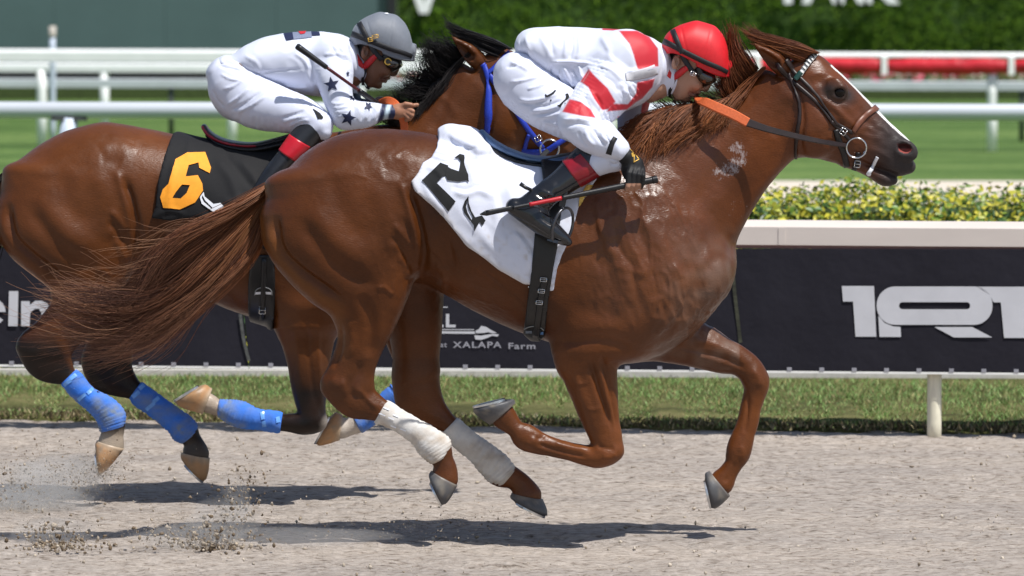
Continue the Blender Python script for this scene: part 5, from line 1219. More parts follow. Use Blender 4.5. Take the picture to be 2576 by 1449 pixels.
    C = np.array([0.070, 0.0200, 0.0042]) * (1 - n1) + np.array([0.130, 0.0390, 0.0075]) * n1; C = C * (0.8 + 0.4 * np.clip(0.5 + 0.9 * fbm(V, 6.0, 53), 0, 1)[:, None]); fr_ = np.clip((py - 760) / 120, 0, 1)[:, None]; C = C * (1 - 0.5 * fr_) + np.array([0.17, 0.055, 0.014]) * 0.5 * fr_
    blk = np.array([0.006, 0.0048, 0.0048])
    hd, _ = dist_poly([(60, 860), (250, 920)], px, py)
    k = np.clip((py - 800 - 0.18 * (px - 100) * (px < 350)) / 70, 0, 1) * (px < 420)
    red = np.clip(1 - np.abs(px - 175 - (py - 890) * 0.5) / 22, 0, 1) * (px < 230) * (py < 960)
    k = np.maximum(k - 0.7 * red, 0)
    k = np.maximum(k, np.clip((py - 880) / 110, 0, 1) * (px >= 420) * (px < 1100))
    k = k * (0.93 + 0.07 * vnoise(V, 25, 3))
    C = C * (1 - k[:, None]) + blk * k[:, None]
    d1, _ = dist_poly([(545, 1020), (520, 1010)], px, py); d2, _ = dist_poly([(880, 1075), (855, 1078)], px, py); d3, _ = dist_poly([(262, 1112), (306, 1112)], px, py); d4, _ = dist_poly([(470, 1130), (520, 1135)], px, py)
    for d, r, c in ((d1, 30, (0.42, 0.34, 0.27)), (d2, 34, (0.52, 0.46, 0.40)), (d3, 24, (0.33, 0.27, 0.21)), (d4, 18, (0.06, 0.05, 0.045))):
        q = np.clip(1.6 - d / r, 0, 1)[:, None]; C = C * (1 - q) + np.array(c) * q
    mz = 1 / (1 + np.exp((1430 - px + (370 - py) * 0.4) / 14)); C = C * (1 - 0.6 * mz[:, None]) + np.array([0.06, 0.04, 0.03]) * 0.6 * mz[:, None]
    root = empty('race_horse', (P(600, 1250, YB)[0], YB, 0))
    tag(root, 'bay racehorse with black mane and blue leg bandages galloping behind the chestnut', 'horse', 'galloping racehorses')
    mesh_obj('body', V, Q, COAT, root, colors=np.clip(C, 0, 1), extra={'gloss': 0.035 * np.ones(len(V)), 'foam': np.zeros(len(V))})
    return root, F
horse6, F6 = build_horse6()
print('horse6', round(time.time() - T0, 1))
for cor, sole, Y in (((243, 1108, 313, 1128), (240, 1134, 250, 1198), -.13), ((456, 1138, 528, 1152), (459, 1162, 514, 1215), .12), ((534, 978, 510, 1042), (508, 967, 435, 1013), -.135), ((862, 1044, 854, 1108), (836, 1040, 791, 1121), .12)):
    hoof(cor, sole, .040, .050, YB + Y, M_HOOF_T, horse6)
BLUE = (0.045, 0.19, 0.72); BD = (0.22, 0.25, 0.25)
leg_wrap([(153, 966, 190, 930, .033), (198, 1011, 236, 980, .031), (231, 1038, 282, 1003, .035), (247, 1064, 312, 1042, .041), (257, 1087, 312, 1072, .036)], YB - .13, horse6, BLUE, BD, M_WRAP_B, 0, 3)
leg_wrap([(324, 1003, 354, 962, .031), (373, 1040, 406, 999, .031), (416, 1075, 457, 1035, .033), (439, 1103, 492, 1066, .039), (460, 1115, 490, 1092, .034)], YB + .12, horse6, BLUE, BD, M_WRAP_B, 0, 4)
leg_wrap([(711, 1040, 705, 1085, .032), (650, 1030, 648, 1078, .030), (611, 1013, 598, 1071, .035), (583, 1010, 572, 1061, .037), (551, 1008, 546, 1045, .033)], YB - .135, horse6, BLUE, BD, M_WRAP_B, 0, 5)
leg_wrap([(985, 968, 1012, 1004, .032), (972, 982, 999, 1018, .032), (918, 1026, 945, 1063, .032), (886, 1046, 908, 1088, .037)], YB + .12, horse6, BLUE, BD, M_WRAP_B, 0, 6)
ec = P(*head6(2111, 232), YB - 0.088)
ball('eye', ec, 0.022, M_EYE, horse6); ball('eye', ec + np.array([0, 0.176, 0]), 0.022, M_EYE, horse6)
BLK = [(0.012, 0.010, 0.010), (0.02, 0.016, 0.015), (0.008, 0.007, 0.008)]
m6 = [[(1176, 136), (1152, 122), (1122, 108), (1092, 90)], [(1150, 152), (1120, 136), (1092, 116), (1070, 96)], [(1126, 176), (1096, 162), (1072, 146), (1056, 122)], [(1096, 212), (1070, 198), (1054, 182), (1044, 160)], [(1078, 242), (1050, 234), (1020, 236), (985, 238)], [(1064, 272), (1030, 262), (1000, 252), (962, 246)], [(1050, 298), (1020, 298), (985, 286), (952, 270)], [(1030, 305), (1005, 312), (980, 310), (945, 300)]]
locks('mane', [[(x, y, YB - 0.02 - 0.01 * i) for i, (x, y) in enumerate(g)] for g in m6], 46, 42, BLK, BLK, M_HAIR, horse6, r0=0.0011, m=12, seed=11, wave=0.022, tight=0.007, fly=0.12, short=0.7, depth=0.03, jitter=0.018)
m7 = [[(1180, 134), (1150, 165), (1110, 225), (1075, 265)], [(1130, 175), (1105, 205), (1085, 240), (1062, 275)], [(1090, 225), (1070, 250), (1055, 280), (1038, 305)]]
HM6 = F6.height(True)
hair('mane', [on(HM6, g, 0.008, YB) for g in m7], 260, (0.006, 0.006, 0.006), BLK, M_HAIR, horse6, r0=0.0018, m=14, seed=12, wave=0.006, tip_noise=0.008)
f6 = [[head6(*p) for p in g] for g in fg]
hair('forelock', [[(x, y, YB - 0.055 + 0.02 * i / 4) for i, (x, y) in enumerate(g)] for g in f6], 220, (0.004, 0.012, 0.004), BLK, M_HAIR, horse6, r0=0.0016, m=14, seed=13, wave=0.005, tip_noise=0.008)
t6 = [[(22, 428), (-20, 470), (-120, 560), (-260, 640)], [(18, 440), (-20, 500), (-120, 620), (-260, 730)], [(14, 460), (-10, 540), (-80, 680), (-200, 820)], [(12, 480), (0, 560), (-30, 660), (-120, 800)]]
hair('tail', [[(x, y, YB - 0.02) for x, y in g] for g in t6], 700, (0.012, 0.04, 0.012), BLK, M_HAIR, horse6, r0=0.0018, m=12, seed=14, wave=0.02, tip_noise=0.03)
print('hair6', round(time.time() - T0, 1))
# ================================================================== tack
from mathutils.bvhtree import BVHTree
class Surf:
    """finished surface one can lay flat things on"""
    def __init__(s, V, F): s.t = BVHTree.FromPolygons([tuple(v) for v in V], [tuple(int(i) for i in f) for f in F])
    def near(s, px, py, mid, lift=0.003):
        out = []
        for x, y in zip(np.ravel(px), np.ravel(py)):
            w = P(x, y, mid); d = Vector(w - CAM).normalized(); h = s.t.ray_cast(Vector(CAM), d)
            if h[0] is None:
                n = s.t.find_nearest(Vector(w)); p = n[0] + n[1] * lift
            else:
                n = h[1] if h[1].dot(d) < 0 else -h[1]; p = h[0] + n * lift
            out.append(p[:])
        return np.array(out)
    def far(s, px, py, mid, lift=0.003):
        out = []
        for x, y in zip(np.ravel(px), np.ravel(py)):
            w = P(x, y, mid); o = Vector((w[0], mid + 3.0, w[2])); h = s.t.ray_cast(o, Vector((0, -1, 0)))
            if h[0] is None: n = s.t.find_nearest(Vector(w)); p = n[0] + n[1] * lift
            else: p = h[0] + (h[1] if h[1].y > 0 else -h[1]) * lift
            out.append(p[:])
        return np.array(out)
def surf_of(o):
    me = o.data; V = np.zeros(len(me.vertices) * 3, np.float32); me.vertices.foreach_get('co', V); V = V.reshape(-1, 3) + world_loc(o)
    return Surf(V, [p.vertices[:] for p in me.polygons])
def child(o, name): return next(c for c in o.children if c.name.split('.')[0] == name)
S2 = surf_of(child(horse2, 'body')); S6 = surf_of(child(horse6, 'body'))
def strap(name, pts, width, surf, mid, mat, parent, lift=0.004, th=0.004, far=False, per=6, ends=None):
    """leather strap laid on a surface along a frame line; width in frame units"""
    q = crom(np.asarray(pts, float), per) if len(pts) > 2 else np.array([np.array(pts[0]) * (1 - t) + np.array(pts[1]) * t for t in np.linspace(0, 1, per * 2)])
    wd = np.broadcast_to(np.asarray(width, float), (len(pts),)); wd = np.interp(np.linspace(0, 1, len(q)), np.linspace(0, 1, len(pts)), wd)
    t = np.gradient(q, axis=0); t /= np.linalg.norm(t, axis=1)[:, None] + 1e-9; n = np.stack([-t[:, 1], t[:, 0]], 1) * wd[:, None] / 2
    fn = surf.far if far else surf.near; sg = 1 if far else -1
    a = q + n; b = q - n; sides = []
    for u, e in ((0.0, -0.35), (0.12, 1.0), (0.5, 1.15), (0.88, 1.0), (1.0, -0.35)):
        c = a * (1 - u) + b * u; w = fn(c[:, 0], c[:, 1], mid, lift); w[:, 1] += sg * th * e; sides.append(w)
    V = np.stack(sides, 1); m = len(q)
    return mesh_obj(name, V.reshape(-1, 3), grid_faces(m, 5, close=True, caps=True), mat, parent)
def decal(name, poly, surf, mid, mat, parent, lift=0.003, holes=(), step=7.0):
    """printed or appliqued shape: outline on the frame laid onto a surface"""
    bm = bmesh.new(); edges = []
    for lp in [poly] + list(holes):
        pts = []
        for (x0, y0), (x1, y1) in zip(lp, list(lp[1:]) + [lp[0]]):
            k = max(1, int(math.hypot(x1 - x0, y1 - y0) / step)); pts += [(x0 + (x1 - x0) * i / k, y0 + (y1 - y0) * i / k) for i in range(k)]
        vs_ = [bm.verts.new((x, y, 0)) for x, y in pts]
        for i in range(len(vs_)): edges.append(bm.edges.new((vs_[i], vs_[(i + 1) % len(vs_)])))
    bmesh.ops.triangle_fill(bm, use_beauty=True, use_dissolve=False, edges=edges)
    for _ in range(4):
        le = [e for e in bm.edges if e.calc_length() > step * 1.4]
        if not le: break
        bmesh.ops.subdivide_edges(bm, edges=le, cuts=1); bmesh.ops.triangulate(bm, faces=bm.faces[:])
    bm.verts.index_update(); xy = np.array([v.co[:2] for v in bm.verts]); F = np.array([[v.index for v in f.verts] for f in bm.faces]); bm.free()
    W = surf.near(xy[:, 0], xy[:, 1], mid, lift)
    return mesh_obj(name, W, [tuple(f) for f in F], mat, parent)
def block(F, x0, y0, x1, y1, Y):
    """part of a field as a new field on the same raster"""
    a = P(x0, y1, Y); b = P(x1, y0, Y); sl = F._box([a[0], F.y[0], a[2]], [b[0], F.y[-1], b[2]], 0.02)
    G_ = Field.__new__(Field); G_.h = F.h; G_.x, G_.y, G_.z = F.x[sl[0]], F.y[sl[1]], F.z[sl[2]]; G_.lo = np.array([G_.x[0], G_.y[0], G_.z[0]]); G_.d = F.d[sl].copy(); return G_
def draped(F, poly, Y, t, noise=0.0, seed=0, half=None, lumps=()):
    """cloth or leather covering the body inside a frame outline; returns the mesh"""
    p = np.array(poly, float); B = block(F, p[:, 0].min() - 20, p[:, 1].min() - 20, p[:, 0].max() + 20, p[:, 1].max() + 20, Y)
    wp = P(p[:, 0], p[:, 1], Y)[:, [0, 2]]; X, Z = np.meshgrid(B.x, B.z, indexing='ij'); sd = sd_poly(wp, X, Z).astype(np.float32)
    tt = np.float32(t)
    if noise:
        Xn, Yn, Zn = np.meshgrid(B.x[::2], B.y[::2], B.z[::2], indexing='ij'); nz = noise * fbm(np.stack([Xn, Yn * 0.6, Zn], -1), 9, seed, 2)
        nz = np.repeat(np.repeat(np.repeat(nz, 2, 0), 2, 1), 2, 2)[:B.d.shape[0], :B.d.shape[1], :B.d.shape[2]]; tt = tt + nz.astype(np.float32)
    inner = B.d + np.float32(0.012); B.d = B.d - tt
    for l in lumps: B.ell(*l, k=0.02)
    B.d = np.maximum(np.maximum(B.d, sd[:, None, :]), -inner)
    if half is not None: B.d = np.maximum(B.d, (B.y[None, :, None] - half).astype(np.float32))
    V, Q = B.mesh(); return smooth_mesh(V, Q, 2), Q
M_LEATH = plain('dark brown bridle leather', srgb(34, 20, 17), 0.45, var=0.3, scale=60, bstr=0.25, spec=0.5)
M_LEATHB = plain('black tack leather', srgb(22, 22, 24), 0.42, var=0.2, scale=60, bstr=0.3)
M_NOSE = plain('tan edged brown leather', srgb(110, 66, 48), 0.4, var=0.25, scale=60, bstr=0.25)
M_ORANGE = plain('orange rubber rein grip', srgb(196, 92, 44), 0.6, var=0.12, scale=120, bstr=0.6, bdist=0.002)
M_STEEL = plain('polished steel', (0.62, 0.62, 0.62), 0.18, 1.0, var=0.08, scale=40, bstr=0.05)
M_BLUEB = plain('blue nylon webbing', srgb(30, 58, 172), 0.5, var=0.15, scale=200, bstr=0.5)
M_CLOTHW = tinted('white saddle cloth', 0.9, 0.15, 260, 0.25, 0.001, 0.04)
M_CLOTHB = plain('black saddle cloth', srgb(27, 27, 29), 0.8, var=0.15, scale=200, bstr=0.3, spec=0.3)
M_BLKPRINT = plain('black applique', srgb(15, 16, 18), 0.85, var=0.1, scale=100)
M_ORPRINT = plain('orange applique', srgb(248, 160, 34), 0.7, var=0.06, scale=60)
M_WHPRINT = plain('white applique', srgb(232, 234, 240), 0.7, var=0.04, scale=60)
M_WHPRINT_ = M_WHPRINT
def torus(name, c, R, r, mat, parent, ax=(0, 1, 0), sx=1.0, n=36, m=10):
    ax = Vector(ax).normalized(); u = ax.orthogonal().normalized(); v = ax.cross(u); mb = MB()
    if abs(ax.y) > 0.7: u = Vector((1, 0, 0)) - ax * ax.x; u.normalize(); v = ax.cross(u)
    th = np.linspace(0, 2 * np.pi, n, endpoint=False); V = []
    for a in th:
        d = u * math.cos(a) * sx + v * math.sin(a); dn = d.normalized(); ctr = Vector(c) + d * R
        for b in np.linspace(0, 2 * np.pi, m, endpoint=False): V.append(tuple(ctr + dn * r * math.cos(b) + ax * r * math.sin(b)))
    F = [(i * m + j, i * m + (j + 1) % m, ((i + 1) % n) * m + (j + 1) % m, ((i + 1) % n) * m + j) for i in range(n) for j in range(m)]
    return mesh_obj(name, V, F, mat, parent)
def buckle(px, py, surf, mid, parent, ang=0.0, w=13, h=16, lift=0.014, r=0.0018, mat=M_STEEL):
    c = surf.near([px], [py], mid, lift)[0]; s = scale_at(mid); t = math.radians(ang); mb = MB()
    k = [(-w / 2, -h / 2), (w / 2, -h / 2), (w / 2, h / 2), (-w / 2, h / 2), (-w / 2, -h / 2)]
    pts = [c + np.array([(x * math.cos(t) - y * math.sin(t)) / s, 0, -(x * math.sin(t) + y * math.cos(t)) / s]) for x, y in k]
    for a, b in zip(pts[:-1], pts[1:]): mb.tube([a, b], r, 8)
    mb.tube([(pts[0] + pts[3]) / 2, (pts[1] + pts[2]) / 2 + np.array([0, -0.002, 0])], r * 0.8, 8)
    return mb.build('buckle', mat, parent, smooth=True)
def ribbon(name, pts, width, mat, parent, th=0.004):
    """free strap through world points; width in metres, flat side turned to the camera"""
    p = crom(np.asarray(pts, float), 10); wd = np.interp(np.linspace(0, 1, len(p)), np.linspace(0, 1, len(pts)), np.broadcast_to(width, (len(pts),)))
    t = np.gradient(p, axis=0); t /= np.linalg.norm(t, axis=1)[:, None]; out = np.array([0, -1.0, 0.25]); n = np.cross(t, out); n /= np.linalg.norm(n, axis=1)[:, None]; o = np.cross(n, t)
    V = np.stack([p + n * wd[:, None] / 2 + o * th * 0.3, p + n * wd[:, None] * .4 + o * th, p - n * wd[:, None] * .4 + o * th, p - n * wd[:, None] / 2 + o * th * 0.3, p - n * wd[:, None] / 2 - o * th * .5, p + n * wd[:, None] / 2 - o * th * .5], 1)
    return mesh_obj(name, V.reshape(-1, 3), grid_faces(len(p), 6, caps=True), mat, parent, smooth=False)

# ---- near horse: bridle and reins
Z1 = lambda x, y: (1630.9 + .3318 * x, 34.3 + .3318 * y)
bridle2 = tag(empty('bridle', tuple(P(2050, 300, 0))), 'brown leather bridle with white browband and orange rein grips on the chestnut', 'bridle')
def both(name, pts, w, mat, S=S2, mid=0.0, par=bridle2, **k):
    strap(name, pts, w, S, mid, mat, par, **k); strap(name, pts, w, S, mid, mat, par, far=True, **k)
both('cheekpiece', [(1954, 158), Z1(1000, 420), Z1(1110, 530), Z1(1250, 650), Z1(1330, 740), Z1(1400, 830), Z1(1450, 880), Z1(1530, 965)], [13, 13, 11, 10, 10, 12, 12, 8], M_LEATH)
both('cheekpiece', [(1975, 150), Z1(1090, 430), Z1(1180, 520), Z1(1290, 640), Z1(1370, 760), Z1(1430, 850)], [12, 10, 9, 8, 8, 8], M_LEATH, lift=0.008)
both('throat_latch', [Z1(1060, 450), Z1(1100, 560), Z1(1140, 690), Z1(1142, 800), Z1(1128, 900), Z1(1118, 1000), Z1(1115, 1092)], 8, M_LEATH, lift=0.007)
M_LBLUE = plain('shiny pale blue tape', srgb(110, 166, 240), 0.25, var=0.15, scale=40)
wr6 = [o for o in horse6.children if o.name.startswith('leg_wrap')]; wr2 = [o for o in horse2.children if o.name.startswith('leg_wrap')]
for o, tabs in ((wr6[0], [(170, 962, 22), (184, 948, 18), (206, 998, 24), (226, 984, 18)]), (wr6[1], [(342, 992, 22), (356, 974, 16), (378, 1022, 26), (392, 1006, 18)]), (wr6[2], [(699, 1056, 14), (660, 1046, 18), (664, 1066, 14)])):
    sf = surf_of(o)
    for x, y, l in tabs:
        a_ = math.radians(-40 if o is not wr6[2] else 80); dx, dy = math.cos(a_) * l / 2, math.sin(a_) * l / 2; ex, ey = -math.sin(a_) * 5, math.cos(a_) * 5
        decal('fastening_tape', [(x - dx - ex, y - dy - ey), (x + dx - ex, y + dy - ey), (x + dx + ex, y + dy + ey), (x - dx + ex, y - dy + ey)], sf, YB, M_LBLUE, o, 0.003, step=6)
sf = surf_of(wr2[0])
for x, y in ((962, 1042), (984, 1052), (972, 1028), (996, 1046), (990, 1072), (1014, 1080)):
    decal('stitching', [(x - 7, y - 4), (x + 7, y + 2), (x + 6, y + 5), (x - 8, y - 1)], sf, 0, M_WHPRINT_, wr2[0], 0.003, step=5)
M_BROW = tinted('white plaited browband', 0.5, 0.4, 200, 0.2, var=0.05)
bp = crom([Z1(1150, 470), Z1(1200, 395), Z1(1245, 340), Z1(1282, 295)], 6)
both('browband', [tuple(p) for p in bp[::3]], 13, plain('white browband', srgb(232, 232, 228), 0.5, var=0.05, scale=60), lift=0.010)
for k in range(6):
    c = bp[3 + 2 * k]; strap('browband_stripe', [(c[0] - 5, c[1] - 7), (c[0] + 5, c[1] + 3)], 2.6, S2, 0.0, M_LEATHB, bridle2, lift=0.016, th=0.002)
strap('browband_end', [Z1(1115, 505), Z1(1160, 450)], 14, S2, 0.0, plain('dark green browband end', srgb(24, 62, 56), 0.5), bridle2, lift=0.013)
both('noseband', [Z1(1380, 820), Z1(1470, 860), Z1(1545, 905)], 11, M_LEATH, lift=0.006)
both('noseband', [Z1(1550, 895), Z1(1590, 830), Z1(1660, 760), Z1(1735, 712)], [13, 16, 16, 15], M_NOSE, lift=0.007)
both('jaw_strap', [Z1(1420, 880), Z1(1440, 960), Z1(1480, 1060), Z1(1505, 1160)], [16, 16, 15, 15], M_LEATHB, lift=0.004)
both('curb_strap', [Z1(1590, 1050), Z1(1580, 1110), Z1(1560, 1180)], 13, M_LEATHB, lift=0.006)
for x, y, a in ((1467, 890, 35), (1578, 1135, 8)): buckle(*Z1(x, y), S2, 0.0, bridle2, a, 14, 16)
cr = S2.near([Z1(1572, 1010)[0]], [Z1(1572, 1010)[1]], 0.0, 0.016)[0]
torus('bit_ring', cr, 25 / 700, 0.0032, M_STEEL, bridle2); torus('bit_ring', cr * np.array([1, 0, 1]) + np.array([0, -cr[1], 0]), 25 / 700, 0.0032, M_STEEL, bridle2)
ball('bit_knob', S2.near([Z1(1635, 1047)[0]], [Z1(1635, 1047)[1]], 0, 0.012)[0], 0.007, M_STEEL, bridle2)
strap('tongue_tie', [Z1(1735, 1085), Z1(1712, 1130), Z1(1690, 1180)], 9, S2, 0.0, M_WHPRINT, bridle2, lift=0.003)
strap('tongue_tie', [Z1(1690, 1180), Z1(1670, 1205)], 10, S2, 0.0, M_WHPRINT, bridle2, lift=0.006); ball('tongue_tie_knot', P(*Z1(1670, 1212), -0.03), 0.010, M_WHPRINT, bridle2)
rn = [(*Z1(1500, 1000), cr[1] + 0.006), (*Z1(1300, 968), -0.155), (*Z1(1100, 925), -0.165), (*Z1(900, 875), -0.175), (*Z1(740, 822), -0.18)]
ribbon('rein', [P(*r) for r in rn], [0.016, 0.018, 0.021, 0.024, 0.030], M_LEATH, bridle2)
rg_ = [(*Z1(752, 826), -0.180), (*Z1(640, 765), -0.178), (*Z1(520, 712), -0.170), (*Z1(430, 672), -0.150), (*Z1(398, 664), -0.12)]
ribbon('rein_grip', [P(*r) for r in rg_], [0.034, 0.036, 0.036, 0.034, 0.030], M_ORANGE, bridle2, th=0.005)
ribbon('rein_grip', [P(*Z1(398, 664), -0.12), P(1757, 250, -0.07), P(1756, 246, 0.0), P(1757, 250, 0.08), P(*Z1(430, 672), 0.15)], 0.03, M_ORANGE, bridle2, th=0.005)
ribbon('rein', [P(x, y, -Y) for x, y, Y in rn] + [P(*Z1(430, 672), 0.15)], 0.026, M_LEATH, bridle2)

# ---- near horse: number cloth, saddle, girth, stirrup
Z4 = lambda x, y: (1012.9 + .3317 * x, 291.8 + .3317 * y)
cl2 = [(1099, 372), (1101, 340), (1097, 320), (1122, 311), (1185, 316), (1219, 327), (1228, 358), (1262, 378), (1298, 392), (1340, 404), (1430, 404), (1508, 440), (1480, 484), (1454, 520), (1436, 590), (1411, 642), (1399, 675), (1391, 730), (1377, 729), (1372, 712), (1334, 714), (1318, 713), (1252, 674), (1179, 621), (1145, 581), (1116, 545), (1079, 508), (1043, 478), (1035, 456), (1049, 437), (1064, 410), (1086, 397)]
V, Q = draped(F2, cl2, -0.25, 0.010, 0.004, 5, lumps=[(1160, 352, 0.0, 62, 36, 0.16, 5), (1112, 384, -0.15, 30, 12, 0.06, 5), (1130, 348, 0.0, 34, 34, 0.12, 0), (1195, 372, -0.08, 46, 26, 0.12, 25), (1180, 395, -0.16, 60, 14, 0.04, 18)])
N = vert_normals(V, Q)
V = strokes(V, N, [([(1110, 390), (1150, 395), (1180, 420), (1190, 470)], 6, .008), ([(1085, 392), (1120, 402), (1150, 398)], 5, .007), ([(1140, 480), (1170, 490), (1205, 480), (1240, 500)], 8, .009), ([(1135, 470), (1170, 478), (1210, 466)], 6, -.006),
                   ([(1230, 400), (1270, 450), (1290, 510), (1330, 560)], 10, .007), ([(1200, 420), (1240, 480), (1250, 560), (1280, 640)], 12, .005), ([(1215, 430), (1255, 490), (1268, 560)], 8, -.005), ([(1290, 580), (1320, 620), (1335, 680)], 8, .006),
                   ([(1300, 575), (1328, 610), (1345, 650)], 6, -.006), ([(1180, 540), (1220, 600), (1270, 650)], 12, .004), ([(1120, 340), (1160, 372), (1215, 372)], 7, -.006), ([(1180, 330), (1200, 360), (1198, 400)], 7, .006), ([(1100, 360), (1130, 372), (1170, 376)], 5, .005), ([(1060, 440), (1080, 490), (1130, 545)], 7, .004),
                   ([(1070, 420), (1100, 430), (1120, 460)], 6, .004), ([(1235, 345), (1225, 390), (1240, 430)], 6, .005), ([(1340, 420), (1300, 470), (1310, 520)], 9, .004)])
N = vert_normals(V, Q); wv = np.stack([V[:, 0] * 0.7 + V[:, 2] * 0.6, V[:, 1], V[:, 2] * 0.5 - V[:, 0] * 0.3], 1); V = V + N * (0.0045 * (0.5 - np.abs(vnoise(wv, 14, 91))) + 0.002 * (0.5 - np.abs(vnoise(wv, 34, 92))))[:, None]
px, py = to_px(V); dirt = np.clip(vnoise(V, 24, 3) * 0.7 + vnoise(V, 75, 4) * 1.0 - 0.32, 0, 1) * 0.9 * np.clip((py - 480) / 120, 0.12, 1); dirt = np.clip(dirt, 0, 1); ed = np.clip(1 - np.abs(sd_poly(cl2, px, py)) / 14, 0, 1) * (px < 1340) * (py > 430) * 0.5
C = np.array([0.66, 0.685, 0.79]) * (1 - 0.7 * dirt[:, None]) + np.array([0.42, 0.36, 0.30]) * 0.7 * dirt[:, None]; C = C * (1 - ed[:, None]) + np.array([0.60, 0.55, 0.48]) * ed[:, None]
cloth2 = mesh_obj('saddle_cloth', V, Q, M_CLOTHW, None, colors=C)
tag(cloth2, 'creased dusty white saddle cloth with a black number 2 on the chestnut', 'saddle cloth')
SC2 = Surf(V, Q)
decal('number_print', [Z4(*p) for p in [(145, 490), (285, 358), (345, 380), (330, 455), (300, 465), (258, 510), (402, 650), (345, 725), (240, 600)]], SC2, -.25, M_BLKPRINT, cloth2, 0.004)
decal('number_print', [Z4(*p) for p in [(332, 385), (365, 405), (425, 425), (440, 350), (420, 318), (385, 322), (430, 294), (465, 300), (470, 380), (500, 450), (503, 505), (480, 492), (420, 502), (340, 490), (322, 462)]], SC2, -.25, M_BLKPRINT, cloth2, 0.005)
decal('emblem_print', [Z4(*p) for p in [(497, 605), (500, 660), (520, 720), (548, 770), (600, 755), (628, 795), (600, 835), (580, 805), (560, 840), (542, 878), (540, 830), (500, 780), (465, 735), (455, 690), (470, 645)]], SC2, -.25, M_BLKPRINT, cloth2, 0.004, holes=[[Z4(*p) for p in [(488, 640), (498, 700), (530, 770), (522, 790), (492, 735), (480, 690)]]])
saddle2 = tag(empty('saddle', tuple(P(1300, 390, 0))), 'small steel blue and black racing saddle over the white cloth', 'saddle')
F = Field((P(1195, 470, 0)[0], -0.24, P(1300, 470, 0)[2]), (P(1520, 300, 0)[0], 0.24, P(1300, 315, 0)[2]), 0.005)
F.chain([(1210, 326, 1214, 342, .055), (1226, 338, 1222, 358, .085), (1250, 355, 1242, 373, .11), (1290, 376, 1284, 394, .125), (1340, 391, 1336, 407, .135), (1400, 393, 1400, 409, .14), (1460, 380, 1464, 396, .14), (1500, 362, 1506, 378, .12)], k=0.0, p=3.0)
V, Q = F.mesh(); V = smooth_mesh(V, Q, 2)
mesh_obj('seat', V, Q, plain('slate blue saddle leather', srgb(86, 112, 148), 0.42, var=0.2, scale=30, bstr=0.2), saddle2)
F.d[:] = 0.5
F.chain([(1215, 345, 1222, 362, .06), (1238, 362, 1232, 382, .10), (1284, 390, 1276, 402, .135), (1336, 405, 1330, 416, .15), (1400, 407, 1400, 418, .155), (1462, 394, 1468, 406, .15)], k=0.0, p=3.0)
V, Q = F.mesh(); V = smooth_mesh(V, Q, 2); mesh_obj('panel', V, Q, M_LEATHB, saddle2)
V, Q = draped(F2, [(1360, 404), (1400, 398), (1458, 372), (1500, 372), (1500, 420), (1440, 440), (1390, 478), (1366, 462)], -0.25, 0.034, 0.002, 8); mesh_obj('flap', V, Q, M_LEATHB, saddle2)
V, Q = draped(F2, [(1352, 470), (1420, 470), (1408, 560), (1402, 616), (1390, 680), (1378, 760), (1370, 850), (1356, 866), (1334, 866), (1316, 846), (1326, 760), (1336, 680), (1346, 570)], -0.25, 0.021, 0.001, 9)
girth2 = mesh_obj('girth', V, Q, M_LEATHB, saddle2); SG2 = Surf(V, Q)
strap('girth_billet', [(1372, 700), (1362, 740), (1354, 800), (1346, 862)], 17, SG2, -.25, M_LEATHB, saddle2, lift=0.004)
for x, y in ((1366, 702), (1361, 730), (1356, 758)): buckle(x, y, SG2, -.25, saddle2, 5, 16, 9, 0.010, 0.0014)
strap('girth_keeper', [(1318, 828), (1330, 822), (1352, 820), (1368, 830)], 3, SG2, -.25, plain('grey stitching', srgb(120, 124, 126), 0.6), saddle2, lift=0.002, th=0.001)
for x, y in ((1331, 722), (1326, 752), (1388, 712)): ball('stud', SG2.near([x], [y], -.25, 0.002)[0], 0.0035, M_STEEL, saddle2, seg=10)
decal('maker_mark', [(1322, 831), (1338, 831), (1338, 838), (1322, 838)], SG2, -.25, plain('mark grey', srgb(96, 106, 120), 0.6), saddle2, 0.002)
decal('maker_mark', [(1346, 833), (1366, 834), (1366, 841), (1346, 840)], SG2, -.25, plain('mark blue', srgb(70, 110, 160), 0.6), saddle2, 0.002)
decal('chamois', [Z4(*p) for p in [(1328, 690), (1342, 610), (1395, 525), (1440, 520), (1448, 545), (1400, 610), (1360, 668)]], SC2, -.25, plain('yellow chamois', srgb(220, 184, 96), 0.85, var=0.15, scale=60, bstr=0.4), saddle2, 0.004, step=6)
def stirrup(c, parent, w=0.058, h=0.07, tilt=0.2, mat=None):
    pts = []
    for a in np.linspace(-0.35 * np.pi, 1.35 * np.pi, 26): pts.append((w * math.cos(a), 0, h * math.sin(a)))
    pts = np.array(pts); R = np.array(Matrix.Rotation(tilt, 3, 'Y') @ Matrix.Rotation(0.9, 3, 'Z')); mb = MB(); mb.tube(pts @ R.T + c, 0.0055, 10, up=(0.1, 1, 0.1)); o = mb.build('stirrup', mat or M_STEELD, parent, smooth=True)
    mb = MB(); mb.box(np.array([0, 0, -h * 0.82]) @ R.T + c, (w * 1.3, 0.05, 0.010), R); mb.build('tread', mat or M_STEELD, o)
    return o
M_STEELD = plain('dark alloy stirrup', (0.10, 0.10, 0.11), 0.3, 0.8, var=0.2)
stirrup(P(1415, 570, -0.355), saddle2, 0.055, 0.068, 0.25)
ribbon('stirrup_leather', [P(1424, 440, -0.31), P(1420, 480, -0.335), P(1412, 520, -0.345)], 0.024, M_LEATHB, saddle2)
stirrup(P(1415, 570, -0.355) * np.array([1, -1, 1]), saddle2, 0.055, 0.068, 0.25); ribbon('stirrup_leather', [P(1424, 440, 0.31), P(1420, 480, 0.335), P(1412, 520, 0.345)], 0.024, M_LEATHB, saddle2)

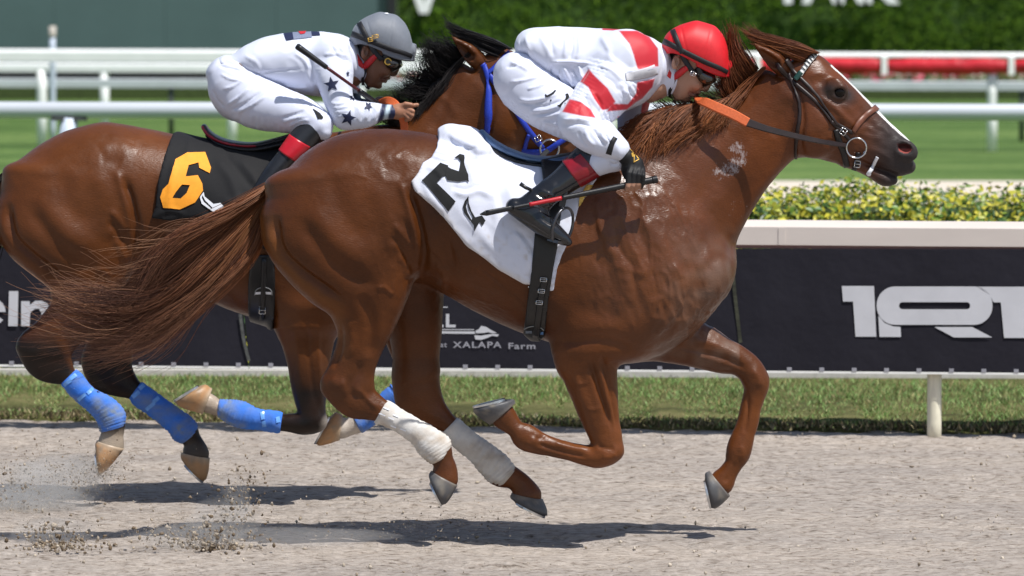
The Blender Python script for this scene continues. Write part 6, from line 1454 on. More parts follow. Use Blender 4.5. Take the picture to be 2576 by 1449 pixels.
# ---- horse behind: blue bridle, black number cloth, saddle, girth
bridle6 = tag(empty('bridle', tuple(P(1250, 250, YB))), 'blue webbing bridle on the bay horse behind the red capped jockey', 'bridle')
b6 = lambda n, p, w, m=M_BLUEB, **k: both(n, p, w, m, S6, YB, bridle6, **k)
b6('browband', [(1228, 186), (1245, 170), (1262, 152), (1280, 134)], 11, lift=0.009); b6('cheekpiece', [(1212, 160), (1228, 185), (1257, 222), (1285, 262), (1310, 302), (1340, 342), (1366, 372)], [13, 13, 13, 12, 13, 15, 12], lift=0.006)
b6('throat_latch', [(1218, 165), (1226, 190), (1229, 240), (1229, 290), (1226, 335)], 13, lift=0.012); b6('noseband', [(1312, 380), (1340, 382), (1372, 380)], 16, lift=0.007); b6('noseband', [(1372, 380), (1420, 350), (1450, 330)], 14, lift=0.007)
b6('chin_strap', [(1330, 338), (1322, 360), (1318, 385)], 11, lift=0.006)
buckle(1352, 346, S6, YB, bridle6, 65, 13, 16); c6 = S6.near([1382], [372], YB, 0.012)[0]; torus('bit_ring', c6, 0.036, 0.0042, M_STEEL, bridle6)
ribbon('rein_grip', [P(1011, 292, YB - 0.215), P(1016, 312, YB - 0.20), P(1021, 345, YB - 0.19), P(1060, 390, YB - 0.18)], 0.03, M_ORANGE, bridle6)
ribbon('rein', [P(1060, 390, YB - 0.18), P(1120, 440, YB - 0.18), P(1240, 440, YB - 0.15), P(1340, 410, YB - 0.13), P(1378, 378, YB - 0.11)], 0.02, M_LEATHB, bridle6)
ribbon('rein_grip', [P(955, 262, YB - 0.10), P(975, 254, YB - 0.14), P(992, 262, YB - 0.19), P(1004, 282, YB - 0.21)], 0.034, M_ORANGE, bridle6)
Zl = lambda x, y: (.3317 * x, 257.5 + .3317 * y)
cl6 = [(428, 338), (464, 327), (511, 323), (531, 345), (564, 362), (600, 374), (637, 378), (700, 366), (735, 352), (752, 420), (745, 520), (730, 600), (690, 640), (640, 610), (560, 570), (497, 545), (432, 555), (381, 548), (391, 522), (398, 457), (411, 397)]
V, Q = draped(F6, cl6, YB - 0.25, 0.012, 0.005, 15); N = vert_normals(V, Q)
V = strokes(V, N, [([(440, 400), (430, 470), (420, 540)], 8, .006), ([(540, 400), (580, 450), (600, 520)], 12, .006), ([(560, 380), (600, 430), (640, 480)], 9, -.005), ([(600, 400), (640, 450), (660, 520)], 9, .006), ([(560, 510), (600, 500), (640, 470)], 7, .006), ([(395, 540), (430, 530), (470, 540)], 6, .005), ([(480, 340), (470, 400)], 8, .004)])
cloth6 = mesh_obj('saddle_cloth', V, Q, M_CLOTHB, None); tag(cloth6, 'black saddle cloth with an orange number 6 on the bay horse', 'saddle cloth'); SC6 = Surf(V, Q)
decal('number_print', [Zl(*p) for p in [(1420, 385), (1555, 382), (1600, 500), (1590, 540), (1510, 500), (1505, 460), (1430, 480), (1408, 565), (1500, 555), (1535, 620), (1540, 670), (1480, 760), (1360, 815), (1300, 806), (1240, 800), (1215, 720), (1235, 660), (1280, 620), (1330, 435)]], SC6, YB - .25, M_ORPRINT, cloth6, 0.004, holes=[[Zl(*p) for p in [(1380, 625), (1440, 630), (1415, 690), (1370, 730), (1305, 725), (1335, 680)]]])
decal('emblem_print', [Zl(*p) for p in [(1545, 680), (1552, 715), (1620, 772), (1672, 764), (1697, 790), (1686, 806), (1650, 818), (1625, 835), (1580, 805), (1530, 770), (1516, 720)]], SC6, YB - .25, M_WHPRINT, cloth6, 0.004, holes=[[Zl(*p) for p in [(1536, 705), (1556, 745), (1612, 800), (1604, 806), (1545, 755), (1530, 725)]]])
saddle6 = tag(empty('saddle', tuple(P(580, 360, YB))), 'racing saddle with a red rim on the black number 6 cloth', 'saddle')
F = Field((P(495, 450, YB)[0], YB - 0.22, P(600, 440, YB)[2]), (P(780, 300, YB)[0], YB + 0.22, P(600, 296, YB)[2]), 0.006)
F.chain([(511, 312, 515, 326, .05), (528, 328, 522, 342, .08), (550, 343, 545, 356, .10), (585, 354, 582, 367, .12), (640, 358, 640, 371, .13), (700, 345, 703, 359, .13), (740, 332, 745, 346, .12)], Y=YB, k=0.0, p=3.0)
V, Q = F.mesh(); V = smooth_mesh(V, Q, 2); N = vert_normals(V, Q); px, py = to_px(V)
mesh_obj('seat', V, Q, tinted('two tone saddle leather', 0.35, 0.5, 60, 0.1), saddle6, colors=np.where(((N[:, 2] > 0.62) | (px > 642))[:, None], np.array([0.03, 0.03, 0.035]), np.array([0.42, 0.02, 0.035])))
F.d[:] = 0.5
F.chain([(520, 334, 526, 346, .06, YB), (548, 352, 546, 364, .10, YB), (585, 362, 584, 376, .13, YB), (640, 366, 640, 382, .15, YB), (700, 353, 704, 372, .15, YB), (742, 340, 748, 358, .14, YB)], Y=YB, k=0.0, p=3.0)
V, Q = F.mesh(); mesh_obj('panel', smooth_mesh(V, Q, 2), Q, M_LEATHB, saddle6)
strap('saddle_binding', [(562, 362), (590, 372), (620, 377), (637, 378)], 9, SC6, YB - .2, plain('silver sequin binding', (0.35, 0.35, 0.36), 0.25, 0.7, var=0.9, scale=160, bstr=0.8, bdist=0.003), saddle6, lift=0.006)
V, Q = draped(F6, [(632, 640), (690, 640), (692, 700), (690, 770), (684, 835), (660, 835), (620, 830), (624, 720)], YB - 0.25, 0.018, 0.001, 16); mesh_obj('girth', V, Q, M_LEATHB, saddle6); SG6 = Surf(V, Q)
strap('girth_billet', [(664, 650), (662, 720), (660, 802)], 12, SG6, YB - .25, M_LEATHB, saddle6, lift=0.005); buckle(661, 776, SG6, YB - .25, saddle6, 0, 15, 18, 0.010, 0.0016)
strap('girth_keeper', [(640, 742), (645, 728), (662, 722), (680, 728), (684, 742)], 2.5, SG6, YB - .25, plain('grey stitching pale', srgb(140, 142, 144), 0.6), saddle6, lift=0.003, th=0.001)
decal('maker_mark', [(642, 734), (656, 733), (656, 739), (642, 740)], SG6, YB - .25, M_WHPRINT, saddle6, 0.003); decal('maker_mark', [(668, 733), (682, 734), (682, 740), (668, 739)], SG6, YB - .25, M_WHPRINT, saddle6, 0.003)
print('tack', round(time.time() - T0, 1))
# ================================================================== jockeys
M_SILK = tinted('jockey silks', 0.55, 0.35, 420, 0.12, 0.0006, 0.03, sheen=0.15)
M_BREECH = tinted('white stretch breeches', 0.5, 0.35, 500, 0.1, 0.0005, 0.03)
M_SKIN = tinted('skin', 0.48, 0.45, 220, 0.2, 0.0006, 0.08, trans=0.08)
M_PATENT = plain('patent black boot leather', (0.012, 0.013, 0.016), 0.16, var=0.2, scale=14, bstr=0.35, bdist=0.004, spec=0.6)
M_MATTB = plain('matt black boot', (0.016, 0.017, 0.020), 0.34, var=0.2, scale=20, bstr=0.2, bdist=0.002)
M_MAROON = plain('patent maroon boot cuff', srgb(128, 22, 34), 0.2, var=0.2, scale=18, bstr=0.25, bdist=0.003)
M_REDCUFF = plain('red boot cuff', srgb(186, 28, 42), 0.32, var=0.12, scale=18, bstr=0.15, bdist=0.002)
M_REDCAP = plain('red cap cloth', srgb(206, 26, 36), 0.55, var=0.06, scale=60, bstr=0.15)
M_GREYCAP = plain('grey cap cloth', srgb(112, 117, 126), 0.6, var=0.05, scale=60, bstr=0.15, sheen=0.1)
M_ELAST = plain('black elastic strap', srgb(24, 24, 28), 0.6, var=0.2, scale=200, bstr=0.4)
M_LENS = plain('smoked goggle lens', (0.02, 0.017, 0.013), 0.05, var=0.2, scale=20, bstr=0, coat=1.0)
M_GFRAME = plain('black goggle frame', srgb(18, 18, 20), 0.35, var=0.2, scale=40)
M_REDPAD = plain('red chin harness', srgb(196, 34, 40), 0.5, var=0.12, scale=80, bstr=0.2)
M_GLOVE = plain('black knit glove', srgb(20, 20, 22), 0.75, var=0.25, scale=200, bstr=0.5)
M_GOLD = plain('gold print', srgb(206, 164, 72), 0.4, 0.3, var=0.1)
M_NAVY = plain('navy applique', srgb(26, 34, 66), 0.6, var=0.1, scale=100)
M_REDRUB = plain('red shaft grip', srgb(180, 26, 38), 0.4, var=0.1, scale=60)
M_WHIPB = plain('black whip leather', srgb(20, 20, 23), 0.4, var=0.2, scale=80, bstr=0.3)
M_WHIPR = plain('dark red whip shaft', srgb(78, 26, 30), 0.35, var=0.2, scale=80)
def fbox(pts, pad, Y0, Y1, h):
    p = np.array(pts, float); a = P(p[:, 0].min() - pad, p[:, 1].max() + pad, (Y0 + Y1) / 2); b = P(p[:, 0].max() + pad, p[:, 1].min() - pad, (Y0 + Y1) / 2)
    return Field((a[0], Y0, a[2]), (b[0], Y1, b[2]), h)
def sk(V, N, rows): return strokes(V, N, rows)
def garment(name, F, rows, mat, parent, col, wr=0.002, seed=1, paint=None, sc=16, it=2, crease=0.0055):
    V, Q = F.mesh(); V = smooth_mesh(V, Q, it); N = vert_normals(V, Q); V = strokes(V, N, [(p_, w_ * 0.78, h_ * 1.45) for p_, w_, h_ in rows])
    N = vert_normals(V, Q); W1_ = np.stack([V[:, 0] + 0.5 * V[:, 2], V[:, 1], 0.45 * V[:, 2] - 0.2 * V[:, 0]], 1); W2_ = np.stack([0.45 * V[:, 0] + 0.3 * V[:, 2], V[:, 1], V[:, 2] - 0.5 * V[:, 0]], 1)
    cr_ = 0.5 - np.abs(vnoise(W1_ + 0.02 * vnoise(V, 15, 2)[:, None], sc * 0.9, seed + 3)); cr2 = 0.5 - np.abs(vnoise(W2_, sc * 1.9, seed + 4)); msk = np.clip(0.5 + vnoise(V, 7, seed + 9), 0, 1)
    V = V + N * (wr * fbm(V, sc, seed, 2) + crease * (1.3 * cr_ * msk + 0.35 * cr2 * (1 - msk)))[:, None]
    C = np.ones((len(V), 3)) * np.array(col)
    px, py = to_px(V); N = vert_normals(V, Q)
    if paint: C = paint(C, px, py, V, N)
    return mesh_obj(name, V, Q, mat, parent, colors=C), Surf(V, Q)
def head_parts(root, T, Y0, sc, skin, capmat, brow_rows, col_lip):
    """head with face, cap, goggles and harness; T maps the drawing of the red-capped rider onto the frame"""
    t2 = lambda r: (*T(r[0], r[1]), *T(r[2], r[3]), r[4] * sc, Y0 + (r[5] if len(r) > 5 else 0) * sc)
    F = fbox([T(1640, 60), T(1840, 280)], 14, Y0 - 0.13, Y0 + 0.13, 0.0035)
    el = lambda x, y, Y, rx, rz, ry, ang=0, **k: F.ell(*T(x, y), Y0 + Y * sc, rx * sc, rz * sc, ry * sc, ang, **k)
    F.axis([t2(r) for r in [(1806, 172, 1688, 122, .073), (1796, 190, 1686, 150, .073), (1779, 208, 1686, 175, .068), (1762, 224, 1686, 198, .062), (1748, 236, 1686, 215, .055), (1736, 246, 1686, 228, .047), (1722, 253, 1690, 240, .038), (1706, 254, 1694, 249, .026)]], k=0.0, cap=0.5)
    el(1745, 130, 0, 66, 58, .078, 20, k=0.02)
    F.chain([t2(r) for r in [(1700, 160, 1650, 170, .055), (1690, 225, 1640, 200, .055), (1660, 250, 1610, 190, .06)]], k=0.02)      # neck
    c = lambda x, y, Y=0.0: P(*T(x, y), Y0 + Y * sc)
    F.capsule([c(1789, 196), c(1783, 210), c(1774, 222)], [.009 * sc, .011 * sc, .0135 * sc], 0.010)                               # nose
    for s in (-1, 1): F.capsule([c(1765, 222, s * .010), c(1770, 224, s * .008)], .009 * sc, 0.006)
    F.capsule([c(1754, 231, -.022), c(1757, 233, 0), c(1754, 231, .022)], .0085 * sc, 0.007); F.capsule([c(1744, 238, -.020), c(1747, 241, 0), c(1744, 238, .020)], .0085 * sc, 0.007)   # lips
    el(1722, 249, 0, 15, 9, .020, 20, k=0.012)                                                                                      # chin
    for s in (-1, 1):
        el(1748, 212, s * .042, 18, 14, .022, 30, k=0.014)                                                                          # cheekbone
        el(1699, 158, s * .074, 10, 17, .013, 15, k=0.006); el(1702, 157, s * .090, 5.5, 10, .012, 15, k=0.003, op='cut')           # ear
    V, Q = F.mesh(); V = smooth_mesh(V, Q, 2); N = vert_normals(V, Q); px, py = to_px(V)
    R = lambda pts: [T(*p) for p in pts]
    V = strokes(V, N, [(R([(1757, 241), (1748, 236), (1738, 234), (1730, 236)]), 2.2, -.004), (R([(1766, 226), (1760, 219), (1752, 216)]), 3, -.002), (R([(1745, 222), (1736, 232), (1732, 242)]), 4, -.002)])
    C = np.ones((len(V), 3)) * np.array(skin); n1 = fbm(V, 20, 3)[:, None]
    C = C * (1 + 0.12 * n1); hair_ = inside(R([(1664, 120), (1712, 120), (1708, 138), (1694, 142), (1688, 165), (1692, 190), (1680, 192), (1668, 150)]), px, py) & (np.abs(V[:, 1] - Y0) < 0.074 * sc)
    C = np.where(hair_[:, None], np.array([0.012, 0.010, 0.009]), C)
    lp, _ = dist_poly(R([(1756, 239), (1746, 236), (1736, 235)]), px, py); lk = np.clip(1.4 - lp / 6, 0, 1)[:, None] * 0.6; C = C * (1 - lk) + np.array(col_lip) * lk
    bd, _ = dist_poly(R([(1750, 246), (1722, 254), (1702, 246), (1696, 225)]), px, py); bk = np.clip(1.3 - bd / 14, 0, 1)[:, None] * 0.35; C = C * (1 - bk) + C * 0.55 * bk                                   # shaved beard
    ed, _ = dist_poly(R([(1700, 150), (1704, 165)]), px, py); C = np.where(((ed < 5) & (np.abs(V[:, 1] - Y0) > 0.07 * sc))[:, None], C * 0.6, C)
    head = mesh_obj('body', V, Q, M_SKIN, root, colors=C); SH = Surf(V, Q)
    # cap
    F = fbox([T(1640, 40), T(1845, 215)], 14, Y0 - 0.14, Y0 + 0.14, 0.0035)
    F.axis([t2(r) for r in [(1664, 108, 1666, 134, .060), (1672, 92, 1672, 150, .082), (1690, 74, 1690, 165, .097), (1722, 59, 1716, 185, .104), (1758, 53, 1750, 200, .105), (1792, 63, 1784, 215, .099), (1815, 84, 1808, 215, .086), (1828, 112, 1824, 212, .066), (1834, 146, 1832, 205, .045)]], k=0.0, p=2.1, cap=0.25)
    wp = np.array([T(*p) for p in [(1640, 128), (1667, 136), (1690, 133), (1712, 139), (1732, 150), (1772, 172), (1805, 187), (1850, 196), (1850, 400), (1600, 400)]]); wz = P(wp[:, 0], wp[:, 1], Y0)[:, [0, 2]]
    X, Z = np.meshgrid(F.x, F.z, indexing='ij'); F.d = np.maximum(F.d, -sd_poly(wz, X, Z).astype(np.float32)[:, None, :])
    F.chain([t2(r) for r in [(1752, 160, 1750, 168, .094), (1790, 178, 1787, 186, .088), (1818, 187, 1816, 194, .066), (1834, 190, 1833, 195, .035)]], k=0.006, p=2.6)
    V, Q = F.mesh(); V = smooth_mesh(V, Q, 2); N = vert_normals(V, Q)
    V = strokes(V, N, [(R([(1790, 66), (1780, 110), (1765, 160)]), 2.5, -.0015), (R([(1712, 64), (1722, 110), (1735, 150)]), 2.5, -.0012)] + brow_rows)
    cap = mesh_obj('cap', V, Q, capmat, root); SCp = Surf(V, Q)
    st = lambda n, p, w, m=M_ELAST, s=SCp, **k: strap(n, R(p), np.asarray(w) * sc, s, Y0, m, root, **k)
    st('cap_strap', [(1668, 104), (1690, 114), (1712, 126), (1740, 140), (1775, 157), (1806, 170), (1829, 182)], [15, 14, 13, 13, 13, 12, 11], lift=0.002, th=0.003)
    st('cap_strap', [(1692, 76), (1700, 96), (1710, 120), (1716, 134)], [13, 13, 12, 12], lift=0.003, th=0.003)
    # goggles
    F = fbox([T(1715, 150), T(1820, 240)], 14, Y0 - 0.12, Y0 + 0.12, 0.0035)
    F.axis([t2(r) for r in [(1776, 180, 1738, 158, .086), (1798, 190, 1742, 186, .084), (1800, 204, 1752, 204, .078), (1788, 214, 1764, 212, .064)]], k=0.0, p=2.6, cap=0.3)
    V, Q = F.mesh(); V = smooth_mesh(V, Q, 2); px, py = to_px(V)
    gog = mesh_obj('goggles', V, Q, M_GFRAME, root); SGg = Surf(V, Q)
    decal('lens', R([(1762, 186), (1780, 184), (1797, 192), (1799, 203), (1788, 211), (1770, 209), (1758, 198)]), SGg, Y0, M_LENS, gog, 0.003, step=5)
    st('goggle_strap', [(1716, 132), (1724, 150), (1734, 168), (1744, 182)], [14, 13, 12, 12], s=SH, lift=0.010, th=0.004)
    # chin harness
    st('ear_pad', [(1668, 134), (1670, 160), (1678, 182), (1690, 197)], [14, 15, 16, 15], M_REDPAD, SH, lift=0.006, th=0.006)
    st('ear_pad', [(1690, 199), (1704, 190), (1720, 176), (1732, 168)], [16, 17, 16, 13], M_REDPAD, SH, lift=0.006, th=0.006)
    st('chin_strap', [(1696, 200), (1690, 216), (1684, 232), (1690, 250), (1700, 257)], [14, 14, 13, 12, 10], M_ELAST, SH, lift=0.006, th=0.004)
    return head, SH, SCp
def hand(F, wrist, palm, fingers, thumb, r=0.0095):
    """palm plus four bent fingers and a thumb, as world point chains"""
    F.capsule(np.array([wrist[0], wrist[1]]), [0.026, 0.029], 0.012); F.capsule(np.array(palm), [0.024, 0.022, 0.020][:len(palm)] if len(palm) <= 3 else 0.02, 0.012)
    for k, f in enumerate(fingers): F.capsule(np.array(f), np.linspace(r * (1.05 if k in (1, 2) else 0.95), r * 0.8, len(f)), 0.003)
    F.capsule(np.array(thumb), np.linspace(r * 1.15, r * 0.9, len(thumb)), 0.005)

# ---------------------------------------------------------------- rider of the chestnut
J = lambda x, y: (1201.7 + .3081 * x, 34.3 + .3081 * y)
jock2 = tag(empty('person', tuple(P(1400, 420, 0))), 'jockey in red cap and white and red striped jacket crouching over the chestnut horse', 'person', 'riding jockeys')
WHT = (0.67, 0.705, 0.83); RED = np.array([0.52, 0.018, 0.032])
M_COLLAR = plain('white collar tape', (0.56, 0.56, 0.60), 0.7, var=0.06, scale=60, bstr=0.4)
# jacket
F = fbox([(1280, 60), (1700, 400)], 14, -0.39, 0.30, 0.0046)
F.axis([(1290, 124, 1322, 140, .10), (1316, 84, 1350, 178, .145), (1387, 68, 1412, 232, .165), (1448, 69, 1480, 268, .175), (1510, 73, 1545, 284, .188), (1571, 75, 1600, 266, .190), (1627, 91, 1644, 238, .150), (1664, 110, 1664, 215, .085)], k=0.0, p=2.25, cap=0.4)
F.ell(1330, 108, 0, 34, 26, .125, -20, k=0.03)
F.chain([(1520, 92, 1625, 232, .095, -.125), (1478, 168, 1600, 250, .092, -.165), (1446, 222, 1566, 276, .082, -.195), (1420, 270, 1524, 292, .070, -.245), (1406, 306, 1488, 306, .062, -.272)], k=0.035)
F.chain([(1408, 290, 1480, 312, .060, -.270), (1418, 336, 1502, 296, .060, -.288), (1455, 366, 1527, 322, .056, -.305), (1500, 386, 1556, 336, .050, -.315), (1533, 394, 1576, 354, .040, -.318)], k=0.02)
F.chain([(1540, 120, 1640, 200, .10, .12), (1550, 200, 1640, 230, .085, .18), (1552, 262, 1632, 262, .070, .20), (1553, 320, 1615, 318, .060, .20), (1552, 350, 1606, 352, .05, .20)], k=0.03)
F.chain([(1650, 128, 1640, 228, .074), (1668, 134, 1660, 232, .066), (1680, 150, 1676, 240, .060)], k=0.012)
rows = [([J(390, 180), J(420, 300), J(480, 440), J(560, 560)], 6, .004), ([J(700, 150), J(720, 260), J(700, 370)], 6, .004), ([J(760, 160), J(770, 280), J(745, 380)], 5, -.004), ([J(820, 170), J(830, 300), J(800, 380)], 6, .003), ([J(600, 395), J(750, 395), J(940, 410)], 4, .006), ([J(600, 410), J(590, 490), J(640, 560)], 5, -.004),
        ([J(700, 430), J(740, 520), J(800, 610)], 5, .006), ([J(760, 430), J(800, 500), J(830, 570)], 5, -.005), ([J(660, 450), J(690, 540), J(760, 620)], 4, .005), ([J(820, 420), J(840, 480), J(850, 530)], 4, .005), ([J(640, 500), J(680, 580), J(740, 640)], 4, -.004), ([J(560, 480), J(620, 570), J(700, 620)], 5, .004),
        ([J(905, 440), J(860, 520), J(800, 610), J(720, 680)], 6, -.005), ([J(980, 420), J(1100, 470), J(1180, 560)], 8, .005), ([J(1000, 500), J(1100, 560), J(1150, 650)], 8, -.004), ([J(1160, 560), J(1200, 640), J(1210, 720)], 6, .005), ([J(1230, 600), J(1250, 660), J(1280, 690)], 4, -.006), ([J(1180, 620), J(1230, 680), J(1240, 720)], 4, .005),
        ([J(900, 640), J(950, 720), J(1000, 790)], 7, .005), ([J(950, 650), J(1000, 730), J(1020, 800)], 5, -.005), ([J(860, 650), J(900, 740), J(950, 820)], 5, -.004), ([J(690, 870), J(800, 860), J(930, 880)], 5, .004), ([J(720, 920), J(830, 900), J(930, 930)], 5, -.004), ([J(880, 950), J(900, 1020), J(960, 1080)], 5, .005), ([J(940, 940), J(980, 1010), J(1030, 1070)], 5, -.005),
        ([J(1000, 960), J(1030, 1020), J(1070, 1050)], 4, .005), ([J(820, 960), J(850, 1030), J(900, 1090)], 5, -.004), ([J(1040, 980), J(1060, 1030), J(1090, 1060)], 3, -.004), ([J(1210, 480), J(1330, 460), J(1470, 435)], 8, .005), ([J(1240, 560), J(1350, 540), J(1450, 510)], 5, -.004), ([J(500, 170), J(560, 280), J(600, 380)], 8, .003), ([J(1000, 180), J(1060, 280), J(1080, 380)], 10, .003), ([J(560, 160), J(600, 260), J(620, 360)], 7, -.003)]
reds = [[J(*p) for p in q] for q in ([(1150, 140), (1300, 140), (1400, 190), (1470, 285), (1475, 432), (1305, 458), (1268, 330), (1238, 250), (1185, 185)], [(905, 452), (960, 515), (1060, 610), (1125, 720), (1065, 780), (1015, 790), (945, 690), (900, 600), (835, 556)], [(748, 698), (840, 720), (920, 780), (962, 852), (860, 838), (688, 802)],
        [(1445, 530), (1425, 600), (1340, 695), (1290, 725), (1215, 785), (1050, 800), (1100, 735), (1225, 740), (1292, 650), (1298, 562)], [(1330, 800), (1340, 740), (1510, 620), (1500, 680), (1420, 740), (1400, 830), (1340, 870)], [(1140, 840), (1350, 850), (1350, 960), (1150, 960)])]
def paint2(C, px, py, V, N):
    for q in reds:
        k = np.clip(0.5 - sd_poly(q, px, py) / 3.2, 0, 1) * ((V[:, 1] < 0.10) | (q[0][0] > 1560) | (py < 120)); C = C * (1 - k[:, None]) + RED * k[:, None]
    k = np.clip((px - 1512) / 4, 0, 1) * np.clip((1600 - px) / 4, 0, 1) * np.clip((V[:, 1] + 0.06) / 0.004, 0, 1) * (py < 84); C = C * (1 - k[:, None]) + RED * 0.9 * k[:, None]
    return C
garment('jacket', F, rows, M_SILK, jock2, WHT, 0.0022, 3, paint2); SJ2 = surf_of(child(jock2, 'jacket'))
strap('collar_tape', [J(1205, 520), J(1290, 505), J(1390, 480), J(1455, 455)], [20, 24, 26, 26], SJ2, 0, M_COLLAR, jock2, lift=0.001, th=0.0015)
strap('cuff_band', [J(1122, 1012), J(1095, 1060), J(1066, 1148)], [12, 13, 15], SJ2, -.25, M_ELAST, jock2, lift=0.002, th=0.003)
# breeches
F = fbox([(1250, 110), (1600, 450)], 14, -0.36, 0.36, 0.005)
F.axis([(1296, 130, 1258, 200, .13), (1345, 150, 1268, 262, .165), (1385, 200, 1318, 302, .16), (1420, 250, 1370, 320, .12)], k=0.0, p=2.2)
th2 = [(1350, 150, 1264, 250, .09, .085), (1402, 196, 1322, 306, .10, .125), (1456, 236, 1378, 333, .095, .165), (1506, 276, 1444, 360, .085, .205), (1546, 320, 1494, 386, .074, .235), (1577, 360, 1524, 408, .064, .255), (1568, 392, 1532, 424, .052, .265)]
kn2 = [(1574, 380, 1530, 372, .055, .258), (1556, 416, 1500, 378, .056, .268), (1520, 434, 1470, 384, .054, .275)]
for s in (-1, 1):
    F.chain([r[:5] + (s * r[5],) for r in th2], k=0.03); F.chain([r[:5] + (s * r[5],) for r in kn2], k=0.02)
rows = [([J(260, 560), J(380, 545), J(520, 510)], 4, .004), ([J(330, 700), J(420, 715), J(560, 690), J(700, 640)], 5, .005), ([J(340, 720), J(430, 738), J(560, 715)], 4, -.004), ([J(420, 800), J(560, 790), J(690, 750)], 5, .005), ([J(430, 820), J(560, 812), J(680, 775)], 4, -.004), ([J(430, 760), J(560, 750), J(700, 700)], 4, -.004), ([J(470, 850), J(580, 840), J(690, 810)], 4, .004), ([J(400, 620), J(480, 600), J(560, 570)], 4, .004),
        ([J(260, 400), J(330, 420), J(420, 470)], 5, .004), ([J(230, 440), J(300, 430), J(380, 400)], 4, -.003), ([J(260, 700), J(330, 790), J(430, 860)], 3, -.003), ([J(520, 880), J(620, 900), J(700, 940)], 5, .004), ([J(1040, 1150), J(1090, 1200), J(1140, 1200)], 4, .005), ([J(1060, 1180), J(1100, 1230), J(1150, 1230)], 3, -.005), ([J(1000, 1130), J(1060, 1180), J(1080, 1240)], 4, .004)]
garment('breeches', F, rows, M_BREECH, jock2, (0.66, 0.69, 0.82), 0.0015, 6, None, 20, crease=0.0022); SB2 = surf_of(child(jock2, 'breeches'))
for q in ([(628, 625), (640, 632), (622, 655), (596, 672), (570, 682), (552, 680), (548, 662), (556, 660), (566, 672), (590, 660), (610, 645)], [(590, 703), (602, 703), (602, 716), (590, 716)], [(735, 655), (748, 690), (700, 728), (672, 770), (648, 752), (664, 748), (690, 722), (712, 700), (720, 672), (712, 664), (718, 658)], [(708, 728), (722, 734), (720, 765), (708, 770), (712, 748)]):
    decal('name_print', [J(*p) for p in q], SB2, -.15, M_BLKPRINT, jock2, 0.0025, step=5)
# boots
def boot(secs, foot, s, mat, name='boot'):
    pts = [(r[0], r[1]) for r in secs + foot] + [(r[2], r[3]) for r in secs + foot]; Ys = [s * abs(r[5]) if Y0b == 0 else Y0b + s * r[5] for r in secs + foot]
    F = fbox(pts, 20, min(Ys) - 0.08, max(Ys) + 0.08, 0.0045)
    tr = lambda R_: [r[:5] + (Y0b + s * r[5],) for r in R_]
    F.chain(tr(secs), k=0.0); F.chain(tr(foot), k=0.022)
    V, Q = F.mesh(); V = smooth_mesh(V, Q, 2); N = vert_normals(V, Q); return V, Q, N
Y0b = 0.0
bs = [(1505, 442, 1446, 374, .054, .272), (1478, 458, 1420, 402, .053, .288), (1442, 480, 1386, 438, .050, .305), (1402, 508, 1346, 470, .046, .325), (1376, 536, 1308, 502, .042, .340)]
bf = [(1302, 500, 1284, 540, .034, .343), (1345, 518, 1318, 566, .040, .347), (1386, 545, 1356, 592, .042, .352), (1418, 578, 1398, 612, .038, .354), (1434, 600, 1424, 618, .024, .354)]
for s in (-1, 1):
    V, Q, N = boot(bs, bf, s, M_PATENT)
    if s < 0: V = strokes(V, N, [([(1346, 486), (1370, 500), (1392, 520)], 4, -.005), ([(1352, 476), (1380, 488), (1402, 505)], 4, .004), ([(1330, 500), (1360, 520), (1385, 530)], 4, -.004), ([(1400, 460), (1380, 490), (1370, 510)], 8, .003), ([(1292, 545), (1340, 570), (1380, 595), (1428, 616)], 2.5, -.003), ([(1355, 530), (1372, 545), (1392, 552)], 4, .004), ([(1360, 545), (1380, 560), (1400, 565)], 4, -.004)])
    b_o = mesh_obj('boot', V, Q, M_PATENT, jock2)
    cV, _ = sleeve([(1507, 442, 1452, 378, .056, s * .272), (1484, 456, 1436, 392, .056, s * .28), (1460, 470, 1414, 406, .0555, s * .287)], 0, 0.004, 32, 6); cV = cV + 0.0012 * vnoise(cV, 30, 3)[..., None]
    mesh_obj('boot_cuff', cV.reshape(-1, 3), grid_faces(cV.shape[0], 32, caps=True), M_MAROON, b_o)
mb = MB(); mb.tube([P(1308, 462, -.35), P(1322, 472, -.352), P(1340, 480, -.345)], [.008, .007, .006], 10); mb.build('boot_tab', M_MATTB, jock2, smooth=True)
# head
head2, SHd2, SCap2 = head_parts(jock2, lambda x, y: (x, y), 0.0, 1.0, (0.42, 0.23, 0.155), M_REDCAP, [], (0.26, 0.09, 0.075))
buckle(1742, 183, SHd2, 0, jock2, 25, 13, 9, 0.020, 0.0014, M_STEEL)
# gloved hand round the whip
wp0, wp1 = P(1651, 451, -0.318), P(1209, 539, -0.455)
on_w = lambda x: wp0 + (wp1 - wp0) * ((1651 - x) / 442.0)
F = fbox([(1545, 365), (1640, 480)], 10, -0.41, -0.22, 0.003)
c = on_w(1598)
fing = []
for k, x in enumerate((1575, 1587, 1599, 1611)):
    w = on_w(x); kn = P(1592 + 8 * k, 412 + 5 * k, -0.318); fing.append([kn, P(x + 6, 436 + 2 * k, -0.352), w + np.array([0.004, -0.014, -0.004]), w + np.array([0, -0.004, -0.016]), w + np.array([-0.004, 0.012, -0.006])])
hand(F, [P(1562, 380, -.316), P(1574, 394, -.314)], [P(1574, 394, -.314), P(1592, 414, -.312), P(1604, 428, -.312)], fing, [P(1574, 404, -.300), P(1570, 428, -.304), P(1576, 446, -.315), P(1590, 452, -.330)], 0.0105)
F.ell(1592, 420, -.314, 26, 30, .026, 30, k=0.012)
V, Q = F.mesh(); V = smooth_mesh(V, Q, 1); px, py = to_px(V)
N = vert_normals(V, Q)
SK = np.array([0.36, 0.19, 0.125]); C = np.ones((len(V), 3)) * np.array([0.008, 0.008, 0.009])
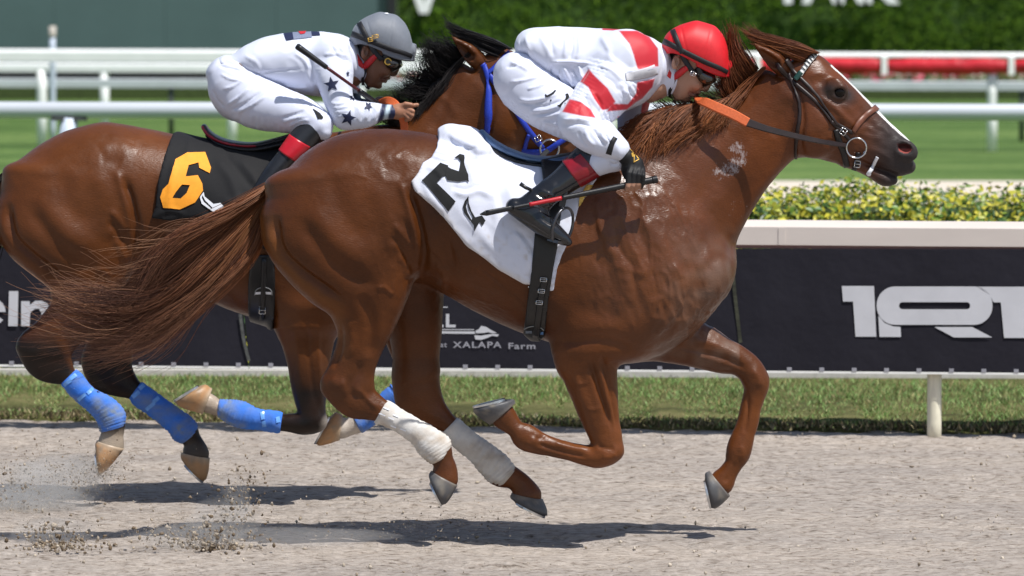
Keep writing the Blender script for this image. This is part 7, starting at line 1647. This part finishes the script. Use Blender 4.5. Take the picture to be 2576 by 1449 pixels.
skin = (px + 0.8 * (py - 385) < 1572) | ((py > 462) & (px < 1612)) ; C = np.where(skin[:, None], SK, C)
gl = mesh_obj('gloved_hand', V, Q, tinted('glove and skin', 0.6, 0.35, 300, 0.3, 0.001, 0.1), jock2, colors=C); SGl = Surf(V, Q)
for q in ([J(1140, 1165), J(1175, 1140), J(1215, 1120), J(1235, 1100)], [J(1235, 1100), J(1275, 1140), J(1315, 1190)], [J(1315, 1190), J(1300, 1198), J(1270, 1215)], [J(1275, 1215), J(1275, 1150)]): strap('glove_piping', q, 2.6, SGl, -.28, M_GOLD, jock2, lift=0.001, th=0.0015)
decal('glove_print', [J(1250, 1140), J(1265, 1135), J(1272, 1165), J(1258, 1172)], SGl, -.28, M_GOLD, jock2, 0.002, step=5)
# far hand resting in the mane
F = fbox([(1540, 320), (1640, 400)], 16, 0.08, 0.28, 0.004)
hand(F, [P(1585, 345, .20), P(1592, 362, .19)], [P(1592, 362, .19), P(1604, 372, .175)], [[P(1604, 366 + 4 * k, .19 - .016 * k), P(1622, 372 + 4 * k, .18 - .016 * k), P(1620, 388 + 3 * k, .17 - .016 * k)] for k in range(4)], [P(1596, 366, .16), P(1612, 368, .14), P(1620, 378, .14)])
V, Q = F.mesh(); mesh_obj('gloved_hand', smooth_mesh(V, Q, 1), Q, M_GLOVE, jock2)
# whip
whip2 = tag(empty('riding_crop', tuple(on_w(1500))), 'black riding crop with a red middle held in the red capped jockey\'s glove', 'riding crop')
def whip_part(name, x0, x1, r0, r1, mat, n=10, seg=14, flat=1.0, rib=0.0):
    xs = np.linspace(x0, x1, seg); mb = MB(); mb.tube([on_w(x) for x in xs], np.linspace(r0, r1, seg) + rib * (np.arange(seg) % 2), n, flat=flat, up=(0, 1, 0)); return mb.build(name, mat, whip2, smooth=True)
whip_part('knob', 1652, 1640, .0145, .0135, M_WHIPB, 14); whip_part('handle', 1641, 1412, .0118, .0085, M_WHIPB, 12, 46, rib=0.0007); whip_part('shaft', 1412, 1330, .0080, .0068, M_REDRUB); whip_part('shaft', 1330, 1290, .0066, .0058, M_WHIPB); whip_part('flap', 1290, 1222, .0085, .010, M_WHIPB, 10, 8, 0.35); whip_part('flap_tip', 1222, 1207, .010, .002, M_WHIPB, 10, 6, 0.35)

# ---------------------------------------------------------------- rider of the bay
Y6 = YB; Zj = lambda x, y: (480.7 + .33166 * x, .33166 * y)
jock6 = tag(empty('person', tuple(P(680, 360, Y6))), 'jockey in grey cap and white jacket with navy stars riding the bay horse', 'person', 'riding jockeys')
F = fbox([(540, 70), (1000, 330)], 14, Y6 - 0.34, Y6 + 0.34, 0.0055)
F.axis([(584, 140, 596, 198, .125), (622, 113, 640, 206, .148), (680, 91, 692, 226, .16), (740, 82, 748, 238, .168), (800, 80, 806, 240, .178), (850, 86, 856, 222, .165), (884, 98, 888, 196, .085)], Y=Y6, k=0.0, p=2.2, cap=0.4)
F.ell(566, 158, Y6, 20, 18, .13, -20, k=0.02)
F.chain([(790, 128, 880, 152, .080, Y6 - .12), (790, 175, 888, 186, .080, Y6 - .155), (806, 228, 886, 226, .068, Y6 - .185), (824, 278, 890, 256, .060, Y6 - .21), (842, 312, 900, 262, .056, Y6 - .22)], k=0.03)
F.chain([(848, 316, 895, 258, .055, Y6 - .218), (882, 319, 915, 258, .050, Y6 - .215), (922, 318, 935, 259, .045, Y6 - .208), (958, 304, 956, 263, .039, Y6 - .20), (992, 299, 988, 265, .034, Y6 - .195)], k=0.02)
F.chain([(805, 130, 880, 152, .080, Y6 + .12), (830, 200, 900, 200, .07, Y6 + .17), (860, 270, 910, 250, .055, Y6 + .17), (915, 285, 925, 250, .042, Y6 + .12), (950, 280, 950, 250, .036, Y6 + .07)], k=0.03)
F.chain([(880, 112, 872, 200, .072, Y6), (894, 130, 888, 206, .064, Y6), (904, 150, 902, 208, .058, Y6)], k=0.012)
rows = [([Zj(370, 480), Zj(470, 590), Zj(600, 610)], 6, -.004), ([Zj(480, 560), Zj(650, 540), Zj(860, 520)], 3, -.003), ([Zj(780, 400), Zj(860, 460), Zj(900, 540)], 6, .004), ([Zj(850, 390), Zj(900, 460), Zj(920, 560)], 5, -.004), ([Zj(910, 520), Zj(940, 640), Zj(980, 720)], 7, -.006), ([Zj(880, 520), Zj(900, 600), Zj(950, 660)], 6, .004), ([Zj(700, 640), Zj(800, 660), Zj(900, 650)], 5, .004),
        ([Zj(1000, 420), Zj(1100, 410), Zj(1190, 440)], 6, .004), ([Zj(1120, 330), Zj(1150, 400), Zj(1200, 470)], 5, .004), ([Zj(1060, 330), Zj(1100, 420), Zj(1180, 480)], 5, -.003), ([Zj(400, 420), Zj(500, 480), Zj(520, 560)], 6, .003)]
rows += [([Zj(1230 + 32 * k, 800), Zj(1240 + 32 * k, 850), Zj(1225 + 30 * k, 920)], 3, .004 if k % 2 else -.003) for k in range(7)] + [([Zj(1050 + 10 * k, 780 + 36 * k), Zj(1120 + 10 * k, 790 + 30 * k), Zj(1200, 770 + 34 * k)], 4, .003) for k in range(4)]
NAV = np.array([0.012, 0.018, 0.06])
def paint6(C, px, py, V, N):
    fa = (V[:, 1] < Y6 - 0.12) & (py > 250)
    ax = (px - 955) + (py - 283) * 0.25
    st_ = lambda a: np.clip((ax - a) / 3.5 + 0.5, 0, 1)[:, None] * fa[:, None]
    C = C * (1 - st_(0)) + NAV * st_(0); C = C * (1 - st_(13)) + np.array([0.50, 0.62, 0.70]) * st_(13); C = C * (1 - st_(24)) + NAV * st_(24)
    C = np.where(((V[:, 1] > Y6 + 0.02) & (py > 235) & (px > 830))[:, None], NAV * 0.7, C)
    return C
garment('jacket', F, rows, M_SILK, jock6, WHT, 0.002, 13, paint6); SJ6 = surf_of(child(jock6, 'jacket'))
def star(cx, cy, r, rot, sq=1.0): return [(cx + r * (1 if k % 2 == 0 else 0.42) * math.cos(math.radians(rot + 36 * k)) * sq, cy + r * (1 if k % 2 == 0 else 0.42) * math.sin(math.radians(rot + 36 * k))) for k in range(10)]
for x, y, r, ro, sq in ((1066, 642, 62, -100, 0.95), (1190, 895, 62, -75, 1.0), (1345, 808, 38, -60, 0.9), (1222, 742, 30, -80, 1.0), (1185, 560, 26, -90, 0.5)):
    cx, cy = Zj(x, y); decal('star_print', star(cx, cy, r * .33166, ro, sq), SJ6, Y6 - .15, M_NAVY, jock6, 0.003, step=5)
for q, m in (([(700, 258), (768, 250), (778, 302), (722, 312)], M_NAVY), ([(768, 250), (910, 244), (916, 288), (778, 302)], plain('grey patch', srgb(120, 128, 150), 0.6)), ([(910, 244), (970, 246), (980, 272), (916, 276)], M_NAVY), ([(812, 247), (872, 245), (862, 262), (830, 268)], M_REDPAD)):
    decal('back_patch', [Zj(*p) for p in q], SJ6, Y6, m, jock6, 0.003 if m is not M_REDPAD else 0.005, step=6)
# breeches
F = fbox([(520, 130), (850, 350)], 14, Y6 - 0.32, Y6 + 0.32, 0.0055)
F.axis([(560, 142, 531, 205, .12, Y6), (600, 160, 530, 245, .155, Y6), (640, 190, 560, 292, .155, Y6), (685, 215, 620, 312, .13, Y6)], Y=Y6, k=0.0, p=2.2)
th6 = [(642, 172, 540, 262, .088, .085), (684, 206, 598, 306, .098, .12), (738, 232, 664, 319, .093, .155), (792, 256, 732, 328, .082, .19), (828, 290, 776, 332, .07, .215), (832, 318, 796, 342, .056, .225)]
for s in (-1, 1): F.chain([r[:5] + (Y6 + s * r[5],) for r in th6], k=0.03); F.chain([(836, 300, 800, 312, .052, Y6 + s * .218), (812, 336, 770, 312, .052, Y6 + s * .232)], k=0.015)
rows = [([Zj(240, 680), Zj(330, 650), Zj(400, 600)], 4, .004), ([Zj(270, 800), Zj(360, 740), Zj(450, 660)], 5, .005), ([Zj(290, 840), Zj(400, 790), Zj(520, 700)], 4, -.004), ([Zj(340, 860), Zj(460, 800), Zj(580, 720)], 4, .004), ([Zj(160, 680), Zj(200, 760), Zj(260, 820)], 4, -.003), ([Zj(220, 560), Zj(300, 600), Zj(380, 610)], 4, .003), ([Zj(560, 640), Zj(740, 700), Zj(900, 800)], 5, .003), ([Zj(690, 930), Zj(780, 900), Zj(880, 880)], 4, .004), ([Zj(680, 900), Zj(780, 870), Zj(860, 840)], 4, -.004), ([Zj(740, 960), Zj(820, 920), Zj(900, 910)], 4, .004), ([Zj(220, 440), Zj(300, 470), Zj(380, 490)], 5, .004), ([Zj(210, 500), Zj(300, 520), Zj(380, 540)], 4, -.004)]
garment('breeches', F, rows, M_BREECH, jock6, (0.66, 0.69, 0.82), 0.0015, 16, None, 20, crease=0.0022); SB6 = surf_of(child(jock6, 'breeches'))
decal('skin_gap', [Zj(*p) for p in [(340, 480), (375, 478), (430, 540), (470, 580), (465, 600), (420, 585), (375, 545)]], surf_of(child(jock6, 'jacket')), Y6 - .1, plain('beige vest lining', srgb(196, 178, 166), 0.7), jock6, 0.003, step=6)
decal('knee_patch', [Zj(*p) for p in [(918, 822), (975, 860), (1002, 892), (995, 905), (960, 905), (945, 870)]], SB6, Y6 - .2, M_BLKPRINT, jock6, 0.003, step=5)
Y0b = Y6
bs6 = [(826, 326, 776, 300, .053, .228), (798, 360, 736, 330, .053, .242), (778, 376, 720, 352, .052, .252), (744, 408, 702, 378, .050, .265), (704, 452, 664, 426, .046, .285), (672, 496, 634, 474, .042, .30), (650, 528, 606, 508, .040, .31)]
bf6 = [(606, 500, 592, 534, .033, .31), (640, 512, 620, 554, .038, .315), (678, 534, 656, 572, .040, .32), (706, 560, 690, 588, .036, .32), (720, 578, 712, 592, .022, .32)]
for s in (-1, 1):
    V, Q, N = boot(bs6, bf6, s, M_MATTB); b_o = mesh_obj('boot', V, Q, M_MATTB, jock6)
    cV, _ = sleeve([(783, 370, 730, 338, .054, Y6 + s * .247), (766, 388, 716, 358, .0535, Y6 + s * .256), (744, 407, 702, 378, .052, Y6 + s * .265)], 0, 0.004, 32, 6)
    mesh_obj('boot_cuff', cV.reshape(-1, 3), grid_faces(cV.shape[0], 32, caps=True), M_REDCUFF, b_o)
stirrup(P(700, 566, Y6 - .32), saddle6, 0.055, 0.068, 0.25); ribbon('stirrup_leather', [P(700, 440, Y6 - .28), P(702, 500, Y6 - .31), P(702, 530, Y6 - .32)], 0.024, M_LEATHB, saddle6)
def T6(x, y):
    a = math.radians(-6.0); dx, dy = (x - 1707) * 0.90, (y - 253) * 0.925
    return 934 + dx * math.cos(a) - dy * math.sin(a), 219 + dx * math.sin(a) + dy * math.cos(a)
head6_, SHd6, SCap6 = head_parts(jock6, T6, Y6, 0.97, (0.20, 0.088, 0.048), M_GREYCAP, [], (0.16, 0.055, 0.04))
g = SHd6.near([973], [152], Y6, 0.016)[0]
mb = MB(); mb.tube([g + np.array([0, 0.004, 0]), g + np.array([0, -0.004, 0])], 0.014, 20, up=(0, 0, 1)); mb.build('goggle_boss', M_GOLD, jock6, smooth=False)
mb = MB(); mb.tube([g + np.array([0, -0.0035, 0]), g + np.array([0, -0.0055, 0])], 0.009, 16, up=(0, 0, 1)); mb.build('goggle_boss_print', M_BLKPRINT, jock6, smooth=False)
buckle(944, 92, SCap6, Y6, jock6, -10, 15, 8, 0.008, 0.0014, M_GOLD); buckle(932, 99, SCap6, Y6, jock6, -10, 11, 9, 0.008, 0.0014, M_GOLD)
ball('cap_button', SCap6.near([*[T6(1770, 57)[0]]], [T6(1770, 60)[1]], Y6, 0.001)[0], 0.009, M_WHPRINT, jock6, (1, 1, 0.5), 14)
# bare near hand holding the rein, pointing finger towards the mane
F = fbox([(980, 245), (1060, 315)], 12, Y6 - 0.28, Y6 - 0.12, 0.0032)
yy = Y6 - 0.2
hand(F, [P(988, 282, yy), P(1000, 282, yy)], [P(1000, 280, yy), P(1014, 278, yy), P(1026, 277, yy)], [[P(1026, 268, yy - .010), P(1036, 266, yy - .012), P(1049, 264, yy - .010)], [P(1028, 276, yy - .018), P(1038, 280, yy - .026), P(1036, 291, yy - .016)], [P(1026, 284, yy - .020), P(1036, 290, yy - .026), P(1030, 300, yy - .014)], [P(1020, 290, yy - .018), P(1028, 297, yy - .022), P(1022, 303, yy - .010)]],
     [P(1008, 270, yy - .012), P(1020, 262, yy - .020), P(1034, 264, yy - .022)], 0.0095)
F.ell(1012, 280, yy, 22, 19, .020, 0, k=0.012)
V, Q = F.mesh(); V = smooth_mesh(V, Q, 1); mesh_obj('hand', V, Q, M_SKIN, jock6, colors=np.ones((len(V), 3)) * np.array([0.36, 0.17, 0.10]) * (1 + 0.1 * fbm(V, 40, 2)[:, None]))
F = fbox([(930, 235), (985, 285)], 16, Y6 - 0.08, Y6 + 0.1, 0.004)
hand(F, [P(946, 264, Y6 + .06), P(956, 262, Y6 + .03)], [P(956, 262, Y6 + .03), P(964, 262, Y6 + .0)], [[P(964, 256 + 4 * k, Y6 + .01), P(974, 258 + 5 * k, Y6 - .012), P(968, 266 + 4 * k, Y6 - .026)] for k in range(4)], [P(956, 254, Y6 + .01), P(964, 250, Y6 - .006), P(974, 252, Y6 - .012)])
V, Q = F.mesh(); V = smooth_mesh(V, Q, 1); mesh_obj('hand', V, Q, M_SKIN, jock6, colors=np.ones((len(V), 3)) * np.array([0.26, 0.12, 0.075]))
whip6 = tag(empty('riding_crop', tuple(P(850, 190, Y6 - 0.24))), 'black and dark red riding crop slanting across the grey capped jockey\'s chest', 'riding crop')
def ow(t): return P(745 + 213 * t, 115 + 153 * t, Y6 - 0.31 + 0.03 * t + 0.16 * t ** 4)
for nm, t0, t1, r0, r1, m in (('handle', 0.0, 0.015, .009, .0125, M_WHIPB), ('handle', 0.015, 0.36, .0125, .0095, M_WHIPB), ('shaft', 0.36, 0.74, .0062, .0062, M_WHIPR), ('grip', 0.74, 1.0, .0105, .011, M_WHIPB)):
    ts = np.linspace(t0, t1, 12); mb = MB(); mb.tube([ow(t) for t in ts], np.linspace(r0, r1, 12), 12); mb.build(nm, m, whip6, smooth=True)
print('jockeys', round(time.time() - T0, 1))
# ================================================================== kicked-up dirt
M_CLOD = tinted('sand clod', 0.95, 0.1, 300, 0.5, 0.002, 0.2)
ICO = np.array([(0, 0, 1), (.894, 0, .447), (.276, .851, .447), (-.724, .526, .447), (-.724, -.526, .447), (.276, -.851, .447), (.724, .526, -.447), (-.276, .851, -.447), (-.894, 0, -.447), (-.276, -.851, -.447), (.724, -.526, -.447), (0, 0, -1)])
ICF = [(0, 1, 2), (0, 2, 3), (0, 3, 4), (0, 4, 5), (0, 5, 1), (1, 6, 2), (2, 7, 3), (3, 8, 4), (4, 9, 5), (5, 10, 1), (2, 6, 7), (3, 7, 8), (4, 8, 9), (5, 9, 10), (1, 10, 6), (6, 11, 7), (7, 11, 8), (8, 11, 9), (9, 11, 10), (10, 11, 6)]
TET = np.array([(1, 1, 1), (1, -1, -1), (-1, 1, -1), (-1, -1, 1)]) * 0.7; TEF = [(0, 1, 2), (0, 3, 1), (0, 2, 3), (1, 3, 2)]
def clods(name, pts, rad, pal, seed, label, ICO=ICO, ICF=ICF):
    nv = len(ICO)
    rg = np.random.default_rng(seed); n = len(pts)
    V = ICO[None] * (1 + rg.normal(0, 0.25, (n, nv, 1))) * rad[:, None, None] * (1 + rg.normal(0, 0.25, (n, 1, 3))) + pts[:, None]
    F = (np.array(ICF)[None] + nv * np.arange(n)[:, None, None]).reshape(-1, 3)
    pal = np.array(pal); C = np.repeat(pal[rg.integers(0, len(pal), n)] * rg.uniform(0.75, 1.2, (n, 1)), nv, 0)
    return tag(mesh_obj(name, V.reshape(-1, 3), F, M_CLOD, smooth=False, colors=C), label, 'dirt', kind='stuff')
SANDP = [srgb(160, 147, 130), srgb(140, 126, 108), srgb(120, 105, 88), srgb(176, 164, 148), srgb(100, 86, 70)]
rg = np.random.default_rng(77)
n = 2200; x = rg.uniform(-3.2, 3.2, n); y = rg.uniform(-1.6, 5.0, n); y = np.minimum(y, edge_y(x) - rg.random(n) * 0.3)
clods('loose_clods', np.stack([x, y, rg.uniform(-0.006, 0.006, n)], 1), 0.002 + 0.005 * rg.random(n) ** 4, [srgb(186, 175, 160), srgb(170, 158, 142), srgb(150, 137, 120)], 78, 'loose sand crumbs scattered over the track')
def spray(c, n, sx, sz, Y, slope, seed, r=0.010):
    """a burst of clods: c on the frame, spread in frame units, tilted by slope"""
    g = np.random.default_rng(seed); u = g.normal(0, 1, n); v = g.normal(0, 1, n)
    px = c[0] + sx * u + slope * v * sz; py = c[1] + sz * v; w = P(px, py, Y + g.normal(0, 0.10, n)); w[:, 2] = np.maximum(w[:, 2], 0.0)
    return w, 0.0012 + 0.55 * r * g.random(n) ** 3.0
parts_ = [spray((570, 1325), 400, 50, 52, -0.15, -0.6, 1, 0.013), spray((590, 1260), 260, 28, 60, -0.1, -0.3, 2, 0.009), spray((520, 1365), 330, 74, 16, -0.25, 0, 3, 0.014), spray((470, 1345), 260, 84, 22, -0.2, 0, 9, 0.009), spray((130, 1345), 300, 58, 24, 0.0, 0.3, 4, 0.013), spray((160, 1375), 260, 60, 10, -0.3, 0, 5, 0.012),
          spray((20, 1255), 420, 32, 52, 1.3, 0, 6, 0.010), spray((120, 1215), 700, 70, 48, 1.35, -0.5, 7, 0.005), spray((240, 1190), 700, 42, 30, 1.4, -0.8, 8, 0.004), spray((1180, 1310), 160, 120, 20, 0.0, 0, 10, 0.0035), spray((900, 1340), 160, 160, 18, -0.1, 0, 11, 0.0035)]
clods('flying_dirt', np.concatenate([p[0] for p in parts_]), np.concatenate([p[1] for p in parts_]), SANDP, 79, 'clods of sand thrown up behind the hooves at lower left')
# fine dust hanging behind the hooves
fine = [spray((90, 1200), 4680, 85, 60, 1.3, -0.4, 21, 0.0), spray((30, 1290), 2700, 60, 50, 1.2, 0, 22, 0.0), spray((230, 1200), 1620, 60, 36, 1.35, -0.6, 23, 0.0), spray((480, 1330), 2700, 110, 26, -0.15, 0, 24, 0.0), spray((590, 1270), 1260, 34, 60, -0.1, -0.4, 25, 0.0), spray((130, 1330), 1620, 70, 36, 0.1, 0.2, 26, 0.0), spray((860, 1340), 900, 190, 20, -0.1, 0, 27, 0.0)]
fp_ = np.concatenate([p[0] for p in fine]); rf = np.random.default_rng(5)
dust_o = clods('dust_cloud', fp_, 0.0006 + 0.0010 * rf.random(len(fp_)) ** 3, [srgb(206, 194, 178), srgb(186, 172, 154), srgb(160, 144, 124)], 80, 'thin veil of sand dust hanging behind the hooves', TET, TEF)
m = bpy.data.materials.new('airborne dust'); m.use_nodes = True; nt = m.node_tree; nt.nodes.clear()
o_ = nt.nodes.new('ShaderNodeOutputMaterial'); v_ = nt.nodes.new('ShaderNodeVolumeScatter'); v_.inputs['Color'].default_value = (0.93, 0.90, 0.86, 1); v_.inputs['Density'].default_value = 1.8; v_.inputs['Anisotropy'].default_value = 0.25
nt.links.new(v_.outputs[0], o_.inputs['Volume'])
th = np.linspace(0, np.pi, 13); ph = np.linspace(0, 2 * np.pi, 24, endpoint=False); SPH = np.array([[math.sin(a) * math.cos(b), math.sin(a) * math.sin(b), math.cos(a)] for a in th for b in ph])
for k, (cx, cy, Y, rx, ry, rz) in enumerate(((50, 1235, 1.30, .22, .16, .11), (150, 1205, 1.35, .19, .15, .10), (15, 1290, 1.25, .18, .15, .10), (225, 1180, 1.38, .12, .10, .07), (90, 1265, 1.25, .24, .14, .07), (560, 1310, -.15, .14, .12, .08), (480, 1348, -.20, .20, .15, .045), (592, 1258, -.12, .06, .06, .10), (130, 1342, .05, .16, .12, .06), (760, 1350, -.20, .34, .14, .035))):
    V = SPH * (1 + 0.22 * vnoise(SPH * 2.2 + k * 3.7, 1, k)[:, None]) * np.array([rx, ry, rz]) + P(cx, cy, Y); V[:, 2] = np.maximum(V[:, 2], -0.02)
    mesh_obj('puff', V, [f[::-1] for f in grid_faces(13, 24)], m, dust_o)
print('done', round(time.time() - T0, 1))
